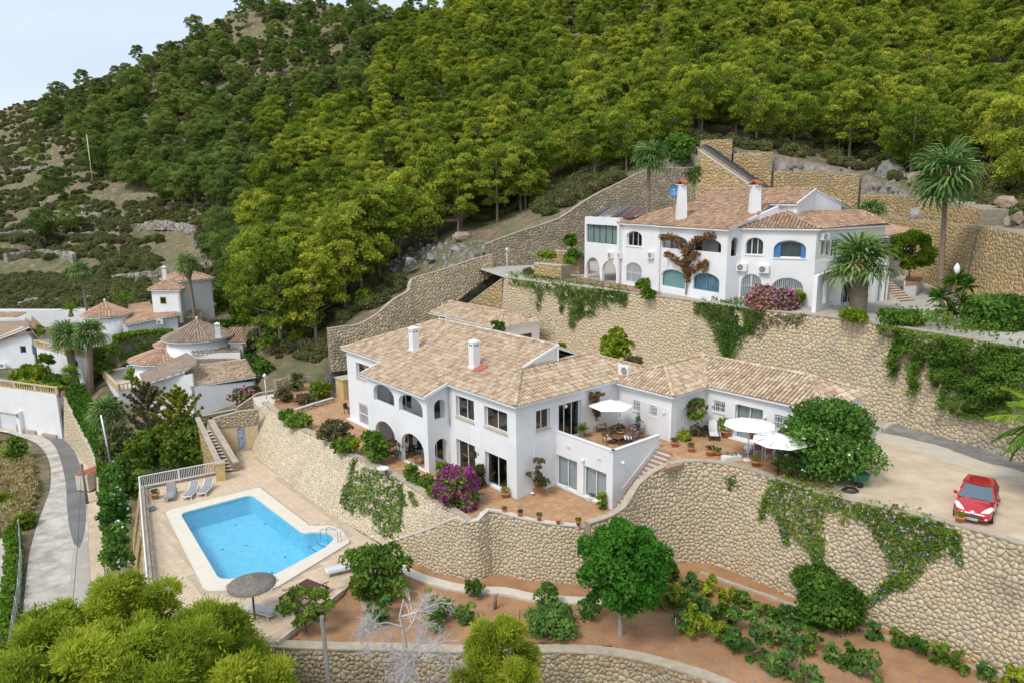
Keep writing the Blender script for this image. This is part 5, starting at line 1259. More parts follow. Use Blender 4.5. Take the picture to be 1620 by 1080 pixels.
mb = MB(); mb.prism([UVp(U1_,.3,13.0),UVp(U2_,.3,13.0),UVp(U2_,7,13.0),UVp(U1_,7,13.0)],(0,0,-.2)); mb.build('bay_floor',M['stucco_grey'],uv)
RU = (Vector((c1.x,c1.y,0)) - Jp); RL = RU.length; RU.normalize(); RV = Vector((-RU.y,RU.x,0)); RV = RV if RV.y > 0 else -RV
def RB(u,v,z=0): return Jp + RU * u + RV * v + Vector((0,0,z))
hM = uh(1179.5,1207.8,376,403.5,P0=Jp,U=RU); hN = uh(1224,1275.5,380,409,P0=Jp,U=RU,rise_=.8)
hO = uh(1172,1205,433.5,zb=Z2 + .5,P0=Jp,U=RU,rise_=.8); hP = uh(1221,1271.6,439.5,zb=Z2 + .5,P0=Jp,U=RU,rise_=.9)
WR = Wall(uv,Jp,RB(RL,0),lambda L: rect(0,L,Z2 - .4,16.55),[hM,hN,hO,hP],inward=RV)
window(WR,hM,.22,3,sill='stucco',glass='glass',curtain='curtain_grey'); wn_ = window(WR,hN,.22,1,fm='white_paint',sill='stucco',glass='glass',curtain='shutter_white',fw=.12,label='wide arched window with white blind and blue side panels')
hb = clipu(hN,min(p[0] for p in hN) + .02,min(p[0] for p in hN) + .55); mb = MB(); solid(mb,WR,hb,-.19,-.215); mb.build('blue_panel',M['blue_paint'],wn_); mb = MB()
hb2 = clipu(hN,max(p[0] for p in hN) - .42,max(p[0] for p in hN) - .02); solid(mb,WR,hb2,-.19,-.215); mb.build('blue_panel',M['blue_paint'],wn_)
window(WR,hO,.1,2,bars=.15,curtain='curtain_grey',glass='glass_clear'); window(WR,hP,.1,3,bars=.17,curtain='curtain_grey',glass='glass_clear')
SU = Vector((.86,.51,0)).normalized(); c1v = Vector((c1.x,c1.y,0)); 
def sh(xl,xr,yt,yb,k='arch'): return hpx(c1v,SU,xl,xr,yt,yb,kind=k,rise=.3)
e1_ = sh(1299.5,1305,381,404); e2_ = sh(1307,1312.5,381,404); e3_ = sh(1316,1328,379,406,'rect')
WS = Wall(uv,c1v,c1v + SU * 9.5,lambda L: rect(0,L,13.0,16.55),[e1_,e2_,e3_],inward=Vector((-SU.y,SU.x,0)),m='stucco_warm')
for h in (e1_,e2_): window(WS,h,.18,1,glass='glass_dark',fw=.05)
window(WS,e3_,.15,2,glass='glass_dark',name='glass_door')
TU = Vector((.94,.33,0)).normalized(); TVv = Vector((-TU.y,TU.x,0)); tc_ = c1v - TVv * .02
TL = (P(1413,479,Z2) - tc_).dot(TU)
h1_ = hpx(tc_,TU,1286.5,1301,447,zb=Z2,kind='arch',rise=.8); h2_ = hpx(tc_,TU,1332,1350,445,zb=Z2,kind='arch',rise=1.0); h3_ = hpx(tc_,TU,1356,1378,441,zb=Z2,kind='arch',rise=1.0); h4_ = hpx(tc_,TU,1388,1407,434,zb=Z2,kind='rect')
zpt = above_z = onplane(1350,409.5,tc_,TU)[1]
pass
WT = Wall(uv,tc_,tc_ + TU * TL,lambda L: rect(0,L,Z2 - .4,zpt),[h1_,h2_,h3_,h4_],inward=TVv)
window(WT,h1_,.35,1,glass='glass_dark',name='glass_door'); window(WT,h2_,.5,2,glass='glass',name='glass_door',curtain='garage_red'); window(WT,h3_,.5,2,glass='glass',name='glass_door',curtain='curtain_blue')
mb = MB(); mb.prism([tc_ + TU * .2 + TVv * .3 + UPV * 13.1,tc_ + TU * (TL - .2) + TVv * .3 + UPV * 13.1,tc_ + TU * (TL - .2) + TVv * 6 + UPV * 13.1,tc_ + TU * 1 + TVv * 5 + UPV * 13.1],(0,0,-.25)); mb.build('terrace_slab',M['stucco'],uv)
tcr = tc_ + TU * TL; tr2 = P(1424,449,10.2); tr2 = Vector((tr2.x,tr2.y,0))
Wall(uv,tcr,tcr + (TVv * .97 + TU * .25).normalized() * 6.5,lambda L: [(0,Z2 - .4),(L,Z2 - .4),(L,zpt),(0,zpt)],inward=-TU)
mb = MB(); mb.prism([tc_ + TU * (TL - 3.2) + TVv * 4 + UPV * Z2,tcr - TU * .3 + TVv * 4 + UPV * Z2,tcr - TU * .3 + TVv * 4.2 + UPV * Z2,tc_ + TU * (TL - 3.2) + TVv * 4.2 + UPV * Z2],(0,0,2.9)); mb.build('garage_back_wall',M['stucco_warm'],uv)
a_ = P(1290,495,Z2); b_ = P(1331,476,Z2); SW = (b_ - a_); swl = SW.length
slots = [arch(swl * (.22 + .27 * k),swl * (.22 + .27 * k) + swl * .13,Z2 + .45,Z2 + 2.45,.3) for k in range(2)] + [arch(swl * .76,swl * .94,Z2 + .02,Z2 + 2.6,.35)]
Wall(uv,a_,b_,lambda L: [(0,Z2 - .4),(L,Z2 - .4),(L,Z2 + 3.5),(L * .97,Z2 + 3.5),(L * .9,Z2 + 3.1),(0,Z2 + 3.0)],slots,t=.32,inward=Vector((-.3,1,0)),name='screen_wall')
mb = MB(); k0 = P(1380,476,Z2); mb.box((k0.x,k0.y,Z2 + 1.55),(.55,.55,3.1),.34); mb.build('pillar',M['stucco'],uv)
kb0 = Dp(1404,400,69.5); kb1 = Dp(1383,400,72.5); kb2 = Dp(1427,400,73.5)
for (p,q) in ((kb0,Dp(1345,380,76)),(kb0,kb2)):
 Wall(uv,Vector((p.x,p.y,0)),Vector((q.x,q.y,0)),lambda L: rect(0,L,11,Dp(1406,374,69.5).z),inward=Vector((0,1,0)))
kz = Dp(1406,374,69.5).z
rk = [Dp(1404,376,69),Dp(1434,369.5,73.8),Dp(1388,345.5,80),Dp(1350,351,75.5)]
kc = kb0
zk0 = kz + .02
rk = [Vector((kb0.x - .3,kb0.y - .5,zk0)),Vector((kb2.x + .8,kb2.y - .3,zk0)),Vector((kb2.x - 1.2,kb2.y + 6.5,zk0 + 1.5)),Vector((kb0.x - 6.5,kb0.y + 6.2,zk0 + 1.5))]
rk2 = [rk[0],rk[3],Vector((rk[3].x - 2,rk[3].y - 3,zk0 + .7))]
roof(uv,[rk],mat='roof_tile_red',bed='roof_bed',sp=.34,rad=.14,ridges=[(rk[2],rk[3])])
vm = 9.8; jr = min(5.6,sl_ + 1.6)
big = [UVp(U0 + .2,-.35,rise(-.35)),UVp(-.35,-.35,rise(-.35)),UVp(-.35,3.0,rise(3.0)),UVp(1.2,5.95,rise(5.95)),UVp(-1.95,5.95,rise(5.95)),UVp(-.65,vm,rise(vm)),UVp(13.6,vm,rise(vm)),UVp(11.8,6.6,rise(6.6)),UVp(U0 + .2,6.2,rise(6.2))]
mid = [UVp(16.4,0.0,rise(-.3)),UVp(U0 + .25,0.0,rise(-.3)),UVp(U0 + .25,6.1,rise(5.8)),UVp(11.6,6.4,rise(6.1))]
bck = [UVp(-.65,vm,rise(vm)),UVp(13.6,vm,rise(vm)),UVp(16,15,rise(4)),UVp(-.5,15,rise(4))]
zf = 16.55
ct = RB(RL,0); rr = RB(RL + .3,-.3,zf); hipt = RB(RL - 3.2,3.4,zf + 1.2); jl = RB(-.6,-.3,zf); jt = RB(.6,3.4,zf + 1.2)
eR = c1v + SU * 9.7 + RU * .3 - RV * .3 + UPV * zf; hR = eR + RV * 3.0 - RU * 2.5 + UPV * 1.2
R3 = roof(uv,[big,mid,bck,[jl,rr,hipt,jt],[rr,eR,hR,hipt]],mat='roof_tile_old',bed='roof_bed_old',sp=.30,rad=.12,ridges=[(big[5],big[6]),(rr,hipt),(mid[0],mid[3])])
Wall(uv,UVp(1.3,6.2),UVp(-1.8,6.2),lambda L: rect(0,L,17.2,18.5),inward=VV_,name='clerestory_wall')
gp = UVp(-4.0,8.9); Wall(uv,UVp(-1.8,6.2),UVp(-.6,9.8),lambda L: [(0,17.0),(L,17.0),(L,rise(9.8) - .08),(0,rise(6.2) - .08)],inward=UU,name='gable_wall')
Wall(uv,UVp(-.6,9.8),UVp(-.5,13.5),lambda L: [(0,16.5),(L,16.5),(L,rise(6.5)),(0,rise(9.6))],inward=UU,name='gable_wall')
mb = MB()
for p,q in ((UVp(-.36,-.36,rise(-.35) - .02),UVp(-.36,3.0,rise(3.0) - .02)),(UVp(-1.98,5.95,rise(5.95)),UVp(-.66,vm,rise(vm))),(UVp(13.5,vm + .05,rise(vm) + .08),UVp(-.65,vm + .05,rise(vm) + .08))): mb.bar(p,q,.12,.2)
mb.build('verge',M['white_paint'],uv)
pa = Dp(1291,331,71); pb = Dp(1317,341.5,68.5); pc_ = Dp(1356,341,71)
mb = MB()
for p,q in ((pa,pb),(pb,pc_)): 
 zt_ = pb.z; mb.hexa([Vector((p.x,p.y,17.1)),Vector((q.x,q.y,17.1)),Vector((q.x - .2,q.y + .3,17.1)),Vector((p.x - .2,p.y + .3,17.1)),Vector((p.x,p.y,zt_)),Vector((q.x,q.y,zt_)),Vector((q.x - .2,q.y + .3,zt_)),Vector((p.x - .2,p.y + .3,zt_))])
mb.build('roof_parapet',M['stucco'],uv)
def tall_chimney(px,yb,yt,d,w):
 b = Dp(px,yb,d); t = Dp(px,yt,d); mb = MB(); h = t.z - b.z
 mb.tube([(b.x,b.y,b.z - 1.0),(b.x,b.y,b.z + h * .08),(b.x,b.y,t.z)],[w * .86,w * .80,w * .62],4); c = mb.build('chimney',M['stucco'],R3)
 x,y,z = b.x,b.y,t.z; ww = w * 1.0
 mb = MB(); mb.box((x,y,z + .03),(ww * 1.15,ww * 1.15,.06),0.75); mb.build('cap_slab',M['stucco'],c)
 mb = MB()
 for k in range(5):
  for s in (-1,1):
   o_ = (k - 2) * ww * .23; a = Vector((x + o_ * .73 - .0,y + o_ * .68,z + .45)); e_ = a + Vector((.68,-.73,0)) * s * ww * .62 - UPV * .38; mb.cr = random.random(); mb.tube([a,e_],[.075,.085],6)
 mb.build('cap_tiles',M['brick_red'],c)
 return c
tall_chimney(1078,334,293,71.5,.78); tall_chimney(1193,346,294,66.0,.82)
dsh = Dp(1067,302,72); t = thing('satellite_dish','round blue satellite dish beside the left chimney of the upper villa','satellite dish',dsh)
mb = MB(); nrm_ = Vector((-.35,-.9,.25)).normalized(); ax = nrm_.orthogonal().normalized(); ay = nrm_.cross(ax); rings = []
for r,q in ((0.02,.12),(.25,.09),(.45,.03),(.55,-.03)): rings.append([mb.vert(dsh - nrm_ * q + (ax * cos(2 * pi * k / 16) + ay * sin(2 * pi * k / 16)) * r) for k in range(16)])
for A_,B__ in zip(rings,rings[1:]):
 for k in range(16): mb.face((A_[k],A_[(k + 1) % 16],B__[(k + 1) % 16],B__[k]))
mb.build('dish',M['blue_paint'],t)
mb = MB(); mb.bar(dsh - nrm_ * .05 - UPV * .5,dsh + nrm_ * .5 - UPV * .05,.03); mb.box(dsh + nrm_ * .5,(.1,.1,.1)); mb.build('receiver_arm',M['white_paint'],t)
mb = MB(); mb.tube([dsh - nrm_ * .15,dsh - nrm_ * .15 - UPV * 2],.04,6); mb.build('mast',M['steel'],t)
t = thing('solar_collector_rack','dark sloping solar collector rack on the flat roof of the upper villa','solar panels',UVp(19,2,16.8))
for k in range(6):
 u = 21.5 - k * 1.25; mb = MB(); a = UVp(u,.5,17.1); b = UVp(u,2.9,18.1)
 n_ = 5
 if k in (0,3,4,5): mb.prism([UVp(u - .5,.5,17.1),UVp(u + .5,.5,17.1),UVp(u + .5,2.9,18.1),UVp(u - .5,2.9,18.1)],(0,0,-.08)); mb.build('collector_panel',M['wood_dark'] if k > 3 else M['car_black'],t)
 mb = MB()
 for s in (-.55,.55): mb.bar(UVp(u + s,.5,17.0),UVp(u + s,2.9,18.12),.05); mb.bar(UVp(u + s,2.6,17.0),UVp(u + s,2.6,18.0),.05)
 mb.bar(UVp(u - .55,2.9,18.12),UVp(u + .55,2.9,18.12),.06); mb.build('frame',M['steel'],t)
for (px,py,W,lab) in ((967,404,W_f,'leftmost small air conditioner beside the second arch of the upper villa'),(981,404,W_m,'larger air conditioner right of the corner pipe, upper villa left end'),(1031,404,W_m,'air conditioner between the tall arched windows left of the brown creeper'),(1174,423,WR,'air conditioner on the white wall left of its twin, above the shrubs'),(1209,426,WR,'air conditioner below the sill between the two wide arched windows')):
 u,z = onplane(px,py,W.P0,W.U); ac_unit(uv,W.at(u,z,.02),W.U,W.N,lab,w=.9,h=.66,group='air conditioners on the upper villa')
p = c1v + SU * .8; ac_unit(uv,Vector((p.x,p.y,15.9)) + Vector((SU.y,-SU.x,0)) * .05,SU,Vector((SU.y,-SU.x,0)),'air conditioner under the eave at the right corner of the upper villa',group='air conditioners on the upper villa')
p = AB(-.6,11.0); ac_unit(annex,AB(-.2,10.4,7.1),UA,-UB,'air conditioner standing on the tiles where the two lower roofs meet',w=.95,h=.7)
sp_ = P(1414,478,Z2); t = thing('side_stairs','short flight of steps with brick-red risers beside the white terrace block of the upper villa','stairs',sp_)
for k in range(8):
 o_ = Vector((sp_.x + .5,sp_.y,0)) + TVv * (k * .34); zt_ = Z2 + .17 * (k + 1)
 mb = MB(); mb.prism([o_ + UPV * zt_,o_ + TU * 1.7 + UPV * zt_,o_ + TU * 1.7 + TVv * .36 + UPV * zt_,o_ + TVv * .36 + UPV * zt_],(0,0,-.17 * (k + 1) - .1)); s_ = mb.build('step',M['coping_pale'],t)
 mb = MB(); mb.hexa([o_ - TVv * .012 + UPV * (zt_ - .16),o_ + TU * 1.7 - TVv * .012 + UPV * (zt_ - .16),o_ + TU * 1.7 - TVv * .003 + UPV * (zt_ - .16),o_ - TVv * .003 + UPV * (zt_ - .16),o_ - TVv * .012 + UPV * (zt_ - .04),o_ + TU * 1.7 - TVv * .012 + UPV * (zt_ - .04),o_ + TU * 1.7 - TVv * .003 + UPV * (zt_ - .04),o_ - TVv * .003 + UPV * (zt_ - .04)]); mb.build('riser',M['tread'],s_)
t = thing('planter_box','white angular planter beside the side stairs holding a small tree','planter',P(1440,470,Z2))
mb = MB(); pp = [P(1428,471,Z2),P(1448,469,Z2),P(1458,457,Z2),P(1456,448,Z2),P(1430,452,Z2)]; mb.prism([p + UPV * 1.15 for p in pp],(0,0,-1.3)); mb.build('box',M['stucco'],t)
mb = MB(); mb.prism([Vector((p.x * .97 + 1.2,p.y * .97 + 2.0,Z2 + 1.17)) for p in pp],(0,0,-.1)); mb.build('earth',M['soil'],t)
stone_wall('low amber stone planter in front of the left end of the upper villa',pz([(845,417,11.6),(888,421,11.6)]),Z2 - .2,.02,.30,stone='stone_amber',smooth=False,cop='coping_pale',cw=.3,thick=1.6)
stone_wall('second amber planter wall stepped up behind the clipped shrub',[Vector((p.x,p.y + 3,12.6)) for p in pz([(880,400,12.6),(921,404,12.6)])],Z2,.02,.30,stone='stone_amber',smooth=False,cop='coping_pale',cw=.3,thick=1.6)
stone_wall('amber wall seen through the open arches of the upper villa',[UVp(16.4,5.5,12.4),UVp(22.6,6.5,12.4)],Z2,.02,.30,stone='stone_amber',smooth=False,cop=None)
ha,hb_ = Dp(1110,229,103.3),Dp(1214,301,95.5); t = thing('hillside_stairs','long straight flight of dark steps climbing between amber walls above the upper villa','stairs',hb_)
n_ = 26; dv = (ha - hb_) / n_; hor = Vector((dv.x,dv.y,0)); wv = Vector((-hor.y,hor.x,0)).normalized(); wv = wv if wv.y > 0 else -wv
for k in range(n_):
 o_ = hb_ + dv * k; mb = MB(); z = o_.z + dv.z
 mb.prism([Vector((o_.x,o_.y,z)),Vector((o_.x,o_.y,z)) + wv * 1.3,Vector((o_.x,o_.y,z)) + wv * 1.3 + hor * 1.02,Vector((o_.x,o_.y,z)) + hor * 1.02],(0,0,-.5)); mb.build('step',M['seat'] if k % 1 == 0 else M['coping'],t)
mb = MB(); lo = Vector((0,0,-.5)); mb.hexa([hb_ + lo * 3,ha + lo * 3,ha + wv * 1.35 + lo * 3,hb_ + wv * 1.35 + lo * 3,hb_ + lo * .6,ha + lo * .6,ha + wv * 1.35 + lo * .6,hb_ + wv * 1.35 + lo * .6]); mb.build('stair_base',M['coping'],t)
# neighbouring villas on the left
def PP(px,tri):
 a,b,c = (Dp(*q) for q in tri); n = (b - a).cross(c - a); return [CAM + ray(x,y) * (n.dot(a - CAM) / n.dot(ray(x,y))) for x,y in px]
def xy(p): return Vector((p.x,p.y,0))
def boxwalls(root,pts,z0,z1,m='stucco',holes=None,closed=True,name='wall'):
 c = sum((xy(p) for p in pts),Vector()) / len(pts); W = []
 n = len(pts)
 for i in range(n if closed else n - 1):
  a,b = xy(pts[i]),xy(pts[(i + 1) % n]); mid = (a + b) / 2
  W.append(Wall(root,a,b,lambda L: rect(0,L,z0,z1),(holes or {}).get(i,[]),inward=c - mid,m=m,name=name))
 return W
def drum(root,c,r,z0,z1,m='stucco',n=28,name='wall'):
 mb = MB(); mb.cs = True; mb.lathe((c.x,c.y,0),[(r,z0),(r,z1)],n); return mb.build(name,M[m],root)
def cone_roof(root,c,r,z0,h,mat='roof_tile_grey',n=14,finial=True,a0=0.0,a1=2 * pi):
 apex = Vector((c.x,c.y,z0 + h)); polys = []; rid = []
 for k in range(n):
  t0,t1 = a0 + (a1 - a0) * k / n,a0 + (a1 - a0) * (k + 1) / n
  polys.append([Vector((c.x + r * cos(t0),c.y + r * sin(t0),z0)),Vector((c.x + r * cos(t1),c.y + r * sin(t1),z0)),apex])
  if k % 3 == 0: rid.append((polys[-1][0],apex))
 R_ = roof(root,polys,mat=mat,sp=.34,rad=.14,tl=.5,ridges=rid)
 if finial:
  mb = MB(); mb.lathe((c.x,c.y,z0 + h),[(.16,0),(.08,.12),(.16,.28),(.16,.36),(.04,.5)],8); mb.build('finial',M['white_paint'],R_)
 return R_
def balustrade(label,pts,h=.85,step=.42,name='balustrade',group=None,post=3.0,m='cream_stone'):
 """stone balustrade: base rail, turned balusters, top rail, square posts"""
 t = thing(name,label,'balustrade',pts[0],group)
 L = sum((b - a).length for a,b in zip(pts,pts[1:])); mb = MB()
 for a,b in zip(pts,pts[1:]): mb.bar(a + UPV * .06,b + UPV * .06,.22,.12)
 mb.build('base_rail',M[m],t); mb = MB()
 for a,b in zip(pts,pts[1:]): mb.bar(a + UPV * h,b + UPV * h,.26,.12)
 mb.build('top_rail',M[m],t)
 proto = MB(); proto.lathe((0,0,0),[(.07,.12),(.10,.25),(.09,.38),(.045,.55),(.07,h - .06)],6,cap=False); pm = proto.mesh('baluster',M[m]); n_ = 0
 for a,b in zip(pts,pts[1:]):
  k = max(1,int((b - a).length / step))
  for i in range(k): q = a.lerp(b,(i + .5) / k); link('baluster',pm,t,q - pts[0])
 pp = [pts[0]]
 for a,b in zip(pts,pts[1:]):
  k = max(1,round((b - a).length / post)); pp += [a.lerp(b,(i + 1) / k) for i in range(k)]
 for q in pp: mb = MB(); mb.box(q + UPV * (h / 2 + .05),(.3,.3,h + .12)); mb.build('post',M[m],t)
 return t
va = thing('round_roofed_villa','white villa with a round grey-tiled roof and balustraded terrace left of the pool stairs','villa',Dp(300,650,78))
zA = Dp(301,612,78).z; zB = zA - 3.3
f0 = P(303,612,zA); f1 = Dp(403,597,80.2); ud = (xy(f1) - xy(f0)); wl_ = ud.length; ud.normalize(); vd = Vector((-ud.y,ud.x,0)); vd = vd if vd.y > 0 else -vd
box1 = [f0,f1,f1 + vd * 5.2,f0 + vd * 5.2]
dh = hpx(xy(f0),ud,376,391,621,zb=zB + .2); dh = rect(dh[0][0],dh[1][0],zB + .2,dh[2][1])
W = boxwalls(va,box1,zB - .6,zA,holes={0: [dh]},m='stucco_grey')
window(W[0],dh,.15,1,fm='cream_stone',fw=.16,glass='glass',curtain='curtain')
up = lambda p,z: Vector((p.x,p.y,z))
rf = PP([(300,612),(405,595),(389,569),(291,581)],[(300,612,78),(405,595,80),(389,569,85)])
roof(va,[rf],mat='roof_tile',sp=.36,rad=.15,tl=.5,bed='roof_bed_old',ridges=[(rf[2],rf[3])])
g0 = P(231,606,zA + .2); 
box2 = [g0,xy(f0) + ud * .1,xy(f0) + ud * .1 + vd * 6.5,xy(g0) + vd * 6.5 + ud * .4]
zC = zA + .6
W2 = Wall(va,xy(g0),xy(f0) + ud * .2,lambda L: [(0,zB - .6),(L,zB - .6),(L,zA + 1.5),(0,zA + .25)],inward=vd,m='stucco')
Wall(va,xy(g0),xy(g0) + vd * 6.5,lambda L: rect(0,L,zB - .6,zA + .25),inward=ud)
ru_ = (xy(f0) - xy(g0)).normalized()
rf2 = PP([(228,607),(292,586),(313,573),(294,559),(221,591)],[(228,607,77.5),(292,586,78.2),(294,559,85)])
roof(va,[rf2],mat='roof_tile_grey',sp=.34,rad=.14,tl=.5,ridges=[(rf2[2],rf2[3])])
mb = MB(); q = W2.at(.72 * W2.L,zA - 1.3,.05); mb.box(q,(1.6,.12,.8),U=W2.U); mb.build('shutter_box',M['stucco_grey'],va)
cc = xy(Dp(317,560,91)); zT = Dp(317,541,87).z
drum(va,cc,3.8,zB,zT)
cone_roof(va,cc,4.35,zT,2.0)
pp_ = Dp(345,530,88); chimney(va,pp_.x,pp_.y,Dp(345,531,88).z - .3,Dp(345,513,88).z,.6,.4)
def lean(root,px,mat,rid=True):
 pts = PP([q[:2] for q in px],px[:3]); roof(root,[pts],mat=mat,sp=.34,rad=.14,tl=.5,ridges=[(pts[-1],pts[-2])] if rid else ())
lean(va,[(303,558,86.6),(381,561,87.5),(380,553,89.5),(300,548,89)],'roof_tile_grey')
lean(va,[(312,578,84.6),(386,571,86),(352,563,88),(303,561,87.5)],'roof_tile_grey')
for (xa,xb,yt,yb,d) in ((303,381,559,575,86.9),):
 a = Dp(xa,yb,d); b = Dp(xb,yb,d); Wall(va,xy(a),xy(b),lambda L: rect(0,L,zB,Dp(340,yt,d).z),inward=vd)
sk = xy(Dp(268,575,90.5)); zs_ = Dp(262,577,86).z; cone_roof(va,sk,4.7,zs_,1.5,mat='roof_tile_red',finial=False); drum(va,sk,4.1,zB,zs_)
sk2 = xy(Dp(276,560,92)); cone_roof(va,sk2,2.4,Dp(276,548,90).z,.6,mat='roof_tile_red',finial=False); drum(va,sk2,2.1,zB,Dp(276,548,90).z)
bx = [Dp(366,570,90),Dp(386,570,90),Dp(388,565,94),Dp(368,565,94)]; boxwalls(va,bx,zB,Dp(375,541,90).z); zq = Dp(375,541,90).z
roof(va,[[up(bx[0],zq) - ud * .3 - vd * .3,up(bx[1],zq) + ud * .4 - vd * .3,up(bx[2],zq + 1.1),up(bx[3],zq + 1.1)]],mat='roof_tile_red',sp=.34,rad=.14,tl=.5)
zt = Dp(186,617,84).z; tp = [P(154,584,zt),P(187,619,zt),P(230,611,zt),P(222,588,zt),P(190,577,zt)]
mb = MB(); mb.prism(tp,(0,0,-5.5)); mb.build('terrace_block',M['stucco'],va)
mb = MB(); mb.prism([p + UPV * .02 - (p - sum(tp,Vector()) / 5).normalized() * .15 for p in tp],(0,0,-.015)); mb.build('terrace_floor',M['coping_pale'],va)
balustrade('cream balustrade around the front corner of the round-roofed villa\'s terrace',[tp[0],tp[1],tp[2]],group='cream stone balustrades'); balustrade('short cream balustrade at the back of the round-roofed villa\'s terrace',[tp[0] + UPV * .0 + Vector((.4,.4,0)),tp[4]],group='cream stone balustrades')
t = thing('plunge_pool','small plunge pool with bright blue water on the neighbour\'s terrace','pool',P(214,580,zt))
mb = MB(); mb.prism([P(200,577,zt + .35),P(213,587,zt + .35),P(230,586,zt + .35),P(224,575,zt + .35)],(0,0,-.4)); mb.build('surround',M['stucco'],t)
mb = MB(); mb.sheet([P(203,578,zt + .37),P(213,584.5,zt + .37),P(226,583.5,zt + .37),P(221,577,zt + .37)]); mb.build('water',M['pool_liner'],t)
# villa behind with square tower
vb = thing('tower_villa','white villa with a square tower, cone-roofed rotunda and long low wing on the far left','villa',Dp(285,555,101))
z0b = Dp(260,556,100).z - 1.5
rc_ = xy(Dp(175,550,103)); zr_ = Dp(175,502,100).z; drum(vb,rc_,3.0,z0b,zr_); cone_roof(vb,rc_,3.35,zr_,1.7,mat='roof_tile_red')
a = Dp(199,555,100.5); b = Dp(286,555,102.5); 
Wl = Wall(vb,xy(a),xy(b),lambda L: [(0,z0b),(L,z0b),(L,Dp(284,496,102.5).z),(0,Dp(199,513,100.5).z)],[rect(6.2,7.1,z0b + 3.0,z0b + 4.1)],inward=Vector((0,1,0)))
window(Wl,rect(6.2,7.1,z0b + 3.0,z0b + 4.1),.12,2,fm='cream_stone',fw=.1,glass='glass')
roof(vb,[[Dp(196,514,100),Dp(285,497,102),Dp(262,484,107),Dp(205,494,106)]],mat='roof_tile_red',sp=.34,rad=.14,tl=.5,ridges=[(Dp(262,484,107),Dp(205,494,106))])
roof(vb,[[Dp(205,496,108),Dp(245,488,109),Dp(235,478,112),Dp(203,482,112)]],mat='roof_tile_red',sp=.34,rad=.14,tl=.5)
def pyramid(root,px4,apex,mat='roof_tile_red'):
 c = [Dp(*q) for q in px4]; z = c[0].z; c = [up(p,z) for p in c]; A_ = Dp(*apex); A_.z = max(A_.z,z + .8)
 roof(root,[[c[i],c[(i + 1) % 4],A_] for i in range(4)],mat=mat,sp=.34,rad=.14,tl=.5,ridges=[(p,A_) for p in c])
def tower(root,xl,xc,xr,yt,yb,d,dl,dr,holes=None):
 """corner tower seen on two faces"""
 zt_ = Dp(xc,yt,d).z; z_ = Dp(xc,yb,d).z; p0,p1,p2 = xy(Dp(xl,yt,dl)),xy(Dp(xc,yt,d)),xy(Dp(xr,yt,dr)); p3 = p0 + p2 - p1
 return boxwalls(root,[p0,p1,p2,p3],z_ - 1,zt_,holes=holes),[up(p,zt_) for p in (p0,p1,p2,p3)]
Wt1,c1_ = tower(vb,239,283,292,459,500,103,104,107)
L_ = Wt1[0].L; hz = c1_[0].z
wq = rect(L_ * .28,L_ * .52,hz - 2.1,hz - 1.0)
tower_roof = [c + (c - sum(c1_,Vector()) / 4).normalized() * .5 for c in c1_]; cen_ = sum(tower_roof,Vector()) / 4 + UPV * 1.2
roof(vb,[[tower_roof[i],tower_roof[(i + 1) % 4],cen_] for i in range(4)],mat='roof_tile_red',sp=.34,rad=.14,tl=.5,ridges=[(p,cen_) for p in tower_roof])
Wt2,c2_ = tower(vb,258,288,335,445,520,106,109,109)
tr_ = [c + (c - sum(c2_,Vector()) / 4).normalized() * .5 for c in c2_]; cen_ = sum(tr_,Vector()) / 4 + UPV * 1.5
roof(vb,[[tr_[i],tr_[(i + 1) % 4],cen_] for i in range(4)],mat='roof_tile_red',sp=.34,rad=.14,tl=.5,ridges=[(p,cen_) for p in tr_])
p = Dp(261,441,106); chimney(vb,p.x,p.y,p.z - 1.6,Dp(261,423,106).z,.55,.3)
mb = MB(); solid(mb,Wt1[0],wq,.015,.03); w_ = mb.build('window',M['cream_stone'],vb); mb = MB(); solid(mb,Wt1[0],inset(wq,.12),.032,.04); mb.build('pane',M['glass_dark'],w_)
roof(vb,[[Dp(294,502,104),Dp(322,499,105.5),Dp(320,490,107),Dp(297,491,106)]],mat='roof_tile_red',sp=.34,rad=.14,tl=.5)
mb = MB(); q = Dp(309,512,105.5); mb.box(q,(2.0,.2,2.2)); mb.build('porch_door',M['cream_stone'],vb)
mb = MB(); q = Dp(327,510,107); mb.box(q,(.9,.15,1.3)); mb.build('window_frame',M['cream_stone'],vb)
p = Dp(254,509,101.2); ac_unit(vb,p,Vector((1,.1,0)),Vector((.1,-1,0)),'distant air conditioner on the low wing of the tower villa')
# villa at the left edge
vc = thing('blue_shuttered_villa','white villa with blue shutters and tiled gable at the left edge of the picture','villa',Dp(30,590,97))
zc0 = Dp(30,590,96).z - 2.0
a = Dp(-25,580,96.5); b = Dp(57,585,96.5)
def gab(L): return [(0,zc0),(L,zc0),(L,Dp(57,535,96.5).z),(L * .86,Dp(46,516,96.5).z),(0,Dp(-25,545,96.5).z)]
wpx = lambda x0,x1,y0,y1: (lambda p,q: rect(p[0],q[0],q[1],p[1]))(onplane(x0,y0,xy(a),xy(b) - xy(a)),onplane(x1,y1,xy(a),xy(b) - xy(a)))
hw_ = wpx(31,42,547,558)
Wc = Wall(vc,xy(a),xy(b),gab,[hw_],inward=Vector((0,1,0)))
f = window(Wc,hw_,.12,1,fm='blue_paint',fw=.12,glass='glass_dark')
sh_ = wpx(50,55,545,560); mb = MB(); solid(mb,Wc,sh_,.01,.05); mb.build('shutter',M['blue_paint'],vc)
roof(vc,[[Dp(-30,547,96),Dp(47,517,96),Dp(44,507,102),Dp(-30,509,104)]],mat='roof_tile_red',sp=.34,rad=.14,tl=.5,ridges=[(Dp(47,516.5,96),Dp(44,506.5,102))])
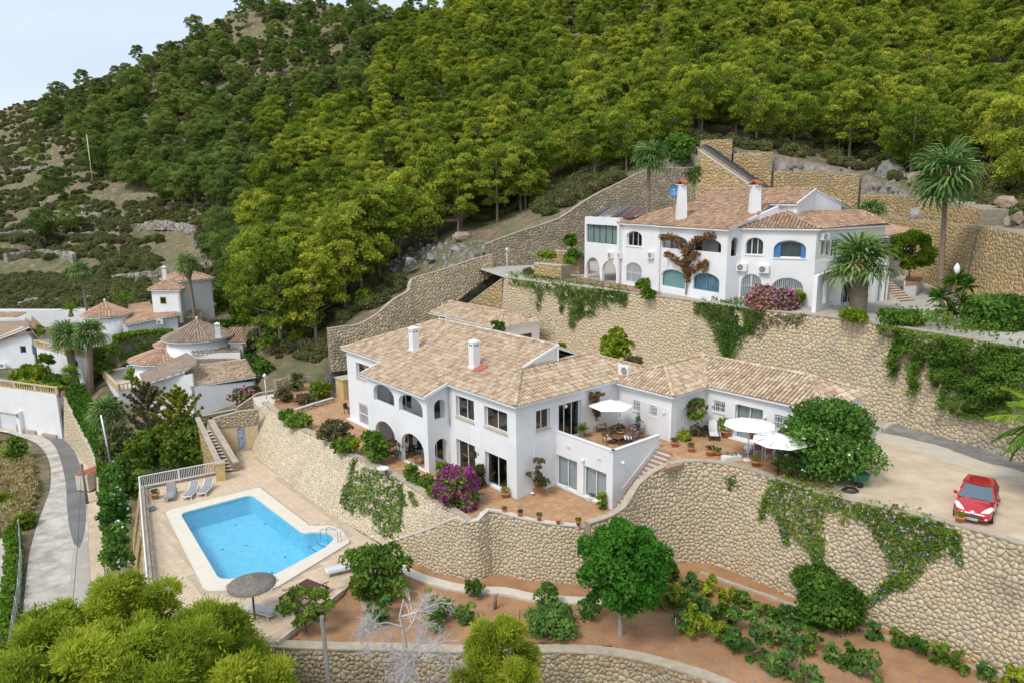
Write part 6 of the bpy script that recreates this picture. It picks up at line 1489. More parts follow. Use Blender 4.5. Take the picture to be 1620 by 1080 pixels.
roof(vc,[[Dp(47,517,96),Dp(63,537,97),Dp(70,520,101),Dp(44,507,102)]],mat='roof_tile_red',sp=.34,rad=.14,tl=.5)
roof(vc,[[Dp(-30,508,106),Dp(24,503,106),Dp(42,494,108),Dp(-30,494,110)]],mat='roof_tile_red',sp=.34,rad=.14,tl=.5)
a = Dp(-20,520,105.5); b = Dp(42,520,105.5); Wall(vc,xy(a),xy(b),lambda L: rect(0,L,zc0,Dp(30,503,105.5).z),inward=Vector((0,1,0)))
p = Dp(6,577,96.2); ac_unit(vc,p,Vector((1,0,0)),Vector((0,-1,0)),'air conditioner low on the wall of the blue-shuttered villa')
vt = thing('raised_terrace','raised white terrace block with cream balustrade between the villas on the far left','terrace',Dp(60,590,93))
ztt = Dp(100,556,93).z; tp = [P(57,548,ztt),P(139,566,ztt),P(147,546,ztt),P(66,535,ztt)]
mb = MB(); mb.prism(tp,(0,0,-5)); mb.build('block',M['stucco'],vt); balustrade('cream balustrade along the raised terrace beside the twin palms',[tp[3],tp[0],tp[1]],group='cream stone balustrades')
mb = MB(); mb.sheet([P(120,552,ztt + .03),P(140,556,ztt + .03),P(144,549,ztt + .03),P(126,547,ztt + .03)]); mb.build('pool_water',M['pool_liner'],vt)
t = thing('garden_wall','long plain white garden wall below the terraced slope on the far left','wall',Dp(100,500,114))
a,b,c = Dp(40,492,113),Dp(158,489,113),Dp(-60,494,115)
boxwalls(t,[c,a,b,up(b,0) + Vector((0,.5,0)),up(c,0) + Vector((0,.5,0))],Dp(100,530,112).z - 1,Dp(100,490.5,113).z,name='wall_panel')
# white retaining wall with garage door by the road
t = thing('roadside_garage','white garage front with closed door and house sign facing the road bend','garage',P(50,683,-8.5))
a = P(-90,662,-8.5); b = P(99,694,-8.5)
uo = lambda x,y: onplane(x,y,xy(a),xy(b) - xy(a))
LW = (xy(b) - xy(a)).length; zt0 = uo(0,608)[1]; zt1 = uo(98,629)[1]; us0 = uo(0,608)[0]
gd0 = uo(-5,650); gd1 = uo(27,652); Gr = rect(gd0[0],gd1[0],-8.5,gd0[1])
Wd_ = Wall(t,xy(a),xy(b),lambda L: [(0,-9.5),(L,-9.5),(L,(zt0 + zt1) / 2),(0,(zt0 + zt1) / 2)],[Gr],inward=Vector((0,1,0)),name='wall_panel')
mb = MB(); solid(mb,Wd_,Gr,-.25,-.3); gdo = mb.build('garage_door',M['shutter_white'],t)
zw = (zt0 + zt1) / 2
pl = uo(36.5,672); mb = MB(); mb.box(Wd_.at(pl[0],-7.1,.25),(.55,.5,2.9),U=Wd_.U); pl_ = mb.build('sign_pillar',M['stucco'],t)
mb = MB(); mb.box(Wd_.at(pl[0],-6.15,.51),(.42,.03,.55),U=Wd_.U); sb = mb.build('house_sign',M['cushion_olive'],pl_)
mb = MB(); mb.box(Wd_.at(pl[0],-6.08,.53),(.30,.02,.12),U=Wd_.U); mb.box(Wd_.at(pl[0],-6.28,.53),(.34,.02,.07),U=Wd_.U)
for o in [mb.build('wall_cap',M['dark_fabric'],pl_)]: o.name = 'sign_lettering'
balustrade('cream balustrade topping the white garage wall by the road bend',[Wd_.at(0,zw,-.15),Wd_.at(LW,zw,-.15)],group='cream stone balustrades',post=3.6)
for (xa_,xb_,hh) in ((29,33,1.0),(41,58,.55),(68,90,.45)):
 u0_,u1_ = uo(xa_,680)[0],uo(xb_,684)[0]; mb = MB(); solid(mb,Wd_,rect(u0_,u1_,-8.9,-8.5 + hh),.02,.22); mb.build('kerb_block',M['coping'],t)
# stairs up from the pool deck, door wall, railings, lamp
def slab_wall(label,pts,zb,w,stone='stone_amber',cop='coping',top_h=0,name='stone_wall',sz=.26,cw=None,side=None):
 return stone_wall(label,pts,zb,.02,sz,stone=stone,smooth=False,cop=cop,cw=w if cw is None else cw,thick=w,side=side,cat='stone wall')
s0 = P(344,748,ZD); s1 = P(374,745,ZD); q0,q1 = P(325,681,-.85),P(343,678,-.85)
t = thing('pool_stairs','narrow flight of pale steps with dark risers climbing from the pool deck between stone walls','stairs',s0)
n_ = 13
for k in range(n_):
 a0_,b0__ = s0.lerp(q0,k / n_),s1.lerp(q1,k / n_); a1_,b1__ = s0.lerp(q0,(k + 1) / n_),s1.lerp(q1,(k + 1) / n_); z = ZD + (-.85 - ZD) * (k + 1) / n_
 mb = MB(); mb.prism([up(a0_,z),up(b0__,z),up(b1__,z),up(a1_,z)],(0,0,-.3)); s_ = mb.build('step',M['coping_pale'],t)
 mb = MB(); d = (b0__ - a0_).normalized(); nn = Vector((d.y,-d.x,0)); 
 mb.hexa([up(a0_,z - .17) + nn * .015,up(b0__,z - .17) + nn * .015,up(b0__,z - .17) + nn * .004,up(a0_,z - .17) + nn * .004,up(a0_,z - .035) + nn * .015,up(b0__,z - .035) + nn * .015,up(b0__,z - .035) + nn * .004,up(a0_,z - .035) + nn * .004]); mb.build('riser',M['wood_dark'],s_)
mb = MB(); mb.prism([up(q0,-.86),up(q1,-.86),P(352,664,-.86),P(330,662,-.86)],(0,0,-2.5)); mb.build('landing',M['coping'],t)
slab_wall('left stone side wall of the pool stairs',[P(347,741,ZD + .75),P(309,661,-.15)],ZD - 2.5,.4,side=(.5,-1))
slab_wall('right stone side wall of the pool stairs',[P(377,731,ZD + .75),P(337,664,-.1)],ZD - .1,.45,side=(1,-.6))
p = P(350,758,ZD); mb = MB(); t = thing('gate_pillar','square amber stone pillar at the foot of the pool stairs','pillar',p); mb.box(p + UPV * .72,(.75,.75,1.45),.4); mb.build('shaft',M['stone_amber'],t); mb = MB(); mb.box(p + UPV * 1.5,(.85,.85,.12),.4); mb.build('cap',M['coping'],t)
dw0,dw1 = P(371,713,ZD),P(400,710,ZD); du = (dw1 - dw0).normalized()
t = thing('door_wall','plastered wall with a blue mottled door in the corner of the pool deck','wall',dw0)
zp = onplane(385,675,xy(dw0),du)[1]; hd = hpx(xy(dw0),du,371,389.5,676,zb=ZD)
L_ = (dw1 - dw0).length
ua_,ub_ = onplane(370.5,700,xy(dw0),du)[0] + .35,onplane(389,700,xy(dw0),du)[0]
Wq = Wall(t,xy(dw0) - du * 1.4,xy(dw1) + du * .6,lambda L: rect(0,L,ZD - .1,zp + .1),[rect(1.4 + ua_,1.4 + ub_,ZD + .02,zp - .05)],m='cream_stone',name='wall_panel',inward=Vector((0,1,0)))
mb = MB(); solid(mb,Wq,rect(1.4 + ua_,1.4 + ub_,ZD + .02,zp - .05),-.06,-.12); mb.build('door',M['mural_blue'],t)
slab_wall('dark stepped stone wall above the blue door',[up(xy(dw0) - du * 1.6,onplane(347,662,xy(dw0),du)[1]),up(xy(dw0) + du * .25,onplane(383,653,xy(dw0),du)[1]),up(xy(dw0) + du * .45,onplane(386,651,xy(dw0),du)[1]),up(xy(dw1) + du * .75,.42)],zp + .1,.35,stone='stone_mid')
slab_wall('stepped stone wall between the stair landing and the neighbour\'s white house',pd([(313,660,71),(375,648,72.5),(376,645,72.5),(408,623,73.5),(437,618,74)]),-3.4,.35,stone='stone_mid')
stone_wall('low edging of pale stones round the planted bed beside the terracotta terrace',pz([(447,652,.38),(470,648,.38),(500,638,.38),(528,630,.38)]),-.1,.0,.26,stone='stone_pale',smooth=False,cop='coping_pale',cw=.3,thick=.3)
bed = pz([(432,648,.12),(447,654,.12),(470,649,.12),(500,639,.12),(528,631,.12),(520,606,.12),(470,606,.12),(437,622,.12)])
platform('planted_bed',bed,M['soil'],.12,-1.2)
platform('upper_path',pz([(405,640,-.02),(447,664,-.02),(455,655,-.02),(436,640,-.02),(436,622,-.02),(400,628,-.02)]),M['coping_pale'],-.02,-1.0)
p = P(549,628,0); t = thing('stone_block','squat amber stone block with weathered cap at the left end of the lower villa','pillar',p); mb = MB(); mb.box(p + UPV * 1.0,(1.5,1.6,2.0),.7); mb.build('block',M['stone_amber'],t)
mb = MB(); mb.box(p + UPV * 2.04,(1.7,1.8,.1),.7); mb.build('cap',M['coping'],t)
def lamp_post(x,y,z,h,label):
 t = thing('lamp_post',label,'street lamp',(x,y,z),'white garden lamp posts'); mb = MB(); mb.tube([(x,y,z),(x,y,z + .3)],[.12,.09],8); mb.tube([(x,y,z + .28),(x,y,z + h)],[.055,.04],8); mb.build('post',M['white_paint'],t)
 mb = MB(); mb.lathe((x,y,z + h),[(.06,0),(.16,.28)],6); mb.build('lantern_glass',M['lamp_glass'],t)
 mb = MB(); mb.lathe((x,y,z + h + .28),[(.26,0),(.12,.14),(.03,.26)],6); mb.build('lantern_cap',M['white_paint'],t)
p = P(422,636,.5); lamp_post(p.x,p.y,.5,Dp(420,593,p.y).z - .85,'white lamp post at the top of the pool stairs beside the long sloping wall')
p = Vector((W4top[0].x + .4,W4top[0].y + .8,10)); lamp_post(p.x,p.y,10,Dp(791,394,p.y).z - 10.4,'white lamp post above the garage at the left end of the upper terrace')
def railing(label,pts,h=1.0,step=.13):
 t = thing('railing',label,'railing',pts[0],'white railings of the pool deck'); mb = MB()
 for a,b in zip(pts,pts[1:]): mb.bar(a + UPV * h,b + UPV * h,.07)
 mb.build('top_rail',M['white_paint'],t); mb = MB()
 for a,b in zip(pts,pts[1:]): mb.bar(a + UPV * .1,b + UPV * .1,.05)
 mb.build('bottom_rail',M['white_paint'],t); pr = MB(); pr.box((0,0,h / 2 + .05),(.03,.03,h - .1)); pm = pr.mesh('baluster',M['white_paint'])
 for a,b in zip(pts,pts[1:]):
  k = int((b - a).length / step)
  for i in range(k): link('baluster',pm,t,a.lerp(b,(i + .5) / k) - pts[0])
 po = MB(); po.box((0,0,h / 2),(.08,.08,h)); pom = po.mesh('post',M['white_paint'])
 for a,b in zip(pts,pts[1:]):
  k = max(1,int((b - a).length / 2.2))
  for i in range(k + 1): link('post',pom,t,a.lerp(b,i / k) - pts[0])
railing('white railing at the far end of the pool deck, behind the sunbeds',pz([(343,748,ZD + .2),(222,772,ZD + .2)]))
railing('long white railing down the road side of the pool deck',pz([(222,772,ZD + .4),(224,800,ZD + .4),(227,840,ZD + .4),(232,900,ZD + .4),(237,960,ZD + .4)]))
# foliage kit
def leaves(cen,rad,n,size,squash=.75,elong=1.5,spiky=.5,seed=0,lo=-.35,shell=.55,tone=None,fuzz=.1):
 """leaf-sized faces scattered over clumps: cen (k,3), rad (k,) -> V, F, rnd"""
 r = np.random.default_rng(seed); k = len(cen); N = k * n
 ci = np.repeat(np.arange(k),n)
 d = r.normal(size=(N,3)); d /= np.linalg.norm(d,axis=1)[:,None]
 flip = d[:,2] < lo; d[flip,2] *= -1
 rr = rad[ci] * (shell + (1 - shell) * r.random(N) ** .6) * (1 + fuzz * np.abs(r.normal(size=N)))
 pos = cen[ci] + d * rr[:,None] * np.array([1,1,squash])
 a = d * spiky + r.normal(size=(N,3)) * .55; a[:,2] += .15; a /= np.linalg.norm(a,axis=1)[:,None]
 b = np.cross(a,d + r.normal(size=(N,3)) * .5); b /= np.maximum(1e-6,np.linalg.norm(b,axis=1))[:,None]
 s = size * r.uniform(.65,1.3,N); L = (a * (s * elong * .5)[:,None]); W = (b * (s * .5)[:,None])
 V = np.stack([pos - L,pos + W * .9,pos + L,pos - W * .9],1).reshape(-1,3)
 F = np.arange(N * 4).reshape(-1,4)
 base = r.random(k) if tone is None else tone
 rnd = np.clip(base[ci] * .6 + r.random(N) * .4,0,1)
 return V,F,rnd
def crown_clumps(H,R,base,n,r,shape='pine'):
 cs = []; rs = []
 tries = 0
 while len(cs) < n and tries < 6000:
  tries += 1
  t = r.random() ** .8
  if shape == 'pine': prof = math.sqrt(max(0,1 - ((t - .36) / .66) ** 2)) if t > .36 else .62 + 1.05 * t
  elif shape == 'loose': prof = (math.sqrt(max(0,1 - ((t - .36) / .66) ** 2)) if t > .36 else .62 + 1.05 * t) * (1.0 + .22 * math.sin(7 * r.random()))
  elif shape == 'cone': prof = (1 - t) ** .8 + .08
  else: prof = math.sqrt(max(0,1 - (2 * t - 1) ** 2)) * .95 + .08
  th = r.random() * 2 * pi; q = R * prof * (r.random() ** .42)
  p = np.array([cos(th) * q,sin(th) * q,base + (H - base) * t])
  rad = (.17 + .10 * r.random()) * R * (1.15 - .35 * t) * {'loose': .95,'ball': 1.15}.get(shape,1)
  if all(np.linalg.norm((p - c) * np.array([1,1,1.3])) > .62 * max(rad,r2) for c,r2 in zip(cs,rs)): cs.append(p); rs.append(rad)
 return np.array(cs),np.array(rs)
def trunk_mb(H,rb,r,lean=.06,limbs=None,n=7,mat_=None):
 mb = MB(); pts = []; x = y = 0
 for i in range(6): pts.append((x,y,H * i / 5)); x += r.uniform(-lean,lean) * H / 5; y += r.uniform(-lean,lean) * H / 5
 mb.tube([(0,0,-.5)] + pts,[rb * 1.3] + [rb * (1 - .14 * i) for i in range(6)],n)
 if limbs is not None:
  for c in limbs:
   z0 = max(H * .25,min(H * .9,c[2] - .35 * math.hypot(c[0],c[1]))); t = z0 / H * 5; i = min(4,int(t)); a = Vector(pts[i]).lerp(Vector(pts[i + 1]),t - i)
   m_ = a.lerp(Vector(c),.5) + Vector((0,0,-.1 * (Vector(c) - a).length * .5)); mb.tube([a,m_,Vector(c)],[rb * .32,rb * .18,rb * .07],4,cap=False)
 return mb
def tree_proto(seed,H,R,base,ncl,nl,size,leafm,barkm='bark',shape='pine',squash=.72,rb=.2,elong=1.6,spiky=.6,lo=-.25):
 r = random.Random(seed); c,rd = crown_clumps(H,R,base,ncl,r,shape)
 V,F,rn = leaves(c,rd,nl,size,squash,elong,spiky,seed,lo,fuzz={'pine': .2,'loose': .42}.get(shape,.12))
 cm = np_mesh('crown',V,F,4,M[leafm],rnd=rn)
 sel = [tuple(c[i]) for i in range(0,len(c),2)]
 tm = trunk_mb(H * (.86 if shape == 'pine' else .6),rb,r,limbs=sel).mesh('trunk',M[barkm]); return tm,cm
def recolour(o,m): o.material_slots[0].link = 'OBJECT'; o.material_slots[0].material = M[m]
def plant_tree(proto,name,label,cat,loc,s=1.0,rz=0.0,group=None):
 t = thing(name,label,cat,loc,group,rz); t.scale = (s,s,s * random.uniform(.92,1.08))
 link('trunk',proto[0],t); c = link('crown',proto[1],t); return t,c
PINE = [tree_proto(20 + i,(8.2,7.6,8.8,7.2,9.2)[i],(3.5,3.9,3.1,3.9,2.8)[i],(2.2,2.0,2.2,2.4,1.8)[i],(62,70,58,62,54)[i],150,.19,'pine_leaf',squash=.82) for i in range(5)]
# pine forest on the hill
def dens(px,py,d):
 if px > 620:
  if 620 < px < 790 and py > 372 + (px - 620) * -.1 and d < 103: return 0.0
  return 1.0
 if px > 385: return 1.0 if py > 150 else (.75 if px > 560 else .42)
 if px > 150:
  top = 190 - (px - 150) * .55
  if py < top - 25: return .18
  if py < 335 - (px < 230) * 25: return .92
  if py < 420: return .10 + .25 * (px > 320)
  return .06 + .5 * (px > 350)
 if px > 70: return .35 if py < 215 else .05
 return .10 if py < 200 else .03
spots = []; bigp = set(); SP = 6.1
r_ = random.Random(5)
gy_ = 70.0
while gy_ < 372:
 sp = SP * (1 + max(0,gy_ - 160) / 420)
 x = -190.0
 while x < 330:
  X = x + r_.uniform(-.48,.48) * sp; Y = gy_ + r_.uniform(-.48,.48) * sp
  x += sp
  if abs(X) > Y * .86 + 14: continue
  zz = ground_z(X,Y)
  if zz < 0.8: continue
  px_,py_ = pix((X,Y,zz))
  if not (-70 < px_ < 1700) or py_ < -190: continue
  dn = dens(px_,py_,Y)
  footd = np.interp(px_,[385,430,505,540,600,700,770,900,1000,1095,1200,1355,1480,1620,1800],[100,84,80,85.5,88,95,103,104,108,109,107,103.5,89,66,58])
  if px_ > 385 and Y < footd + 1.0: continue
  if px_ <= 385 and Y < 119: continue
  if r_.random() < dn: spots.append((X,Y,zz,px_,py_))
 gy_ += sp
def vis(s): X,Y,z,px_,py_ = s; return (1 if (-30 < px_ < 1650 and py_ > 2) else 0) / Y
for (px_,Y) in ((398,104),(432,97),(462,93),(492,92),(515,97),(545,92),(572,96),(600,99),(630,106),(418,110),(450,105),(480,103),(520,108),(560,106),(600,112),(408,92),(440,88),(470,86),(500,87),(655,112),(690,112),(730,112),(770,113),(800,114),(840,116)):
 X = xat(px_,Y,4 + (Y - 85) * .4); zz = ground_z(X,Y); spots = [q for q in spots if math.hypot(q[0] - X,q[1] - Y) > 3.2]; a_,b_ = pix((X,Y,zz)); spots.append((X,Y,zz,a_,b_)); bigp.add((X,Y))
spots.sort(key=lambda s: -vis(s)); print('pines',len(spots))
def place_words(px_,py_):
 if px_ < 200: a = 'on the open scrub slope'
 elif px_ < 400: a = 'on the left flank'
 elif px_ < 620: a = 'left of the stepped wall' if py_ > 250 else 'below the summit'
 elif px_ < 900: a = 'above the climbing wall' if py_ > 250 else 'mid slope'
 elif px_ < 1200: a = 'near the hillside stairs' if py_ > 120 else 'high behind the villa'
 else: a = 'behind the amber walls' if py_ > 150 else 'high on the right'
 return a
crowns0 = {}; kinds = ('broad round-topped','wide billowing','upright tufted','low spreading','slender pointed'); ordw = ['first','second','third','fourth','fifth','sixth','seventh','eighth','ninth','tenth']; ranks = ['front','second','third','fourth','fifth','sixth']
near = spots[:300]; grp = {}
for s_ in near:
 X,Y,z,px_,py_ = s_; fd = np.interp(px_,[0,385,430,505,600,770,900,1095,1200,1355,1480,1620],[119,110,84,80,88,103,104,109,107,103,89,66]); rk = min(5,int(max(0,Y - fd) / 9)); grp.setdefault((place_words(px_,py_),rk),[]).append(s_)
for (a,rk),L_ in grp.items():
 L_.sort(key=lambda q: q[3])
 for i,(X,Y,z,px_,py_) in enumerate(L_):
  k = random.randrange(5); nm = ordw[i] if i < 10 else ordw[len(L_) - 1 - i] if len(L_) - 1 - i < 10 else 'middle'; sd = 'left' if i < 10 else 'right'
  t,c = plant_tree(PINE[k],'pine_tree',f'{kinds[k]} pine {a}, {nm} from {sd} in {ranks[rk]} rank','pine tree',(X,Y,z - .2),random.uniform(1.2,1.45) if (X,Y) in bigp else random.uniform(.85,1.22),random.uniform(0,6.28),'pines ' + a)
  if px_ < 400 or (px_ < 560 and py_ < 190): recolour(c,'pine_shaded')  # left flank and high pines get the leaf colour with shade painted in
  if k not in crowns0 and not (px_ < 400): crowns0[k] = c
  dark0 = c if px_ < 400 else None
rest = spots[300:]
def scatter(name,pts,protos,scl,mats=(),kind='stuff',label=None,tilt=False):
 """one object: a cloud of points carrying instances of meshes"""
 me = bpy.data.meshes.new(name); me.from_pydata([tuple(p) for p in pts],[],[])
 n = len(pts); at = me.attributes.new('size','FLOAT','POINT'); at.data.foreach_set('value',np.asarray(scl,dtype=np.float32))
 at = me.attributes.new('turn','FLOAT','POINT'); at.data.foreach_set('value',(rng.random(n) * 6.28).astype(np.float32))
 at = me.attributes.new('pick','INT','POINT'); at.data.foreach_set('value',rng.integers(0,len(protos),n).astype(np.int32))
 o = link(name,me); o['kind'] = kind
 g = bpy.data.node_groups.new(name,'GeometryNodeTree'); g.interface.new_socket('Geometry',in_out='INPUT',socket_type='NodeSocketGeometry'); g.interface.new_socket('Geometry',in_out='OUTPUT',socket_type='NodeSocketGeometry')
 N = g.nodes; L = g.links; gi = N.new('NodeGroupInput'); go = N.new('NodeGroupOutput'); jn = N.new('GeometryNodeJoinGeometry'); ip = N.new('GeometryNodeInstanceOnPoints')
 for p in reversed(protos):
  oi = N.new('GeometryNodeObjectInfo'); oi.transform_space = 'ORIGINAL'; oi.inputs['Object'].default_value = p; oi.inputs['As Instance'].default_value = True; L.new(oi.outputs['Geometry'],jn.inputs[0])
 def na(nm,ty): q = N.new('GeometryNodeInputNamedAttribute'); q.data_type = ty; q.inputs[0].default_value = nm; return [s for s in q.outputs if s.enabled][0]
 cb = N.new('ShaderNodeCombineXYZ'); L.new(na('turn','FLOAT'),cb.inputs[2]); e2r = N.new('FunctionNodeEulerToRotation'); L.new(cb.outputs[0],e2r.inputs[0])
 L.new(gi.outputs[0],ip.inputs['Points']); L.new(jn.outputs[0],ip.inputs['Instance']); ip.inputs['Pick Instance'].default_value = True
 L.new(na('pick','INT'),ip.inputs['Instance Index']); L.new(e2r.outputs[0],ip.inputs['Rotation'])
 cs = N.new('ShaderNodeCombineXYZ'); sz = na('size','FLOAT')
 for q in range(3): L.new(sz,cs.inputs[q])
 L.new(cs.outputs[0],ip.inputs['Scale']); L.new(ip.outputs[0],go.inputs[0])
 m = o.modifiers.new('scatter','NODES'); m.node_group = g
 return o
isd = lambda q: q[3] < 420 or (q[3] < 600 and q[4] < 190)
far_c = []
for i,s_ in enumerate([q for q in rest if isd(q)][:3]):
 t,c = plant_tree(PINE[i],'pine_tree',f'{kinds[i]} dark pine standing far up the left flank below the skyline','pine tree',(s_[0],s_[1],s_[2] - .2)); recolour(c,'pine_shaded'); far_c.append(c)
B_s = [q for q in rest if not isd(q)]; D_s = [q for q in rest if isd(q)][3:]
scatter('distant_pine_wood',[(q[0],q[1],q[2] - .2) for q in B_s],[crowns0[k] for k in sorted(crowns0)],[random.uniform(.8,1.2) for _ in B_s])
scatter('shaded_pine_wood',[(q[0],q[1],q[2] - .2) for q in D_s],far_c,[random.uniform(.75,1.15) for _ in D_s])
# scrub, tufts and loose stones on the open slopes (uncountable)
def joined_cloud(name,centers,radii,nleaf,size,m,squash=.6,seed=1,kind='stuff',elong=1.4,spiky=.5,lo=-.1):
 V,F,rn = leaves(np.array(centers),np.array(radii),nleaf,size,squash,elong,spiky,seed,lo)
 return tag(link(name,np_mesh(name,V,F,4,M[m],rnd=rn)),kind=kind)
# rocks
from mathutils import noise as mn
def rock_mesh(seed,m='rock'):
 bm = bmesh.new(); bmesh.ops.create_icosphere(bm,subdivisions=4,radius=1); r = random.Random(seed); pl = [(Vector((r.gauss(0,1),r.gauss(0,1),r.gauss(0,1))).normalized(),r.uniform(.5,.9)) for _ in range(14)]; o = Vector((seed * 7.1,0,0))
 for v in bm.verts:
  for n_,d in pl:
   k = v.co.dot(n_)
   if k > d: v.co -= n_ * (k - d)
  v.co *= 1 + .28 * (mn.ridged_multi_fractal(v.co * 1.4 + o,1,2,5,1,2) - 1.2) * .5
 me = bpy.data.meshes.new('rock'); bm.to_mesh(me); bm.free(); me.materials.append(M[m]); return me
ROCK = [rock_mesh(i) for i in range(5)]; ROCKW = [rock_mesh(i + 9,'rock_warm') for i in range(3)]
def rock(label,px,py,d,w,h,ms=ROCK,name='boulder',dep=None,group=None):
 p = Dp(px,py,d); o = link(name,random.choice(ms)); o.location = p; w *= .8; h *= .8; o.scale = (w / 2,(dep or w) / 2,h / 2); o.rotation_euler = (0,random.uniform(-.2,.2),random.uniform(0,3)); return tag(o,label,'rock',group)
rock('large grey crag rising behind the amber wall, right of the pine trunk',1408,280,97,6.0,5.5); rock('rusty shoulder of rock right of the big grey crag',1452,290,92,4.5,4,ROCKW)
rock('leaning grey boulder half set into the amber wall by the drive',1451,345,84.5,3.2,3.6); rock('pale split outcrop on the earth bank at the far right',1592,318,68,2.6,2.0,ROCKW)
rock('white-grey stone in the earth bank right of the tall palm',1598,352,63,1.6,1.3); rock('brown outcrop at the right edge above the amber wall',1612,345,62,1.6,1.6,ROCKW)
rock('grey rock beside the trunk of the tall palm',1478,300,86,2.6,1.5); rock('pale boulder above the stepped wall, left of the bare earth',648,418,96,2.4,2.2); rock('second pale boulder above the stepped wall',680,408,97,1.9,1.5)
rock('grey slab among the reddish earth above the stepped wall',718,394,99,2.4,1.4); rock('low grey rock at the end of the bare earth cutting',752,386,101,1.6,1.1); rock('rust-red rock face in the cutting above the stepped wall',735,377,103,4.8,2.4,ROCKW)
rock('shaded grey rock left of the stepped wall at the foot of the pines',505,556,86,2.6,2.6)
rock('bare pale crag among pines near the summit, left',385,54,345,6,4); rock('bare crag on the skyline above the wooded flank',348,53,345,7,3); rock('brown crag on the high summit under the pines',535,18,338,9,5,ROCKW); rock('white rock patch on the open flank, centre left',283,73,335,5,2.5)
r2_ = random.Random(5)
spt = []; ss = []
for _ in range(700):
 c = r2_.random()
 if c < .3: px_,py_ = r2_.uniform(610,770),r2_.uniform(375,430); 
 elif c < .6: px_,py_ = r2_.uniform(1230,1620),r2_.uniform(255,375)
 else: px_,py_ = r2_.uniform(0,420),r2_.uniform(130,480)
 h_,nn = hit(px_,py_)
 if h_ is None or h_.z < .5: continue
 spt.append(tuple(h_)); ss.append(r2_.uniform(.12,.5) * (1 if c < .6 else 1.1))
rk_src = rock('loose grey stone lying above the far amber wall',1300,268,103,.9,.7)
scatter('loose_stones',spt,[rk_src],ss)
def dry_wall(label,px,h=1.5,th=.9):
 pts = []
 for (x,y) in px:
  q,_ = hit(x,y)
  if q is not None: pts.append(q)
 if len(pts) < 2: return
 Q = resample(pts,1.2); t = thing('dry_stone_wall',label,'dry stone wall',Q[0],'dry stone terrace walls on the left hill'); mb = MB(); r = random.Random(len(label))
 for i in range(len(Q) - 1):
  a,b = Q[i],Q[i + 1]; d = (b - a); L = d.length; d.normalize(); nn = Vector((d.y,-d.x,0)).normalized(); nn = nn if nn.y < 0 else -nn
  hh = h * r.uniform(.7,1.1)
  for row in range(3):
   for k in range(2):
    c = a + d * L * (k + .5 + r.uniform(-.15,.15)) / 2 + Vector((0,0,-.3 + (hh + .3) * (row + .5) / 3)) + nn * (r.uniform(-.12,.12) - row * .08)
    mb.cr = r.random(); s1,s2,s3 = L * r.uniform(.24,.33),th * .5,(hh + .3) / 6 * r.uniform(.85,1.2)
    mb.hexa([c + d * (x * s1 * r.uniform(.7,1.05)) + nn * (y * s2 * r.uniform(.7,1.05)) + Vector((0,0,z * s3 * r.uniform(.75,1.1))) for z in (-1,1) for x,y in ((-1,-1),(1,-1),(1,1),(-1,1))])
 o = mb.build('stones',M['rubble'],t,fix=False); o['kind'] = 'stuff'
for i,(lab,px) in enumerate([('grey dry stone wall across the slope just above the far-left villas',[(28,486),(60,482),(100,482),(150,478)]),('short dry stone wall in the scrub left of the square white tower',[(178,446),(215,444),(250,440)]),('pale dry stone wall in the middle of the open slope',[(200,366),(240,362),(280,363),(312,372)]),
  ('long pale terrace wall below the lone white pole',[(0,272),(60,268),(110,270),(160,266)]),('low broken terrace wall at the left edge, lower slope',[(0,378),(40,372),(90,378),(150,374)]),('overgrown terrace wall left of the single young pine',[(10,415),(60,406),(110,412),(118,416)]),
  ('broken terrace wall in the middle of the slope, left of the dark wood',[(20,330),(70,326),(120,332),(180,325)]),('terrace wall just below the dark pines',[(70,345),(110,340),(160,346)]),('small terrace wall right of the fan palm behind the villas',[(320,430),(350,424),(380,430)]),('terrace wall under the pines near the left skyline',[(0,235),(50,228),(100,236)])]): dry_wall(lab,px,1.1 + .3 * (i % 3))
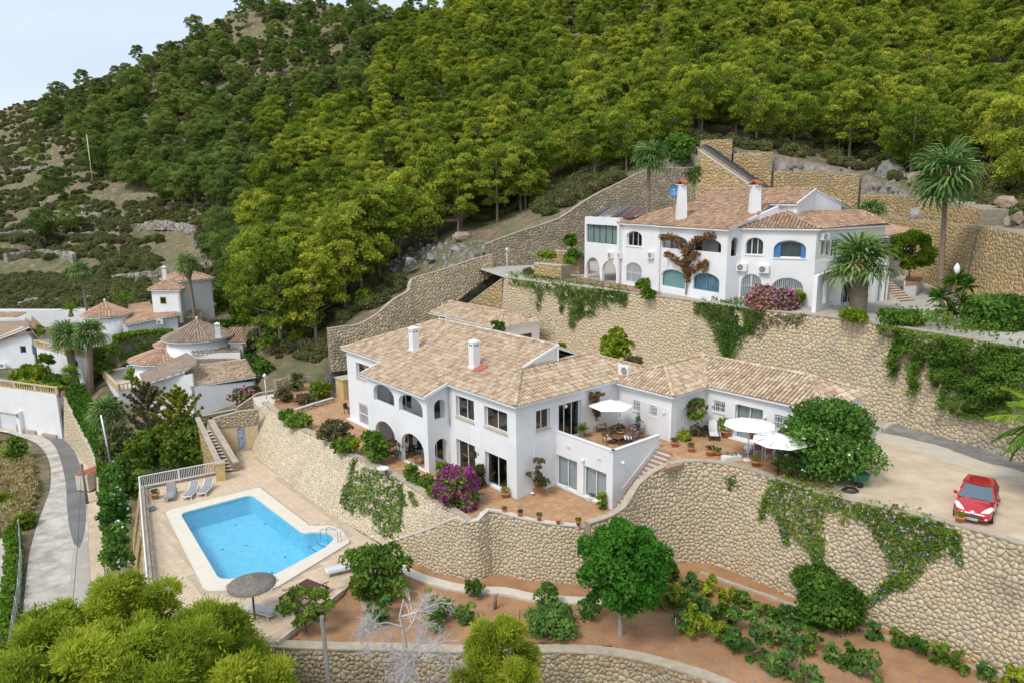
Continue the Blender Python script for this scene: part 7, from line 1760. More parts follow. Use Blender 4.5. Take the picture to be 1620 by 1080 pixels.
# shrubs and small trees
GK = ('floor','coping','terrain')
def bush(label,px,pyb,wpx,hpx_,m='bush',name='shrub',cat='shrub',group=None,z=None,d=None,dense=1.0,shape='round',stem=True,flowers=None,leaf=None,squash=.8,nfl=.22,dy=0.0,spiky=.4,depth=1.0,ragged=False):
 p = P(px,pyb,z) if z is not None else (Dp(px,pyb,d) if d else hit(px,pyb,GK)[0])
 if p is None: return None
 dist = (p - CAM).length; wpx *= .86; W_ = wpx * dist / FOC; H_ = .86 * hpx_ * dist / FOC / max(.6,cos(math.asin(min(.7,(CAM_H - p.z) / dist))))
 p = p + Vector((0,W_ * .22 + dy,0)); t = thing(name,label,cat,p,group); sd = int(px * 7 + pyb); r = random.Random(sd)
 n = max(7,int((26 if W_ > 2 else 13) * dense)); s = leaf or max(.07,dist * .0040)
 cs = []; rs = []
 for i in range(n):
  th = r.random() * 2 * pi; v = r.random(); q = (r.random() ** .5)
  if shape == 'cone': prof = (1 - v) * .95 + .1
  elif shape == 'column': prof = .85
  else: prof = math.sqrt(max(.05,1 - (1.7 * v - .75) ** 2))
  rr_ = W_ / 2 * prof * q * (.78 if not ragged else 1.0); cr_ = W_ * (.17 + .07 * r.random()) * (.8 if ragged else 1)
  if shape == 'column': cr_ = W_ * .3
  cs.append((cos(th) * rr_,sin(th) * rr_ * depth,max(cr_ * .5,(H_ - cr_ * .8) * v + cr_ * .3))); rs.append(cr_)
 cs = np.array(cs); rs = np.array(rs)
 area = 4 * pi * (rs ** 2).mean(); nl = int(min(520,max(26,area / (s * s) * .95 * min(1.3,dense))))
 V,F,rn = leaves(cs,rs,nl,s,squash,1.5,spiky,sd,-.5)
 V[:,2] = np.maximum(V[:,2],.01)
 link('foliage',np_mesh('foliage',V,F,4,M[m],rnd=rn),t)
 if flowers:
  k = max(30,int(len(rs) * nl * nfl)); rr2 = np.random.default_rng(sd + 1); ix = rr2.integers(0,len(V) // 4,k); ctr = V.reshape(-1,4,3)[ix].mean(1)
  cc_ = ctr - cs.mean(0); nn = cc_ / np.maximum(.01,np.linalg.norm(cc_,axis=1))[:,None]; keep = (cc_ ** 2).sum(1) > np.percentile((cc_ ** 2).sum(1),35)
  V2,F2,rn2 = leaves(ctr[keep] + nn[keep] * s * .7,np.full(keep.sum(),s * .5),3,s * .8,1,1.0,.2,sd + 2,-1)
  link('blossom',np_mesh('blossom',V2,F2,4,M[flowers],rnd=rn2),t)
 if stem:
  mb = MB(); rb = max(.03,W_ * .03)
  for c in cs[:7]: mb.tube([(0,0,-.1),(c[0] * .3,c[1] * .3,c[2] * .5),tuple(c)],[rb,rb * .7,rb * .3],4,cap=False)
  link('stems',mb.mesh('stems',M['bark']),t)
 return t
def small_tree(label,px,pyb,wpx,hpx_,m='bush',barkm='bark',name='garden_tree',cat='tree',z=None,d=None,base=.25,shape='ball',ncl=36,leaf=None,group=None,rb=.09,nl=150,squash=.75,cx=0.0):
 p = P(px,pyb,z) if z is not None else (Dp(px,pyb,d) if d else hit(px,pyb,GK)[0])
 dist = (p - CAM).length; W_ = wpx * dist / FOC; H_ = hpx_ * dist / FOC / .9; s = leaf or max(.08,dist * .0040)
 tm,cm = tree_proto(int(px + pyb),H_,W_ / 2,H_ * base,ncl,nl,s,m,barkm,shape,squash,rb,1.5,.45,-.4)
 t = thing(name,label,cat,p,group); link('trunk',tm,t); link('crown',cm,t); return t
def proto_shrub(label,px,py,w,h,m,d=None):
 return bush(label,px,py,w,h,m,d=d,dense=1.0,stem=False,leaf=.24).children[0]
PS = [proto_shrub('grey-green shrub on the open slope left of the square tower',215,425,22,12,'scrub'),proto_shrub('olive shrub on the open slope near the pale terrace wall',250,385,22,14,'scrub'),proto_shrub('dry tawny shrub on the open slope at the far left',60,395,20,10,'bush_dry'),proto_shrub('green shrub on the open slope above the villas',110,440,24,14,'scrub')]
r2_ = random.Random(11); sp_pts = []; sp_s = []
for n_try in range(28000):
 if n_try < 24000: Y = 104 + 245 * r2_.random() ** 1.35; X = r2_.uniform(-.80,.10) * Y + r2_.uniform(-8,8)
 else: Y = r2_.uniform(62,128); X = r2_.uniform(-.45,.74) * Y
 zz = ground_z(X,Y)
 if zz < .5: continue
 px_,py_ = pix((X,Y,zz))
 if px_ < -60 or px_ > 1680 or (px_ <= 385 and Y < 115): continue
 if px_ > 385 and Y < np.interp(px_,[385,430,505,540,600,700,770,900,1000,1095,1200,1355,1480,1620],[100,82,79,85.5,88,93,97,102,105.5,106.5,105,101.5,85.5,62.5]): continue
 if vnoise(np.array(X),np.array(Y),9,9) < -.20: continue
 sp_pts.append((X,Y,zz - .1)); sp_s.append(r2_.uniform(.25,.85))
scatter('hillside_scrub',sp_pts,PS,sp_s)
bush('low dark shrub at the upper end of the planted strip, left of the tiles',452,664,34,14,name='shrub'); bush('spreading green shrub on the wall edge beside the terracotta terrace',470,676,46,20)
bush('loose yellowish shrub overhanging the long sloping wall',528,700,54,34,'bush_dry',ragged=True); bush('fresh green shrub on the wall edge right of the yellowish one',545,716,48,24); bush('small pale shrub before the big rounded bush',560,716,28,22,'bush_lime')
bush('big rounded bush in front of the villa\'s left arches',588,730,60,46,'bush'); bush('slender young tree between the two ground-floor arches',627,727,30,50,'bush_dry',ragged=True,dense=.5); bush('leafy green shrub at the corner pillar of the arches',648,762,36,30); bush('low green ground cover along the wall below the arches',672,772,46,18)
bush('spiky agave-like plant beside the purple bougainvillea',706,766,44,34,'palm_green',name='agave',cat='plant',spiky=1.2,squash=.6)
bush('striking purple bougainvillea spilling over the terrace wall',728,806,78,66,'vine',name='bougainvillea',cat='flowering shrub',flowers='bloom_purple',nfl=.38,dense=1.3); bush('dark green shrub under the left side of the bougainvillea',690,788,40,30)
bush('tall thin climber with dry leaves between the two glass doors',757,768,24,62,'bush_dry',shape='column',name='climber',cat='plant',dense=1.6,z=0,dy=-.5)
bush('olive-green climber in a square terracotta planter against the corner wall',851,772,38,58,'bush_dry',name='climber',cat='plant',ragged=True,dense=1.2,z=0.35,dy=-.55); bush('fresh lime potted shrub at the foot of the stairs',953,806,22,26,'bush_lime',z=0)
bush('grey-green rounded bush in the bed behind the lamp post',468,618,30,30,'scrub'); bush('dull brownish shrub at the left of the planted bed',448,636,34,22,'bush_dry'); bush('bright green low shrub at the right of the planted bed',504,630,44,26,'bush_lime'); bush('dry ground cover along the pale stone edging',482,640,40,14,'bush_dry')
bush('dark shrub between the neighbour\'s roof and the lamp',415,598,36,34,'bush'); bush('pinkish flowering bush by the neighbour\'s garage door',382,640,42,24,'bush',flowers='bloom_mauve',nfl=.4,d=76); bush('mauve-grey bush against the neighbour\'s white wall',398,632,30,22,'bush_dry',d=77)
bush('huge rounded oleander with a few white blooms beside the car park',1321,768,154,124,'oleander',name='oleander',cat='bush',flowers='bloom_white',nfl=.006,dense=2.2,z=Z1,depth=.8,leaf=.17)
bush('airy climbing shrub in the patio corner of the annex',1094,690,52,66,'bush_dry',name='climber',cat='plant',ragged=True,z=Z1,dense=.8); bush('dark green leafy crown at the top of the patio climber',1104,668,40,40,'bush',z=Z1 + 1.2,stem=False)
bush('yellow-flowered low shrub in the patio corner',1084,697,24,16,'bush_lime',z=Z1); bush('lush green bush growing against the retaining wall behind the annex',976,572,58,56,'bush_lime',d=60,dense=1.4); bush('low yellow shrub beside the air conditioner on the lower roofs',1006,578,36,12,'bush_dry',d=57)
bush('green bush beside the garage roof, behind the ridge',787,526,28,18,'bush',d=72); bush('small dark shrub behind the right end of the ridge',888,557,18,14,'bush',d=66)
bush('clipped dome shrub beside the villa walk, left of the brown creeper',1018,458,28,20,'hedge',z=Z2,spiky=.2); bush('small clipped shrub on the wall edge below the dome shrub',1027,474,30,18,'hedge',z=Z2 - .3,spiky=.2)
bush('clipped shrub by the left corner of the upper villa, upper',905,392,30,28,'hedge',d=88,spiky=.2); bush('darker shrub under the clipped one at the villa\'s left corner',906,412,34,18,'bush',d=87); bush('yellowish shrub in the amber planter',866,410,34,12,'bush_lime',d=88)
bush('pale shrub on the far left of the upper terrace wall',838,437,26,12,'bush_dry',d=88)
bush('fresh green shrub left of the faded bougainvillea',1157,468,66,24,'bush',z=Z2); bush('faded pink bougainvillea on the wall below the upper villa',1212,500,62,46,'bougain_dry',name='bougainvillea',cat='flowering shrub',flowers='bloom_mauve',nfl=.3,z=Z2 - .6,dense=1.2)
bush('purple-tinged bougainvillea in front of the wide arched windows',1240,500,60,40,'bush_dry',name='bougainvillea',cat='flowering shrub',flowers='bloom_mauve',nfl=.35,z=Z2 - .5,dense=1.2); bush('leafy green shrub right of the pink bougainvilleas',1266,486,26,24,'bush_lime',z=Z2)
bush('low bright green mat at the foot of the thick palm',1354,510,46,18,'bush_lime',z=Z2,dense=1.2); bush('rounded hedge mound at the bend of the upper terrace edge',1430,516,70,20,'bush',z=Z2); bush('grey-green shrub between the yucca and the drive',1543,510,36,24,'scrub',z=Z2 - .3)
small_tree('little spreading tree in the white planter beside the side stairs',1438,445,56,58,'bush_lime',z=Z2 + 1.15,base=.3,ncl=48,rb=.08,leaf=.2,squash=.95)
bush('trimmed ivy-covered screen at the right edge of the upper drive',1585,530,84,52,'vine',name='hedge_screen',cat='hedge',z=Z2 - .4,shape='column',dense=1.6,depth=.4)
def creeper_arms(label,W,arms,m='bougain_dry',w=.5,name='climber',cat='climbing plant',fl=None):
 """arms: picture polylines lying on wall W"""
 pts0 = [onplane(x,y,W.P0,W.U) for x,y in arms[0]]; b = W.at(pts0[0][0],pts0[0][1],.15); t = thing(name,label,cat,b); mb = MB(); cs = []
 for arm in arms:
  q = [W.at(*onplane(x,y,W.P0,W.U),.18) for x,y in arm]; q = resample(q,.3); mb.tube([p - b for p in q],[.07 * (1 - .6 * i / len(q)) + .015 for i in range(len(q))],5,cap=False); cs += [(tuple(p - b + Vector((random.uniform(-.2,.2),-random.uniform(0,.25),random.uniform(-.2,.2))))) for p in (q[len(q) // 3:] if arm is arms[0] else q) for _ in range(3)]
 link('stems',mb.mesh('stems',M['bark']),t); V,F,rn = leaves(np.array(cs),np.full(len(cs),w * .5),15,.2,.9,1.3,.3,5,-1); link('foliage',np_mesh('foliage',V,F,4,M[m],rnd=rn),t)
creeper_arms('brown-leaved creeper forking up the wall between the two loggia arches',WU,[[(1087,466),(1089,440),(1085,415),(1088,395)],[(1088,400),(1078,385),(1062,375),(1048,376)],[(1090,400),(1098,382),(1112,375),(1129,373)],[(1086,425),(1070,410),(1058,400)],[(1090,430),(1108,420),(1120,415),(1118,425)],[(1084,415),(1100,405),(1105,402)]])
creeper_arms('dark red-flowered climber beside the sliding door on the roof terrace',W_B,[[(941,664),(940,645),(938,626)],[(940,640),(946,622)],[(940,640),(933,625)]],m='bougain_dry',w=.28)
def hedge(label,pts,w,h,m='hedge',group=None,n=None,lsz=.26,mound=False):
 t = thing('hedge',label,'hedge',pts[0],group); Q = resample(pts,.7); cs = []; r = random.Random(len(label))
 core = MB()
 for a,b in zip(Q,Q[1:]):
  d = (b - a); d.z = 0; d.normalize(); nn = Vector((-d.y,d.x,0)) * (w * .36)
  core.hexa([a - nn - pts[0],b - nn - pts[0],b + nn - pts[0],a + nn - pts[0],a - nn - pts[0] + UPV * h * .86,b - nn - pts[0] + UPV * h * .86,b + nn - pts[0] + UPV * h * .86,a + nn - pts[0] + UPV * h * .86])
  for _ in range(int(16 * (h / 2.2) * (w / 1.0)) + 4):
   u = r.uniform(-1,1); v = r.random(); side = r.random()
   if side < .45: q = nn * (1.15 * (1 if r.random() < .5 else -1)) + UPV * v * h * .92
   else: q = nn * u * 1.1 + UPV * h * (.9 + .08 * r.random())
   cs.append(tuple(a.lerp(b,r.random()) + q - pts[0]))
 link('twigs',core.mesh('twigs',M['bark']),t)
 V,F,rn = leaves(np.array(cs),np.full(len(cs),.34),16,lsz,.9,1.3,.2,3,-1); link('foliage',np_mesh('foliage',V,F,4,M[m],rnd=rn),t); return t
hedge('tall clipped hedge behind the balustraded terrace of the round-roofed villa',[Dp(186,571,96),Dp(225,563,97.5),Dp(275,560,99)],1.6,3.4); hedge('shorter clipped hedge left of the tall one',[Dp(147,590,92),Dp(186,580,93.5)],1.5,3.0)
hedge('clipped hedge at the foot of the white tower, right',[Dp(340,529,104),Dp(378,526,106)],1.5,1.8)
hedge('long bright green hedge curving along the top of the roadside wall',[Vector((p.x + 1.1,p.y + .6,p.z - .5)) for p in Wr[:7]],1.9,1.9,'hedge')
stl = [(97,622,87),(112,612,90)]; 
for i,(lab,x,y,w,h) in enumerate([('oleander hedge bush with rusty seed heads beside the road, uppermost',180,800,44,62),('dense oleander bush by the road, middle of the row',180,850,48,64),('white-flowering oleander bush at the lower end of the row by the road',182,905,50,66)]):
 bush(lab,x,y,w,h,'oleander',name='oleander',cat='bush',flowers='bloom_white',nfl=.008,dense=1.3,d=(55,50,45.5)[i],group='oleander bushes along the road')
for (lab,x,y,w,h,d,m) in [('broad bush below the left railing, next to the grey pole',190,770,56,50,57,'bush'),('grey-green bush left of the twin conifers',180,732,58,54,63,'scrub'),('dark bush under the dark conifer',222,748,52,60,62,'bush'),('large green bush just left of the pool stairs',290,746,90,78,63,'bush'),('pale green bush between the conifers',250,735,40,62,64,'bush_lime'),('dense bush behind the deck railing, left',215,790,40,44,56,'bush'),('small palm-like shrub between the conifers and the road palm',205,712,24,22,69,'palm_green')]: bush(lab,x,y,w,h,m,d=d,dense=1.2)
def conifer(label,px,pyb,wpx,hpx_,d,m):
 """open pyramidal conifer of upswept plumes"""
 p = Dp(px,pyb,d); dist = (p - CAM).length; W_ = wpx * dist / FOC; H_ = hpx_ * dist / FOC; t = thing('conifer',label,'conifer tree',p); r = random.Random(int(px)); mb = MB(); mb.tube([(0,0,-.4),(0,0,H_ * .95)],[.16,.03],6); cs = []; rs = []
 for i in range(46):
  v = (i + .5) / 46; z = H_ * (.06 + .86 * v); L = W_ / 2 * (1 - v) ** .6 * r.uniform(.7,1.25) + .25; th = i * 2.4; tip = Vector((cos(th) * L,sin(th) * L,min(H_ * 1.04,z + L * 1.0))); a = Vector((0,0,z)); mb.tube([a,a.lerp(tip,.5) + Vector((0,0,-.08)),tip],[.04,.03,.012],4,cap=False)
  for k in range(5): q = a.lerp(tip,.3 + .18 * k); cs.append(tuple(q)); rs.append(.17 * (1.25 - .16 * k))
 cs.append((0,0,H_)); rs.append(.16); link('trunk',mb.mesh('trunk',M['bark']),t); V,F,rn = leaves(np.array(cs),np.array(rs),40,.13,1.1,2.6,1.3,3,-.6); link('crown',np_mesh('crown',V,F,4,M[m],rnd=rn),t)
conifer('dark feathery conifer left of its golden twin, below the neighbour\'s terrace',243,735,96,118,66,'bush_dry'); conifer('golden-green plumed conifer beside the pool stairs',292,742,78,122,65,'cypress')
bush('wide arching bush between the brown loungers and the big wall',592,948,112,72,'bush',ragged=True,dense=1.15,z=ZO)
small_tree('little fruit tree at the corner of the red soil below the brown loungers',484,1000,66,60,'bush',z=ZO,base=.28,ncl=22,rb=.05,nl=90)
bush('leafy bush on the red soil above the dead tree',598,988,52,40,'vineyard',ragged=True,z=ZO); bush('low vine plant with bluish leaves, centre of the red soil',706,982,42,30,'vineyard',z=ZO); bush('second bluish plant right of the centre of the red soil',738,988,38,28,'vineyard',z=ZO); bush('sprawling plant just below the bluish pair',680,1000,44,36,'vineyard',ragged=True,z=ZO); bush('thin plant on a stake at the upper middle of the red soil',683,968,20,34,'vineyard',ragged=True,z=ZO,dense=.6); bush('small bush by the foot of the wall corner',748,948,40,24,'bush',ragged=True,z=ZO)
bush('rounded vine bush left of the round green tree',868,968,50,42,'vineyard',z=ZO); bush('trailing vine below the rounded bush',872,1006,84,30,'vineyard',ragged=True,z=ZO)
small_tree('round bright green feathery tree on a pale trunk in the middle of the red soil',982,1006,116,150,'jacaranda','jacaranda_bark',z=ZO,base=.30,ncl=105,leaf=.16,rb=.15,nl=200,squash=.9)
bush('dense ball-shaped bush under the hanging creepers at the foot of the tall wall',1312,990,118,66,'bush',z=ZO,dense=1.7); bush('leafy bush right behind the round green tree',1035,950,52,66,'bush_lime',z=ZO,ragged=True); bush('small dark bush at the foot of the round green tree',935,985,46,40,'vineyard',z=ZO)
rows = [('nearest the tall wall',[(1062,925),(1120,945),(1180,966),(1235,984),(1268,996)],32,30),('in the second row from the tall wall',[(1052,962),(1100,976),(1160,996),(1230,1022),(1300,1046),(1380,1074)],42,38),('in the broad front row beside the small garden lamp',[(1078,1000),(1120,1016),(1170,1036),(1215,1060),(1260,1085),(1320,1112)],48,44),('in the thin row at the lower right corner',[(1385,1014),(1430,1030),(1480,1048),(1530,1064),(1590,1084),(1650,1100)],36,26)]
for lab,line,w,h in rows:
 pts = [P(x,y,ZO) for x,y in line]; L = sum((b - a).length for a,b in zip(pts,pts[1:])); n = int(L / .82)
 for i in range(n):
  s = i / (n - 1) * (len(line) - 1); k = min(int(s),len(line) - 2); f = s - k; x = line[k][0] * (1 - f) + line[k + 1][0] * f + random.uniform(-4,4); y = line[k][1] * (1 - f) + line[k + 1][1] * f + random.uniform(-3,3)
  if x < 1640 and y < 1105: bush(f'leafy grapevine {lab}',x,y,w * random.uniform(.65,1.1),h * random.uniform(.6,1.05),random.choice(['vineyard','vineyard','bush','bush_lime']),name='grapevine',cat='grapevine',group=f'grapevines {lab}',z=ZO,ragged=True,dense=1.1)
# ivy and creepers on the walls
def creeper(label,poly,m='vine',size=.125,dens_=1.0,keys=('walls','coping','floor'),name='creeper',cat='creeper',flowers=None,nf=40,off=.16,strands=(),bulk=1):
 xs = [p[0] for p in poly]; ys = [p[1] for p in poly]; r = random.Random(len(label)); A_ = 0
 for i in range(len(poly)): j = (i + 1) % len(poly); A_ += poly[i][0] * poly[j][1] - poly[j][0] * poly[i][1]
 A_ = abs(A_) / 2; pts = []; nrm = []; q0,_ = hit(sum(xs) / len(xs),sum(ys) / len(ys),keys); dist = (q0 - CAM).length if q0 is not None else 60
 n = int(A_ / ((size * FOC / dist) ** 2) * 2.1 * dens_); tries = 0
 while len(pts) < n and tries < n * 5:
  tries += 1; x = r.uniform(min(xs),max(xs)); y = r.uniform(min(ys),max(ys))
  jx,jy = r.gauss(0,3),r.gauss(0,3)
  if not inpoly(x + jx,y + jy,poly): continue
  if vnoise(np.array(x + 500.0),np.array(y * 1.0),9,4) + vnoise(np.array(x + 500.0),np.array(y * 1.0),3.5,5) * .6 < -.40 / dens_: continue
  h_,nn = hit(x,y,keys)
  if h_ is None: continue
  pts.append(h_); nrm.append(nn)
 for st in strands:
  for (x0,y0),(x1,y1) in zip(st,st[1:]):
   k = int(math.hypot(x1 - x0,y1 - y0) * 5)
   for i in range(k):
    f = r.random(); h_,nn = hit(x0 + (x1 - x0) * f + r.gauss(0,2.6),y0 + (y1 - y0) * f + r.gauss(0,1.5),keys)
    if h_ is not None: pts.append(h_); nrm.append(nn)
 if not pts: return
 t = thing(name,label,cat,pts[0]); Pn = np.array([tuple(p) for p in pts]) - np.array(tuple(pts[0])); Nn = np.array([tuple(n_) for n_ in nrm]); tc_ = np.array([tuple((CAM - p).normalized()) for p in pts]); Nn *= np.sign((Nn * tc_).sum(1))[:,None]
 rr = np.random.default_rng(3); bl = np.array([vnoise(np.array(p.x * 3 + 90),np.array(p.z * 3 + p.y),2.0,8) for p in pts]) + .5
 C_ = Pn + Nn * (off * (.25 + 1.1 * bl) * bulk)[:,None] * rr.uniform(.3,1.3,len(Pn))[:,None]
 V,F,rn = leaves(C_,np.full(len(C_),size * .6),2,size,1,1.3,.3,7,-1,tone=np.clip(bl,0,1)); link('foliage',np_mesh('foliage',V,F,4,M[m],rnd=rn),t)
 if flowers:
  ix = rr.integers(0,len(C_),nf); V,F,rn = leaves(C_[ix] + Nn[ix] * .1,np.full(nf,.04),3,.085,1,1,.1,9,-1); link('blossom',np_mesh('blossom',V,F,4,M[flowers],rnd=rn),t)
 return t
creeper('dark blue-flowered creeper on the pale sloping wall above the pool',[(572,738),(600,742),(628,758),(640,790),(640,830),(625,852),(600,845),(590,815),(560,812),(538,798),(545,770),(558,765)],flowers='bloom_blue',nf=120,dens_=1.1,strands=[[(562,725),(556,760),(545,790)],[(632,765),(640,800)],[(650,778),(660,800)]])
creeper('large creeper with pale blue flowers hanging below the oleander, left half',[(1218,755),(1245,752),(1290,768),(1330,785),(1345,800),(1340,830),(1325,815),(1310,800),(1300,830),(1295,860),(1305,900),(1290,880),(1270,860),(1240,840),(1225,815),(1210,800)],flowers='bloom_blue',nf=90,dens_=.8,strands=[[(1280,830),(1290,880),(1310,920),(1335,935)],[(1300,850),(1297,890)],[(1215,780),(1205,820)],[(1236,820),(1245,860)]])
creeper('triangular creeper hanging from the wall below the red car',[(1345,792),(1400,800),(1450,812),(1500,830),(1522,850),(1520,880),(1500,875),(1480,880),(1460,900),(1440,925),(1400,940),(1385,935),(1410,900),(1400,870),(1385,850),(1375,830),(1350,815)],flowers='bloom_blue',nf=90,dens_=.9,strands=[[(1420,920),(1370,950)],[(1515,870),(1520,890)],[(1400,940),(1340,955)]])
creeper('small creeper tuft near the top of the curved wall',[(1148,752),(1165,750),(1172,762),(1158,775),(1148,768)],dens_=.6)
creeper('ivy curtain hanging from the left half of the upper retaining wall',[(805,432),(860,436),(900,444),(960,452),(995,460),(993,485),(975,478),(960,488),(948,480),(940,500),(920,500),(905,520),(903,480),(890,476),(880,462),(858,462),(845,465),(830,452),(808,450)],dens_=1.1,strands=[[(905,490),(907,520)],[(857,450),(853,490)],[(920,470),(918,505)],[(890,470),(890,495)]],off=.3)
creeper('thick ivy tongue falling from the middle of the upper retaining wall',[(1100,478),(1130,468),(1170,470),(1200,482),(1210,500),(1195,515),(1180,530),(1170,550),(1158,572),(1145,570),(1140,545),(1130,520),(1118,500),(1102,495)],dens_=1.3,off=.4,strands=[[(1150,520),(1152,575)],[(1185,500),(1190,530)]])
creeper('fringe of dry creeper under the pink bougainvilleas',[(1190,495),(1280,500),(1270,515),(1215,518),(1200,540),(1188,520)],'bush_dry',dens_=.5)
creeper('great mass of dark ivy covering the right end of the upper retaining wall',[(1388,502),(1440,497),(1500,512),(1560,535),(1620,550),(1640,560),(1640,640),(1605,615),(1585,640),(1580,662),(1545,660),(1510,652),(1508,620),(1500,600),(1485,590),(1470,560),(1462,590),(1452,620),(1448,590),(1440,560),(1425,560),(1420,590),(1412,580),(1416,550),(1425,535),(1400,528)],dens_=1.5,off=.6,size=.14,strands=[[(1420,540),(1417,595)],[(1458,560),(1450,625)],[(1500,600),(1497,645)],[(1600,610),(1598,665)],[(1480,560),(1484,610)]],bulk=1.4)
creeper('ivy patch on the amber wall beside the far fan palm',[(1083,268),(1110,262),(1112,280),(1100,290),(1090,285)],'bush',size=.25)
bush('big leafy bush behind the head of the stone wall by the far palm',1078,268,74,58,'bush',d=106,dense=1.3); bush('dark oak-like bush between the pines and the weathered wall',578,500,50,44,'bush_lime',d=90,dense=1.2)
# palms
def fan_frond(seed,L=1.0,n=21,m='palm_leaf'):
 r = random.Random(seed); mb = MB(); mb.cr = .2; mb.cm = 0
 mb.bar((0,0,0),(L * .5,0,L * .05),.035); c = Vector((L * .5,0,L * .05))
 for k in range(n):
  th = radians(-105 + 210 * k / (n - 1)); mb.cr = r.random(); ln = L * (.62 if abs(th) > 1.4 else .78) * r.uniform(.85,1.1); d = Vector((cos(th),sin(th),.12 * (1 if k % 2 else -1))); w = ln * .058
  s = Vector((-sin(th),cos(th),0)); p1 = c + d * ln * .55; p2 = c + d * ln * .85 - Vector((0,0,ln * .12)); p3 = c + d * ln * .98 - Vector((0,0,ln * r.uniform(.25,.5)))
  b = len(mb.v); mb.v += [tuple(c - s * w * .3),tuple(c + s * w * .3),tuple(p1 - s * w),tuple(p1 + s * w),tuple(p2 - s * w * .6),tuple(p2 + s * w * .6),tuple(p3)]
  mb.face((b,b + 1,b + 3,b + 2)); mb.face((b + 2,b + 3,b + 5,b + 4)); mb.face((b + 4,b + 5,b + 6))
 return mb.mesh('frond',M[m])
def feather_frond(seed,L=1.0,n=22,m='palm_green',droop=.5):
 r = random.Random(seed); mb = MB(); pr = None
 P_ = lambda t: Vector((L * t,0,L * (.30 * t - droop * t * t)))
 for k in range(n):
  t = .12 + .88 * k / n; p = P_(t); mb.cr = r.random()
  for s in (-1,1):
   ln = L * .26 * math.sin(pi * min(1,t * .9 + .12)) + L * .05; tip = p + Vector((ln * .55,s * ln,-ln * .25 * r.uniform(.5,1.4))); w = L * .014; b = len(mb.v)
   mb.v += [tuple(p + Vector((-w,0,0))),tuple(p + Vector((w,0,0))),tuple(p.lerp(tip,.6) + Vector((w,0,.01))),tuple(tip),tuple(p.lerp(tip,.6) + Vector((-w,0,0)))]; mb.face(range(b,b + 5))
 mb.cr = .9
 for k in range(6): mb.bar(P_(k / 6),P_((k + 1) / 6),.022 * L)
 return mb.mesh('frond',M[m])
FAN = [fan_frond(i) for i in range(4)]; FANG = [fan_frond(i + 7,m='palm_green') for i in range(3)]; FEA = [feather_frond(i) for i in range(3)]; FEAY = [feather_frond(i + 5,m='bush_lime') for i in range(2)]
def palm(label,base,top,r,tr0,tr1,n=26,fr=None,boot=True,skirt=0,lo=-50,hi=78,cat='palm tree',name='palm_tree',bulge=None):
 base = Vector(base); top = Vector(top); t = thing(name,label,cat,base); fr = fr or FAN; rr = random.Random(int(abs(base.x) * 100)); L = top - base; mb = MB(); k = 14
 if L.length > .3:
  pts = [L * (i / k) for i in range(k + 1)]; rad = [(tr0 + (tr1 - tr0) * i / k) * (1 + (bulge or 0) * math.sin(pi * min(1,i / k * 1.3))) * (1 + .06 * (i % 2)) for i in range(k + 1)]; rad[0] *= 1.25
  mb.tube([Vector((0,0,-.3))] + pts,[rad[0]] + rad,10); link('trunk',mb.mesh('trunk',M['palm_trunk']),t)
 if boot:
  mb = MB(); mb.lathe(tuple(L - Vector((0,0,.55))),[(tr1 * 1.1,0),(tr1 * 1.75,.35),(tr1 * 1.4,.7),(tr1 * .5,.95)],9)
  for q in range(10): th = q * .63; mb.bar(L + Vector((cos(th) * tr1,sin(th) * tr1,-.3)),L + Vector((cos(th) * tr1 * 2.6,sin(th) * tr1 * 2.6,.15)),.06)
  link('boot',mb.mesh('boot',M['palm_boot']),t)
 for q in range(n):
  f = q / n; el = radians(hi - (hi - lo) * f ** .85 + rr.uniform(-8,8)); o = link('frond',rr.choice(fr),t); o.location = L; s = r * rr.uniform(.85,1.08); o.scale = (s,s,s); o.rotation_euler = (rr.uniform(-.25,.25),-el,q * 2.399 + rr.uniform(-.2,.2))
 if skirt:
  mb = MB(); mb.lathe(tuple(L - Vector((0,0,skirt))),[(tr1 * 1.2,0),(tr1 * 3.0,skirt * .6),(tr1 * 2.2,skirt)],10,cap=False); link('dead_skirt',mb.mesh('dead_skirt',M['palm_boot']),t)
 return t
def palm_px(label,bx,by,z,tx,ty,rpx,**kw):
 b = P(bx,by,z) if z is not None else Dp(bx,by,kw['d']); d = kw.pop('d',b.y); top = Dp(tx,ty,b.y); return palm(label,b,top,rpx * (b - CAM).length / FOC / 1.62,**kw)
palm_px('very tall slender fan palm above the upper drive',1487,478,Z2,1497,278,66,tr0=.24,tr1=.17,n=26,lo=-55)
palm_px('stout fan palm with a thick shaggy trunk in front of the white terrace block',1357,494,Z2,1360,420,68,tr0=.58,tr1=.42,n=26,lo=-25,bulge=.3)
palm_px('slim fan palm behind the left chimney of the upper villa',1025,345,None,1027,250,42,d=92,tr0=.26,tr1=.2,n=26)
palm_px('trunkless fan palm behind the roof terrace of the upper villa',1376,352,None,1376,340,34,d=86,tr0=.2,tr1=.2,n=20,lo=0,boot=False)
palm_px('tall palm with a dead skirt in front of the white square tower',312,528,None,297,420,27,d=101,tr0=.24,tr1=.2,n=24,skirt=2.0)
palm_px('slim palm standing against the white garden wall, far left',139,500,None,128,432,24,d=108,tr0=.2,tr1=.16,n=20)
palm_px('left one of the twin palms beside the raised terrace',124,625,None,105,534,34,d=89,tr0=.5,tr1=.36,n=26); palm_px('right one of the twin palms beside the raised terrace',142,632,None,142,530,34,d=88,tr0=.46,tr1=.3,n=26)
palm_px('low fan palm under the twin palms',116,606,None,112,592,20,d=87,tr0=.3,tr1=.25,n=16,fr=FANG,boot=False); palm_px('grey-green palm beside the grey pole above the road hedge',178,712,None,170,655,36,d=70,tr0=.28,tr1=.22,n=26)
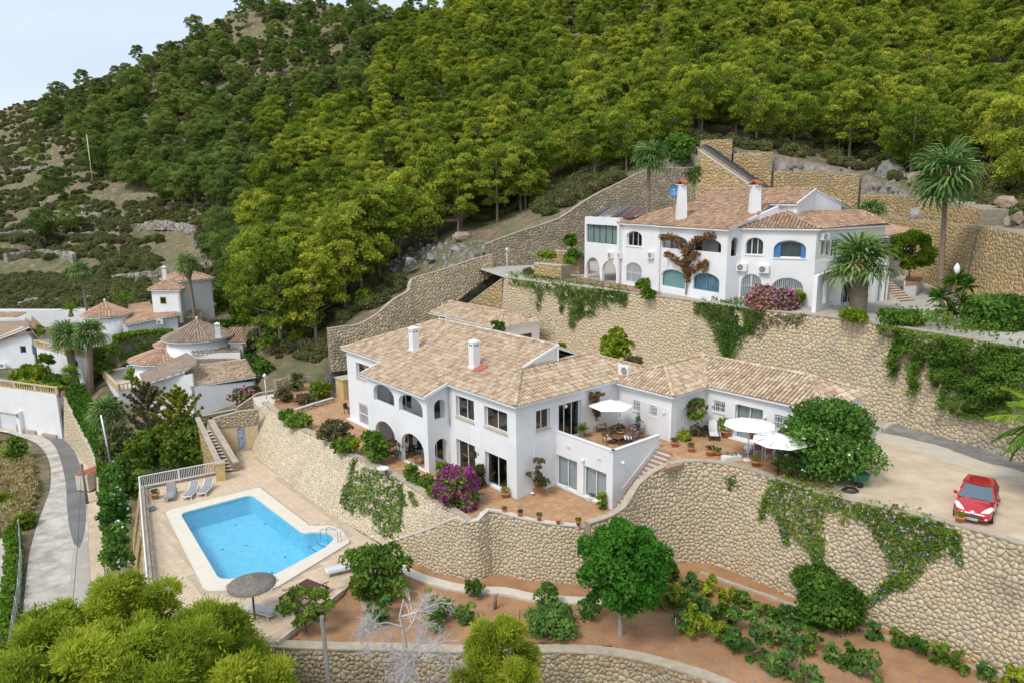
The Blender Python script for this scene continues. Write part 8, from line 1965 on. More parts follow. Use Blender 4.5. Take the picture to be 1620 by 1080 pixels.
palm_px('cycad on the upper terrace wall in front of the open arches',900,440,Z2,900,418,24,tr0=.28,tr1=.22,n=22,fr=FEA,boot=False,lo=-10,name='cycad',cat='cycad')
palm_px('arching date palm fronds among the far-left gardens',112,498,None,112,490,22,d=106,tr0=.3,tr1=.2,n=14,fr=FEA,boot=False,lo=-5); palm_px('low feathery palm behind the cone-roofed rotunda',196,482,None,196,478,26,d=112,tr0=.3,tr1=.2,n=16,fr=FEA,boot=False,lo=0)
pe = Dp(1666,672,37); palm('yellowish date palm reaching in from the right edge beside the drive',(pe.x,pe.y,Z1),(pe.x,pe.y,pe.z),3.0,.3,.25,n=30,fr=FEA,boot=False,lo=-75,hi=50)
def yucca(label,px,py,z,heads,h):
 p = P(px,py,z); t = thing('yucca',label,'yucca',p); mb = MB()
 for k,(dx,dz) in enumerate(heads): mb.tube([(0,0,-.2),(dx * .4,0,dz * .5),(dx,0,dz)],[.12,.09,.08],6)
 link('trunk',mb.mesh('trunk',M['palm_trunk']),t); V = []; F = []; R = []; r = random.Random(4)
 for (dx,dz) in heads:
  for q in range(60):
   th = r.random() * 6.28; el = r.uniform(-.6,1.4); d = Vector((cos(th) * cos(el),sin(th) * cos(el),sin(el))); a = Vector((dx,0,dz)); L = h * r.uniform(.7,1); s = d.cross(UPV).normalized() * .045; b = len(V); tip = a + d * L - Vector((0,0,L * .2)); mid = a + d * L * .6
   V += [tuple(a - s),tuple(a + s),tuple(mid + s),tuple(tip),]; F.append((b,b + 1,b + 2,b + 3)); V += [tuple(a - s),tuple(mid + s),tuple(tip),tuple(mid - s)]; F.append((b + 4,b + 5,b + 6,b + 7)); R += [r.random()] * 2
 link('leaves',np_mesh('leaves',V,F,4,M['palm_green'],rnd=R),t)
 mb = MB(); mb.lathe((heads[0][0],0,heads[0][1] + .3),[(.05,0),(.22,.25),(.2,.6),(.03,.9)],7); link('flower_spike',mb.mesh('flower_spike',M['white_cloth']),t)
yucca('clump of yuccas with a white flower spike at the edge of the upper drive',1500,512,Z2 - .1,[(.2,3.3),(1.0,2.8),(-.8,2.0),(.9,1.5),(-.1,1.0)],1.25)
bush('papaya-like plant with large leaves on the neighbour\'s terrace',206,610,26,30,'palm_green',name='potted_plant',cat='plant',d=83,ragged=True,dense=.6)
small_tree('little umbrella-shaped tree before the raised white terrace, far left',77,592,20,24,'bush',d=91,base=.5,ncl=12,rb=.06,nl=60)
for (lab,x,y,w,h,d,m) in [('pale arching bush in the garden of the blue-shuttered villa',40,606,52,26,92,'bush_lime'),('yellow-green bush lower in the far-left garden',36,622,50,22,90.5,'bush_lime'),('rounded green bush beside the far-left balustrade',84,616,36,20,90,'bush'),('golden low bush above the white garage wall',80,628,30,18,88,'bush_lime'),('dark potted ball bush at the corner of the far-left terrace',62,530,16,12,97,'bush'),('dark shrub beside the right twin palm',158,590,30,40,90,'bush'),('bush at the foot of the raised terrace',120,585,36,36,91,'bush'),
  ('green tree-like bush at the right foot of the square tower',352,500,46,66,112,'bush'),('fresh green bush right of the white tower',385,520,50,56,104,'bush_lime'),('blue-grey agave-like clump right of the round roof',408,560,44,42,92,'scrub'),('dark shrub below the blue-grey clump',395,588,40,26,86,'bush'),('bush behind the small red-roofed shed',352,535,30,26,100,'bush'),('dark bushes at the foot of the bright pines',430,560,60,40,88,'bush'),('lime bush at the foot of the bright pines',470,560,40,40,88,'bush_lime')]: bush(lab,x,y,w,h,m,d=d)
dg = []; dr_ = []; gr = []; grr = []
poly = [(0,700),(30,706),(50,735),(62,770),(52,800),(30,830),(14,838),(0,830)]
for _ in range(900):
 x,y = r2_.uniform(-30,70),r2_.uniform(695,850)
 if x > 0 and not inpoly(x,y,poly): continue
 p = P(x,y,-8.5); 
 if r2_.random() < .9: dg.append((p.x,p.y,-8.4)); dr_.append(r2_.uniform(.2,.5))
 else: gr.append((p.x,p.y,-8.3)); grr.append(r2_.uniform(.25,.6))
joined_cloud('dry_verge_grass',dg,dr_,60,.16,'dry_grass',squash=1.1,seed=5,elong=3.2,spiky=1.3); joined_cloud('verge_weeds',gr,grr,40,.18,'scrub',seed=6)
bush('leafy sapling on the dry verge beside the road',20,728,36,32,'bush',d=76); bush('low green shrub on the dry verge near the wire fence',35,836,34,18,'bush_lime',z=-8.5); bush('second green shrub at the left edge of the verge',5,800,22,18,'bush_lime',z=-8.5)
hl = [P(x,y,-8.5) for x,y in ((20,850),(22,900),(18,950),(8,1010),(0,1060))]; hedge('narrow green strip hedge between the road and the side track',hl,.7,.8,'hedge')
mb = MB(); t = thing('wire_fence','grey wire mesh fence beside the concrete road, lower left','fence',hl[0]); off_ = Vector((.7,0,0))
for a,b in zip(hl,hl[1:]):
 k = max(1,int((b - a).length / 2.5))
 for i in range(k): q = a.lerp(b,i / k) + off_; m2 = MB(); m2.tube([q,q + UPV * 1.7],.035,6); m2.build('post',M['steel'],t)
for a,b in zip(hl,hl[1:]):
 for z in (.1,.5,.9,1.3,1.65): mb.bar(a + off_ + UPV * z,b + off_ + UPV * z,.02)
 k = int((b - a).length / .35)
 for i in range(k): q = a.lerp(b,i / k) + off_; mb.bar(q + UPV * .1,q + UPV * 1.65,.012)
mb.build('mesh',M['steel'],t,kind='stuff')
# near pines, dead tree, poles
NEAR = [tree_proto(60 + i,11.0,(2.9,3.3,2.6)[i],(3.5,3.0,4.0)[i],(96,108,88)[i],720,.08,'pine_near',squash=.85,rb=.2,elong=3.4,spiky=1.5,shape='loose') for i in range(3)]
def near_pine(label,px,py,d,k,R=None):
 top = Dp(px,py,d); g = -9.2; s = (top.z - g) / 11.4; t,c = plant_tree(NEAR[k],'pine_tree',label,'pine tree',(top.x,top.y,g),s,random.uniform(0,6)); t.scale = (s * (R or 1),s * (R or 1),s)
near_pine('bright pine at the bottom left rising beside the road',185,915,32.5,0); near_pine('large bright pine in front of the corner of the pool deck',325,968,30.5,1,.92); near_pine('bright pine at the bottom left edge',62,972,30,2,1.1)
near_pine('dense bright pine at the bottom, under the deck corner',240,1000,26.5,1,.9); near_pine('bright pine at the very bottom left corner',120,1015,25.5,0,.95); near_pine('pine whose top overlaps the low wall left of the wooden pole',425,1052,27.5,2,.6); near_pine('pine crown at the bottom below the deck',375,1045,26,0,.8); near_pine('lowest pine crown at the bottom left',20,1055,25,1,.8)
near_pine('loose bright pine in front of the lowest wall, right of the dead tree',790,985,29.5,2,.8)
def dead_tree(label,px,pyt,d,name='dead_tree'):
 top = Dp(px,pyt,d); g = -9.2; H_ = top.z - g; t = thing(name,label,'dead tree',(top.x,top.y,g)); mb = MB(); tw = MB(); r = random.Random(8)
 pts = [Vector((0,0,0)),Vector((.25,0,H_ * .3)),Vector((-.2,.15,H_ * .55)),Vector((.15,0,H_ * .72)),Vector((-.1,.1,H_ * .84)),Vector((.1,0,H_ * .90))]; mb.tube(pts,[.17,.15,.12,.09,.05,.02],8)
 def twig(a,d,L,w,lev):
  b = a + d * L; (mb if lev < 1 else tw).tube([a,a.lerp(b,.5) + Vector((r.uniform(-.1,.1),r.uniform(-.1,.1),r.uniform(-.05,.1))) * L,b],[w,w * .7,w * .4],5 if lev < 1 else 3,cap=False)
  if lev < 4:
   for _ in range((8,8,6,4)[lev]):
    nd = (d + Vector((r.gauss(0,.6),r.gauss(0,.6),r.gauss(0,.45) - .05))).normalized(); twig(a.lerp(b,r.uniform(.25,1)),nd,L * r.uniform(.4,.65),w * .5,lev + 1)
 for i in range(14):
  th = i * 2.4; z = H_ * (.40 + .034 * i); twig(Vector((0,0,z)),Vector((cos(th),sin(th),r.uniform(-.1,.5))).normalized(),r.uniform(1.1,1.9),.05,1 if i % 2 else 0)
 mb.build_ = None; link('trunk',mb.mesh('trunk',M['bark_dead']),t); link('branches',tw.mesh('branches',M['bark_dead']),t)
dead_tree('leafless silver-grey dead tree in front of the lowest wall',632,898,27.5)
def pole(label,top,base_z,r=.13,m='wood_pole',name='utility_pole',tilt=(0,0)):
 t = thing(name,label,'pole',(top.x + tilt[0],top.y + tilt[1],base_z)); mb = MB(); mb.tube([(top.x + tilt[0],top.y + tilt[1],base_z),tuple(top)],[r,r * .75],8); mb.build('shaft',M[m],t)
 mb = MB(); mb.bar(top + Vector((-.15,0,-.2)),top + Vector((.15,0,-.2)),.08); mb.build('bracket',M['dark_metal'],t); return t
pole('weathered wooden pole in front of the lowest wall, left of the dead tree',Dp(509,974,29),-9.2,.13,tilt=(.35,0)); pole('leaning brown wooden pole beside the bend of the road',Dp(129,733,65),-8.5,.13,'bark',tilt=(.35,-.5)); pole('tall grey metal pole beside the road hedge',Dp(160,656,62),-7.0,.11,'steel',tilt=(.5,0))
pole('pale slender pole alone on the scrub slope',Dp(137,213,205),ground_z(Dp(139,262,205).x,205),.16,'coping_pale'); pole('small pale pole standing among the pines, top middle',Dp(748,58,235),ground_z(Dp(748,80,235).x,235) - 1,.2,'coping_pale')
pa_,pb_ = Dp(129,735,65),Dp(100,1090,30); t = thing('overhead_cable','thin black cable sagging from the leaning road pole towards the viewer','cable',pa_); mb = MB(); mb.tube([pa_.lerp(pb_,k / 10) - UPV * (.9 * math.sin(pi * k / 10)) for k in range(11)],.02,4); mb.build('wire',M['black_metal'],t)
# furniture and small things
def face_to(p,q): return atan2(q.y - p.y,q.x - p.x)
def built(t,name,mb,m,parent=None,**kw):
 o = link(name,mb.mesh(name,M[m]),parent or t); mb.fix(o.data)
 for k,v in kw.items(): o[k] = v
 return o
def pot(label,px,py,z,r=.2,h=.32,plant='bush_lime',ph=.3,m='terracotta',name='flower_pot',group='terracotta pots',p=None,box=False):
 p = p or P(px,py,z); t = thing(name,label,'plant pot',p,group); mb = MB()
 if box: mb.box((0,0,h / 2),(r * 2,r * .9,h),.3)
 else: mb.lathe((0,0,0),[(r * .62,0),(r * .92,h * .82),(r * 1.08,h * .84),(r * 1.08,h),(r * .8,h),(r * .78,h * .9)],12)
 built(t,'pot',mb,m)
 if plant:
  V,F,rn = leaves(np.array([[0,0,h + ph * .3],[r * .4,0,h + ph * .5],[-r * .4,r * .2,h + ph * .4]]),np.array([ph * .5] * 3),40,max(.07,ph * .25),.9,1.6,.8,int(px),-.3)
  link('plant',np_mesh('plant',V,F,4,M[plant],rnd=rn),t)
 return t
ordn = ['leftmost','second','middle','fourth','rightmost']
for i,(x,y) in enumerate(((798.5,812),(823,817),(853,822),(883,827),(915,830))): q = P(x,y,.3); pot(f'{ordn[i]} of the five small terracotta pots on the front terrace wall',x,y,.3,.17,.27,('scrub','bush_dry','scrub',None,'bush_lime')[i],.25,p=Vector((q.x,q.y,.3)),group='five pots on the front terrace wall')
pot('terracotta pot with a yellow-green shrub by the corner of the lower villa',799,786,0,.3,.35,'bush_lime',.4); pot('square terracotta planter against the corner wall',851,778,0,.42,.42,None,0,box=True); pot('small white pot beside the square planter',842,783,0,.14,.2,None,0,'white_paint')
for (lab,x,y,b) in (('grey trough with herbs under the left terrace-wing door',905,772,1),('grey trough with herbs under the right terrace-wing door',939,790,1)): pot(lab,x,y,0,.45,.22,'scrub',.25,'stucco_grey',box=True)
for (lab,x,y,r,pl) in (('terracotta pot at the very left of the patio edge',1067,706,.27,'bush_dry'),('terracotta pot with a tuft on the patio edge, left',1093,714,.26,'scrub'),('squat terracotta pot in the middle of the patio edge',1123,720,.3,'bush_dry'),('little yellow-leaved pot beside the squat pot',1135,720,.2,'bush_lime'),('terracotta pot with lime plant before the ceramic stool',1195,737,.3,'bush_lime'),('tall-leaved pot at the patio edge near the black parasol pole',1229,745,.27,'palm_green'),('terracotta pot with orange plant against the oleander',1247,750,.27,'bush_lime'),('large terracotta pot with lemon bush beside the folding chairs',1148,691,.42,'bush'),('plant pot on the dining table under the parasols',1191,693,.25,'bush_lime')):
 pot(lab,x,y,Z1 + (.75 if 'dining' in lab else 0),r,r * 1.25,pl,.34 if r < .4 else .95)
pot('long blue and white lettered planter box on the patio edge',1157,727,Z1,.6,.3,'scrub',.22,'white_paint',box=True); pot('terracotta pot with a succulent on the wall in front of the red car',1518,826,Z1 + .15,.25,.35,'bush_lime',.3); pot('small empty terracotta pot on the wall left of the car',1416,806,Z1 + .1,.16,.22,'bloom_mauve',.12)
pot('terracotta pot with flowers behind the pool loungers',246,788,ZD,.34,.42,'bush',.4); pot('small pot with dry flowers at the head of the door step, far corner of deck',399,706,ZD,.12,.2,None,0)
def bench_slats(mb,x0,x1,w,z,n,th=.03):
 for k in range(n): x = x0 + (x1 - x0) * (k + .5) / n; mb.box((x,0,z),((x1 - x0) / n * .78,w,th))
def lounger(label,p,rz,fm,cm,group=None,slats=False,back=38,name='sun_lounger'):
 t = thing(name,label,'sun lounger',p,group,rz); f = MB(); w = .66; c,s = cos(radians(back)),sin(radians(back))
 for y in (-w / 2,w / 2): f.bar((-.95,y,.32),(.95,y,.32),.06,.08)
 for x in (-.95,.95): f.bar((x,-w / 2,.32),(x,w / 2,.32),.06)
 for y in (-w / 2,w / 2): f.bar((.3,y,.34),(.3 + .75 * c,y,.34 + .75 * s),.05)
 f.bar((.75,-w / 2,.3),(.3 + .5 * c,-w / 2,.34 + .5 * s),.03); f.bar((.75,w / 2,.3),(.3 + .5 * c,w / 2,.34 + .5 * s),.03); built(t,'frame',f,fm)
 for x in (-.85,.7):
  for y in (-w / 2,w / 2): l = MB(); l.bar((x,y,.3),(x + (.06 if x > 0 else -.06),y,0),.055); built(t,'leg',l,fm)
 if slats:
  pm = MB(); pm.box((0,0,0),(.085,w - .08,.025)); me = pm.mesh('slat',M[cm])
  for k in range(11): o = link('slat',me,t,(-.88 + .108 * k,0,.365))
  for k in range(7): o = link('slat',me,t,(.34 + .105 * k * c,0,.38 + .105 * k * s)); o.rotation_euler = (0,-radians(back),0)
 else:
  a = MB(); a.hexa([(x,y,z) for z in (.35,.41) for x,y in ((-.92,-.29),(.3,-.29),(.3,.29),(-.92,.29))]); built(t,'seat',a,cm)
  a = MB(); nx,nz = -s * .06,c * .06; a.hexa([(.3,-.29,.36),(.3 + .78 * c,-.29,.36 + .78 * s),(.3 + .78 * c,.29,.36 + .78 * s),(.3,.29,.36),(.3 + nx,-.29,.36 + nz),(.3 + .78 * c + nx,-.29,.36 + .78 * s + nz),(.3 + .78 * c + nx,.29,.36 + .78 * s + nz),(.3 + nx,.29,.36 + nz)]); built(t,'backrest',a,cm)
 return t
GL = 'grey sun loungers at the far end of the pool'
def ang(x0,y0,x1,y1,z): a,b = P(x0,y0,z),P(x1,y1,z); return atan2(b.y - a.y,b.x - a.x)
lounger('left grey sunbed with white frame beside the far pool railing',P(303,783,ZD),ang(292,789,312,768,ZD),'white_paint','grey_fabric',GL); lounger('right grey sunbed with white frame nearest the gate pillar',P(326,778,ZD),ang(314,785,334,764,ZD),'white_paint','grey_fabric',GL)
lounger('upright faded grey recliner left of the two sunbeds',P(271,786,ZD),ang(265,792,274,768,ZD),'grey_fabric','grey_fabric',GL,back=62)
lounger('upper brown slatted wooden lounger beside the wide bush',P(497,934,ZD),ang(478,925,520,942,ZD),'wood_dark','wood_dark','brown slatted loungers',True,32); lounger('lower brown slatted wooden lounger next to the little fruit tree',P(468,955,ZD),ang(447,948,492,962,ZD),'wood_dark','wood_dark','brown slatted loungers',True,32)
lounger('pale folded sunbed in the shade right of the pool end',P(541,905,ZD),ang(520,902,560,893,ZD),'alu_white','curtain',back=10); lounger('pale sunbed beneath the thatched parasol',P(413,972,ZD),ang(400,968,430,975,ZD),'alu_white','curtain',back=12)
def parasol(label,px,py,z,r,h,m='white_cloth',n=8,pole='alu_white',name='parasol',group=None,rise_=.55,base_m='stucco_grey',p=None,valance=.0,drop=0):
 p = p or P(px,py,z); t = thing(name,label,'parasol',p,group); mb = MB(); mb.tube([(0,0,0),(0,0,h + rise_ * .9)],.035,8); built(t,'pole',mb,pole)
 mb = MB(); mb.lathe((0,0,0),[(.34,0),(.34,.08),(.12,.14)],12); built(t,'base',mb,base_m)
 mb = MB(); top = mb.vert((0,0,h + rise_)); rings = []
 for f in (.35,.7,1.0): rings.append([mb.vert((r * f * cos(2 * pi * k / n),r * f * sin(2 * pi * k / n),h + rise_ * (1 - f) ** 1.0 * (.92 if f < 1 else 1) - (.05 if f == .7 else 0))) for k in range(n)])
 for k in range(n): mb.face((top,rings[0][k],rings[0][(k + 1) % n]))
 for a,b in zip(rings,rings[1:]):
  for k in range(n): mb.face((a[k],b[k],b[(k + 1) % n],a[(k + 1) % n]))
 built(t,'canopy',mb,m)
 mb = MB()
 for k in range(n): a = 2 * pi * k / n; mb.bar((0,0,h + rise_ - .06),(r * .97 * cos(a),r * .97 * sin(a),h - .02),.02); mb.bar((0,0,h - .25),(r * .5 * cos(a),r * .5 * sin(a),h + rise_ * .45 - .06),.016)
 built(t,'ribs',mb,pole); mb = MB(); mb.lathe((0,0,h + rise_ - .02),[(.05,0),(.03,.1)],6); built(t,'finial',mb,'alu_white'); return t
pr_ = P(966,637,Z1 + 2.45); parasol('white parasol over the roof terrace',0,0,0,1.55,2.25,p=Vector((pr_.x,pr_.y,Z1)),n=6,group='white parasols',rise_=.45)
pr_ = P(1186,668,Z1 + 2.5); parasol('upper white parasol on the patio, in front of the annex door',0,0,0,1.62,2.35,p=Vector((pr_.x,pr_.y,Z1)),group='white parasols',rise_=.4)
pr_ = P(1234,693,Z1 + 2.5); parasol('lower white parasol on a black pole over the patio dining table',0,0,0,1.62,2.35,p=Vector((pr_.x,pr_.y,Z1)),group='white parasols',rise_=.4,pole='black_metal',base_m='black_metal')
tp_ = P(398,922,ZD + 2.25); t = thing('thatched_parasol','round dark thatched parasol at the near corner of the pool','parasol',(tp_.x,tp_.y,ZD)); mb = MB(); mb.tube([(0,0,0),(0,0,2.5)],.06,8); built(t,'pole',mb,'wood_dark')
mb = MB(); mb.lathe((0,0,0),[(1.28,2.14),(1.3,2.2),(.9,2.36),(.45,2.54),(.08,2.72),(.03,2.85)],30); built(t,'canopy',mb,'thatch')
V = []; F = []; R = []; r = random.Random(2)
for k in range(1500):
 th = r.random() * 6.283; q = r.uniform(.1,1.28); z = 2.72 - .42 * q + .012; a = Vector((cos(th) * q,sin(th) * q,z)); d = Vector((cos(th + r.gauss(0,.12)),sin(th + r.gauss(0,.12)),-.38)).normalized(); L = r.uniform(.12,.3); s = Vector((-sin(th),cos(th),0)) * .012; b = len(V); V += [tuple(a - s),tuple(a + s),tuple(a + d * L + s),tuple(a + d * L - s)]; F.append((b,b + 1,b + 2,b + 3)); R.append(r.random())
link('straw',np_mesh('straw',V,F,4,M['thatch'],rnd=R),t)['kind'] = 'stuff'
def chair(label,p,rz,fm='teak',sm='cushion_white',bm=None,group=None,arms=True,name='chair',back=.9,w=.52,lean=.1):
 t = thing(name,label,'chair',p,group,rz); bm = bm or sm
 for x,y in ((-.23,-w / 2),(-.23,w / 2)): l = MB(); l.bar((x,y,0),(x - lean,y,back),.045); built(t,'leg',l,fm)
 for y in (-w / 2,w / 2): l = MB(); l.bar((.23,y,0),(.23,y,.64 if arms else .42),.045); built(t,'leg',l,fm)
 a = MB(); a.box((0,0,.43),(.5,w,.07)); built(t,'seat',a,sm); a = MB(); a.hexa([(-.24,-w / 2 + .03,.47),(-.20,-w / 2 + .03,.47),(-.20,w / 2 - .03,.47),(-.24,w / 2 - .03,.47),(-.24 - lean,-w / 2 + .03,back),(-.19 - lean,-w / 2 + .03,back),(-.19 - lean,w / 2 - .03,back),(-.24 - lean,w / 2 - .03,back)]); built(t,'backrest',a,bm)
 if arms: a = MB(); [a.bar((-.27,y,.64),(.27,y,.64),.05) for y in (-w / 2,w / 2)]; built(t,'armrests',a,fm)
 return t
def table(label,p,rz,L,w,h,m,legm=None,oval=False,name='table'):
 t = thing(name,label,'table',p,None,rz); a = MB()
 if oval: a.lathe((0,0,h - .04),[(1,0),(1,.04)],24,L / 2,w / 2)
 else:
  for k in range(6): a.box((0,-w / 2 + w * (k + .5) / 6,h - .02),(L,w / 6 * .9,.04))
 built(t,'table_top',a,m)
 for x in (-1,1):
  for y in (-1,1): l = MB(); l.bar((x * L * .36,y * w * .34,0),(x * L * .36,y * w * .34,h - .05),.06); built(t,'leg',l,legm or m)
 return t
TZ = Z1 + .02
def TP(x,y,z=TZ): return P(x,y,z)
tb = TP(983,699); table('low wooden terrace table with terracotta flowers on the roof terrace',tb,radians(40),1.7,.95,.55,'wood_mid'); pot('bowl of orange flowers on the roof terrace table',0,0,0,.26,.14,'bloom_mauve',.2,p=TP(981,697) + UPV * .56)
GC = 'wooden armchairs on the roof terrace'
chair('wooden armchair with white cushion, seen from behind at the parapet corner',TP(962,701),radians(20),'wood_mid','cushion_white','wood_mid',GC); chair('wooden armchair with bright white cushion in front of the standing man',TP(1003,687),radians(200),'wood_mid','cushion_white',None,GC); chair('dark-backed armchair on the right side of the terrace table',TP(1012,693),radians(170),'wood_mid','dark_fabric','grey_fabric',GC); chair('dark-backed armchair beside the striped cushion',TP(1001,701),radians(140),'wood_mid','dark_fabric','grey_fabric',GC); chair('pale chair beside the sliding door behind the cycad',TP(903,683),radians(-30),'teak','cushion_white',None,GC)
lounger('olive-cushioned recliner standing on the roof terrace under the parasol',TP(951,677),ang(951,684,951,660,TZ),'wood_dark','cushion_olive',back=55,name='recliner')
palm('cycad with bright green fronds in a pot on the roof terrace',TP(921,690),TP(921,690) + UPV * .5,.62,.2,.2,n=20,fr=FEA,boot=False,lo=0,hi=70,name='cycad',cat='cycad'); bush('round dry-leaved bonsai-like bush in the middle of the roof terrace',976,697,34,26,'bush_dry',z=TZ,name='potted_plant',cat='plant',dense=1.2); bush('slender pale plant beside the annex wall on the roof terrace',988,671,18,22,'bush_lime',z=TZ,name='potted_plant',cat='plant',dense=.5,ragged=True)
t = thing('cushion','blue and white striped cushion lying by the terrace parapet','cushion',TP(993,702)); mb = MB()
for k in range(5): mb = MB(); mb.box((-.2 + .1 * k,0,.5),(.09,.45,.12)); built(t,'stripe',mb,'blue_paint' if k % 2 else 'white_cloth')
PZ = Z1 + .02
table('dark oval dining table under the two patio parasols',P(1218,713,PZ),radians(-38),2.5,1.15,.74,'wood_mid','dark_metal',True)
chair('left of two brown-backed metal chairs at the patio table',P(1201,721,PZ),radians(55),'alu_white','grey_fabric','wood_mid','brown-backed patio chairs',False); chair('right of two brown-backed metal chairs at the patio table',P(1219,726,PZ),radians(55),'alu_white','grey_fabric','wood_mid','brown-backed patio chairs',False); chair('dark folding chair at the oleander end of the patio table',P(1243,726,PZ),radians(150),'dark_metal','dark_fabric',None,None,True)
lounger('black garden recliner with white towel on the patio',P(1128,690,PZ),ang(1131,698,1124,670,PZ),'black_metal','cushion_white',back=50,name='recliner'); lounger('dark recliner half hidden behind the one with the white towel',P(1119,678,PZ),ang(1119,684,1112,668,PZ),'black_metal','dark_fabric',back=50,name='recliner')
chair('reddish-brown folding chair behind the lemon bush, left',P(1136,683,PZ),radians(200),'wood_dark','wood_dark',None,'brown folding chairs',False); chair('second reddish-brown folding chair against the annex wall',P(1131,675,PZ),radians(240),'wood_dark','wood_dark',None,'brown folding chairs',False); table('small black side table in the patio corner',P(1110,672,PZ),.3,.8,.6,.7,'black_metal')
p = P(1183,716,PZ); t = thing('ceramic_stool','barrel-shaped blue and white ceramic stool at the foot of the parasol','stool',p); mb = MB(); mb.lathe((0,0,0),[(.22,0),(.29,.16),(.30,.28),(.27,.42),(.22,.5)],16); built(t,'body',mb,'white_paint')
for k in range(10): mb = MB(); a = k * .628; q = Vector((cos(a) * .3,sin(a) * .3,.25)); s = Vector((-sin(a),cos(a),0)); mb.hexa([q + s * x * .06 + UPV * z + Vector((cos(a),sin(a),0)) * e for e in (-.01,.012) for x,z in ((0,-.14),(1,0),(0,.14),(-1,0))]); built(t,'leaf_motif',mb,'blue_paint')
p = P(1357,768,Z1); t = thing('green_cart','green plastic garden cart beside the oleander','cart',p); mb = MB(); mb.hexa([(x * (.38 + .1 * z) ,y * (.28 + .08 * z),.35 + .45 * z) for z in (0,1) for x,y in ((-1,-1),(1,-1),(1,1),(-1,1))]); built(t,'tub',mb,'green_plastic')
for s in (-.3,.3): mb = MB(); mb.tube([(0,s - .03,.17),(0,s + .03,.17)],.17,14); built(t,'wheel',mb,'rubber')
mb = MB(); mb.bar((.4,0,.5),(.95,0,.95),.035); built(t,'handle',mb,'dark_metal')
p = P(1345,776,Z1); t = thing('hose_reel','dark coil of garden hose lying beside the green cart','hose',p); mb = MB()
for k in range(3): mb.tube([((.45 - .07 * k) * cos(a * .42),(.45 - .07 * k) * sin(a * .42) * .8,.04 + .05 * k) for a in range(16)],.028,5)
built(t,'coil',mb,'black_metal'); mb = MB(); mb.tube([(-.45,.1,.05),(-.8,-.1,.03),(-.6,-.35,.03),(-.95,-.45,.03)],.02,5); built(t,'loose_end',mb,'cushion_olive')
chair('left black wicker chair inside the ground-floor loggia',P(649,722,.05),radians(250),'black_metal','black_metal',None,'black wicker chairs',True); chair('right black wicker chair inside the ground-floor loggia',P(663,717,.05),radians(250),'black_metal','black_metal',None,'black wicker chairs',True); table('small brown table in the ground-floor loggia',P(664,733,.05),.5,.8,.6,.6,'wood_mid')
chair('dark folding chair on the terracotta terrace left of the villa',P(551,652,.02),radians(-20),'dark_metal','dark_metal',None,None,False)
p = P(606,748,.35); t = thing('stone_bowl','pale stone bowl on the wall edge below the loggia','bowl',p); mb = MB(); mb.lathe((0,0,0),[(.16,0),(.1,.18),(.42,.34),(.46,.42),(.36,.38),(.1,.3)],16); built(t,'bowl',mb,'stucco_grey')
p = P(449,932,ZD + .1); t = thing('sandals','pair of sandals left on the pool edge beside the thatched parasol','sandals',p)
for k in (0,1): mb = MB(); mb.box((k * .22,k * .1,.02),(.28,.11,.03),.5 + k); mb.tube([(k * .22 - .02,k * .1 - .05,.03),(k * .22,k * .1,.09),(k * .22 + .02,k * .1 + .05,.03)],.012,4); built(t,'sandal',mb,'cushion_olive')
p = P(238,806,ZD + .02); t = thing('stone_pile','small stack of dark slabs in the far left corner of the deck','stones',p)
for k in range(4): mb = MB(); mb.box((random.uniform(-.08,.08),random.uniform(-.08,.08),.05 + .09 * k),(.7 - .08 * k,.5,.08),k * .3); built(t,'slab',mb,'rock')
p = P(1068,1005,ZO); t = thing('garden_lamp','small grey garden lamp on a thin post among the vines','garden lamp',p); mb = MB(); mb.tube([(0,0,-.1),(0,0,1.15)],.025,6); built(t,'post',mb,'steel'); mb = MB(); mb.lathe((0,0,1.15),[(.05,0),(.12,.1),(.12,.26),(.03,.36)],8); built(t,'head',mb,'dark_metal')
for i,(x,y0,y1,lab) in enumerate(((648,936,912,'thin rusty stake at the left of the red soil'),(673,950,928,'thin stake beside the staked plant'),(635,968,948,'short stake left of the two thin ones'),(822,985,962,'thin stake at the right of the dark stump'))): p = P(x,y0,ZO); t = thing('garden_stake',lab,'stake',p,'stakes in the red soil'); mb = MB(); mb.tube([(0,0,-.2),(.02,0,.85)],.022,5); built(t,'shaft',mb,'wood_dark')
p = P(783,962,ZO); t = thing('tree_stump','dark forked stump standing in the red soil','stump',p); mb = MB(); mb.tube([(0,0,-.2),(.03,0,.5),(.0,.02,.85)],[.12,.1,.07],7); mb.tube([(0,0,.6),(.18,0,.95)],[.07,.04],6); built(t,'trunk',mb,'bark')
p = P(150,762,-8.0); t = thing('brick_bin_store','low brick-red box store against the roadside wall','bin store',(p.x,p.y,-8.0)); mb = MB(); mb.box((0,0,.5),(1.5,2.9,1.6),-.3); built(t,'body',mb,'coping_pale')
for k in (-1,1): mb = MB(); mb.box((k * .36,0,1.34),(.62,2.8,.07),-.3); built(t,'lid',mb,'brick_red')
fc = P(1536,829,Z1); dcar = (P(1556,770,Z1) - fc); dcar.z = 0; hd_ = atan2(-dcar.y,-dcar.x)
cc_ = fc + dcar.normalized() * 2.1
car = thing('parked_car','glossy red hatchback parked on the gravel facing the wall','car',(cc_.x,cc_.y,Z1 + .005),None,hd_)
ST = [(2.10,.60,.28,.52,.50),(2.02,.72,.22,.62,.64),(1.80,.82,.20,.70,.76),(1.45,.86,.20,.78,.86),(1.05,.875,.20,.84,.94),(.70,.88,.20,.90,1.0),(.1,.885,.20,.93,.97),(-.6,.885,.20,.95,.98),(-1.2,.88,.20,.97,1.0),(-1.65,.86,.22,.98,1.02),(-1.95,.80,.26,.96,.99),(-2.08,.70,.32,.86,.90)]
mb = MB(); mb.cs = True; rings = []
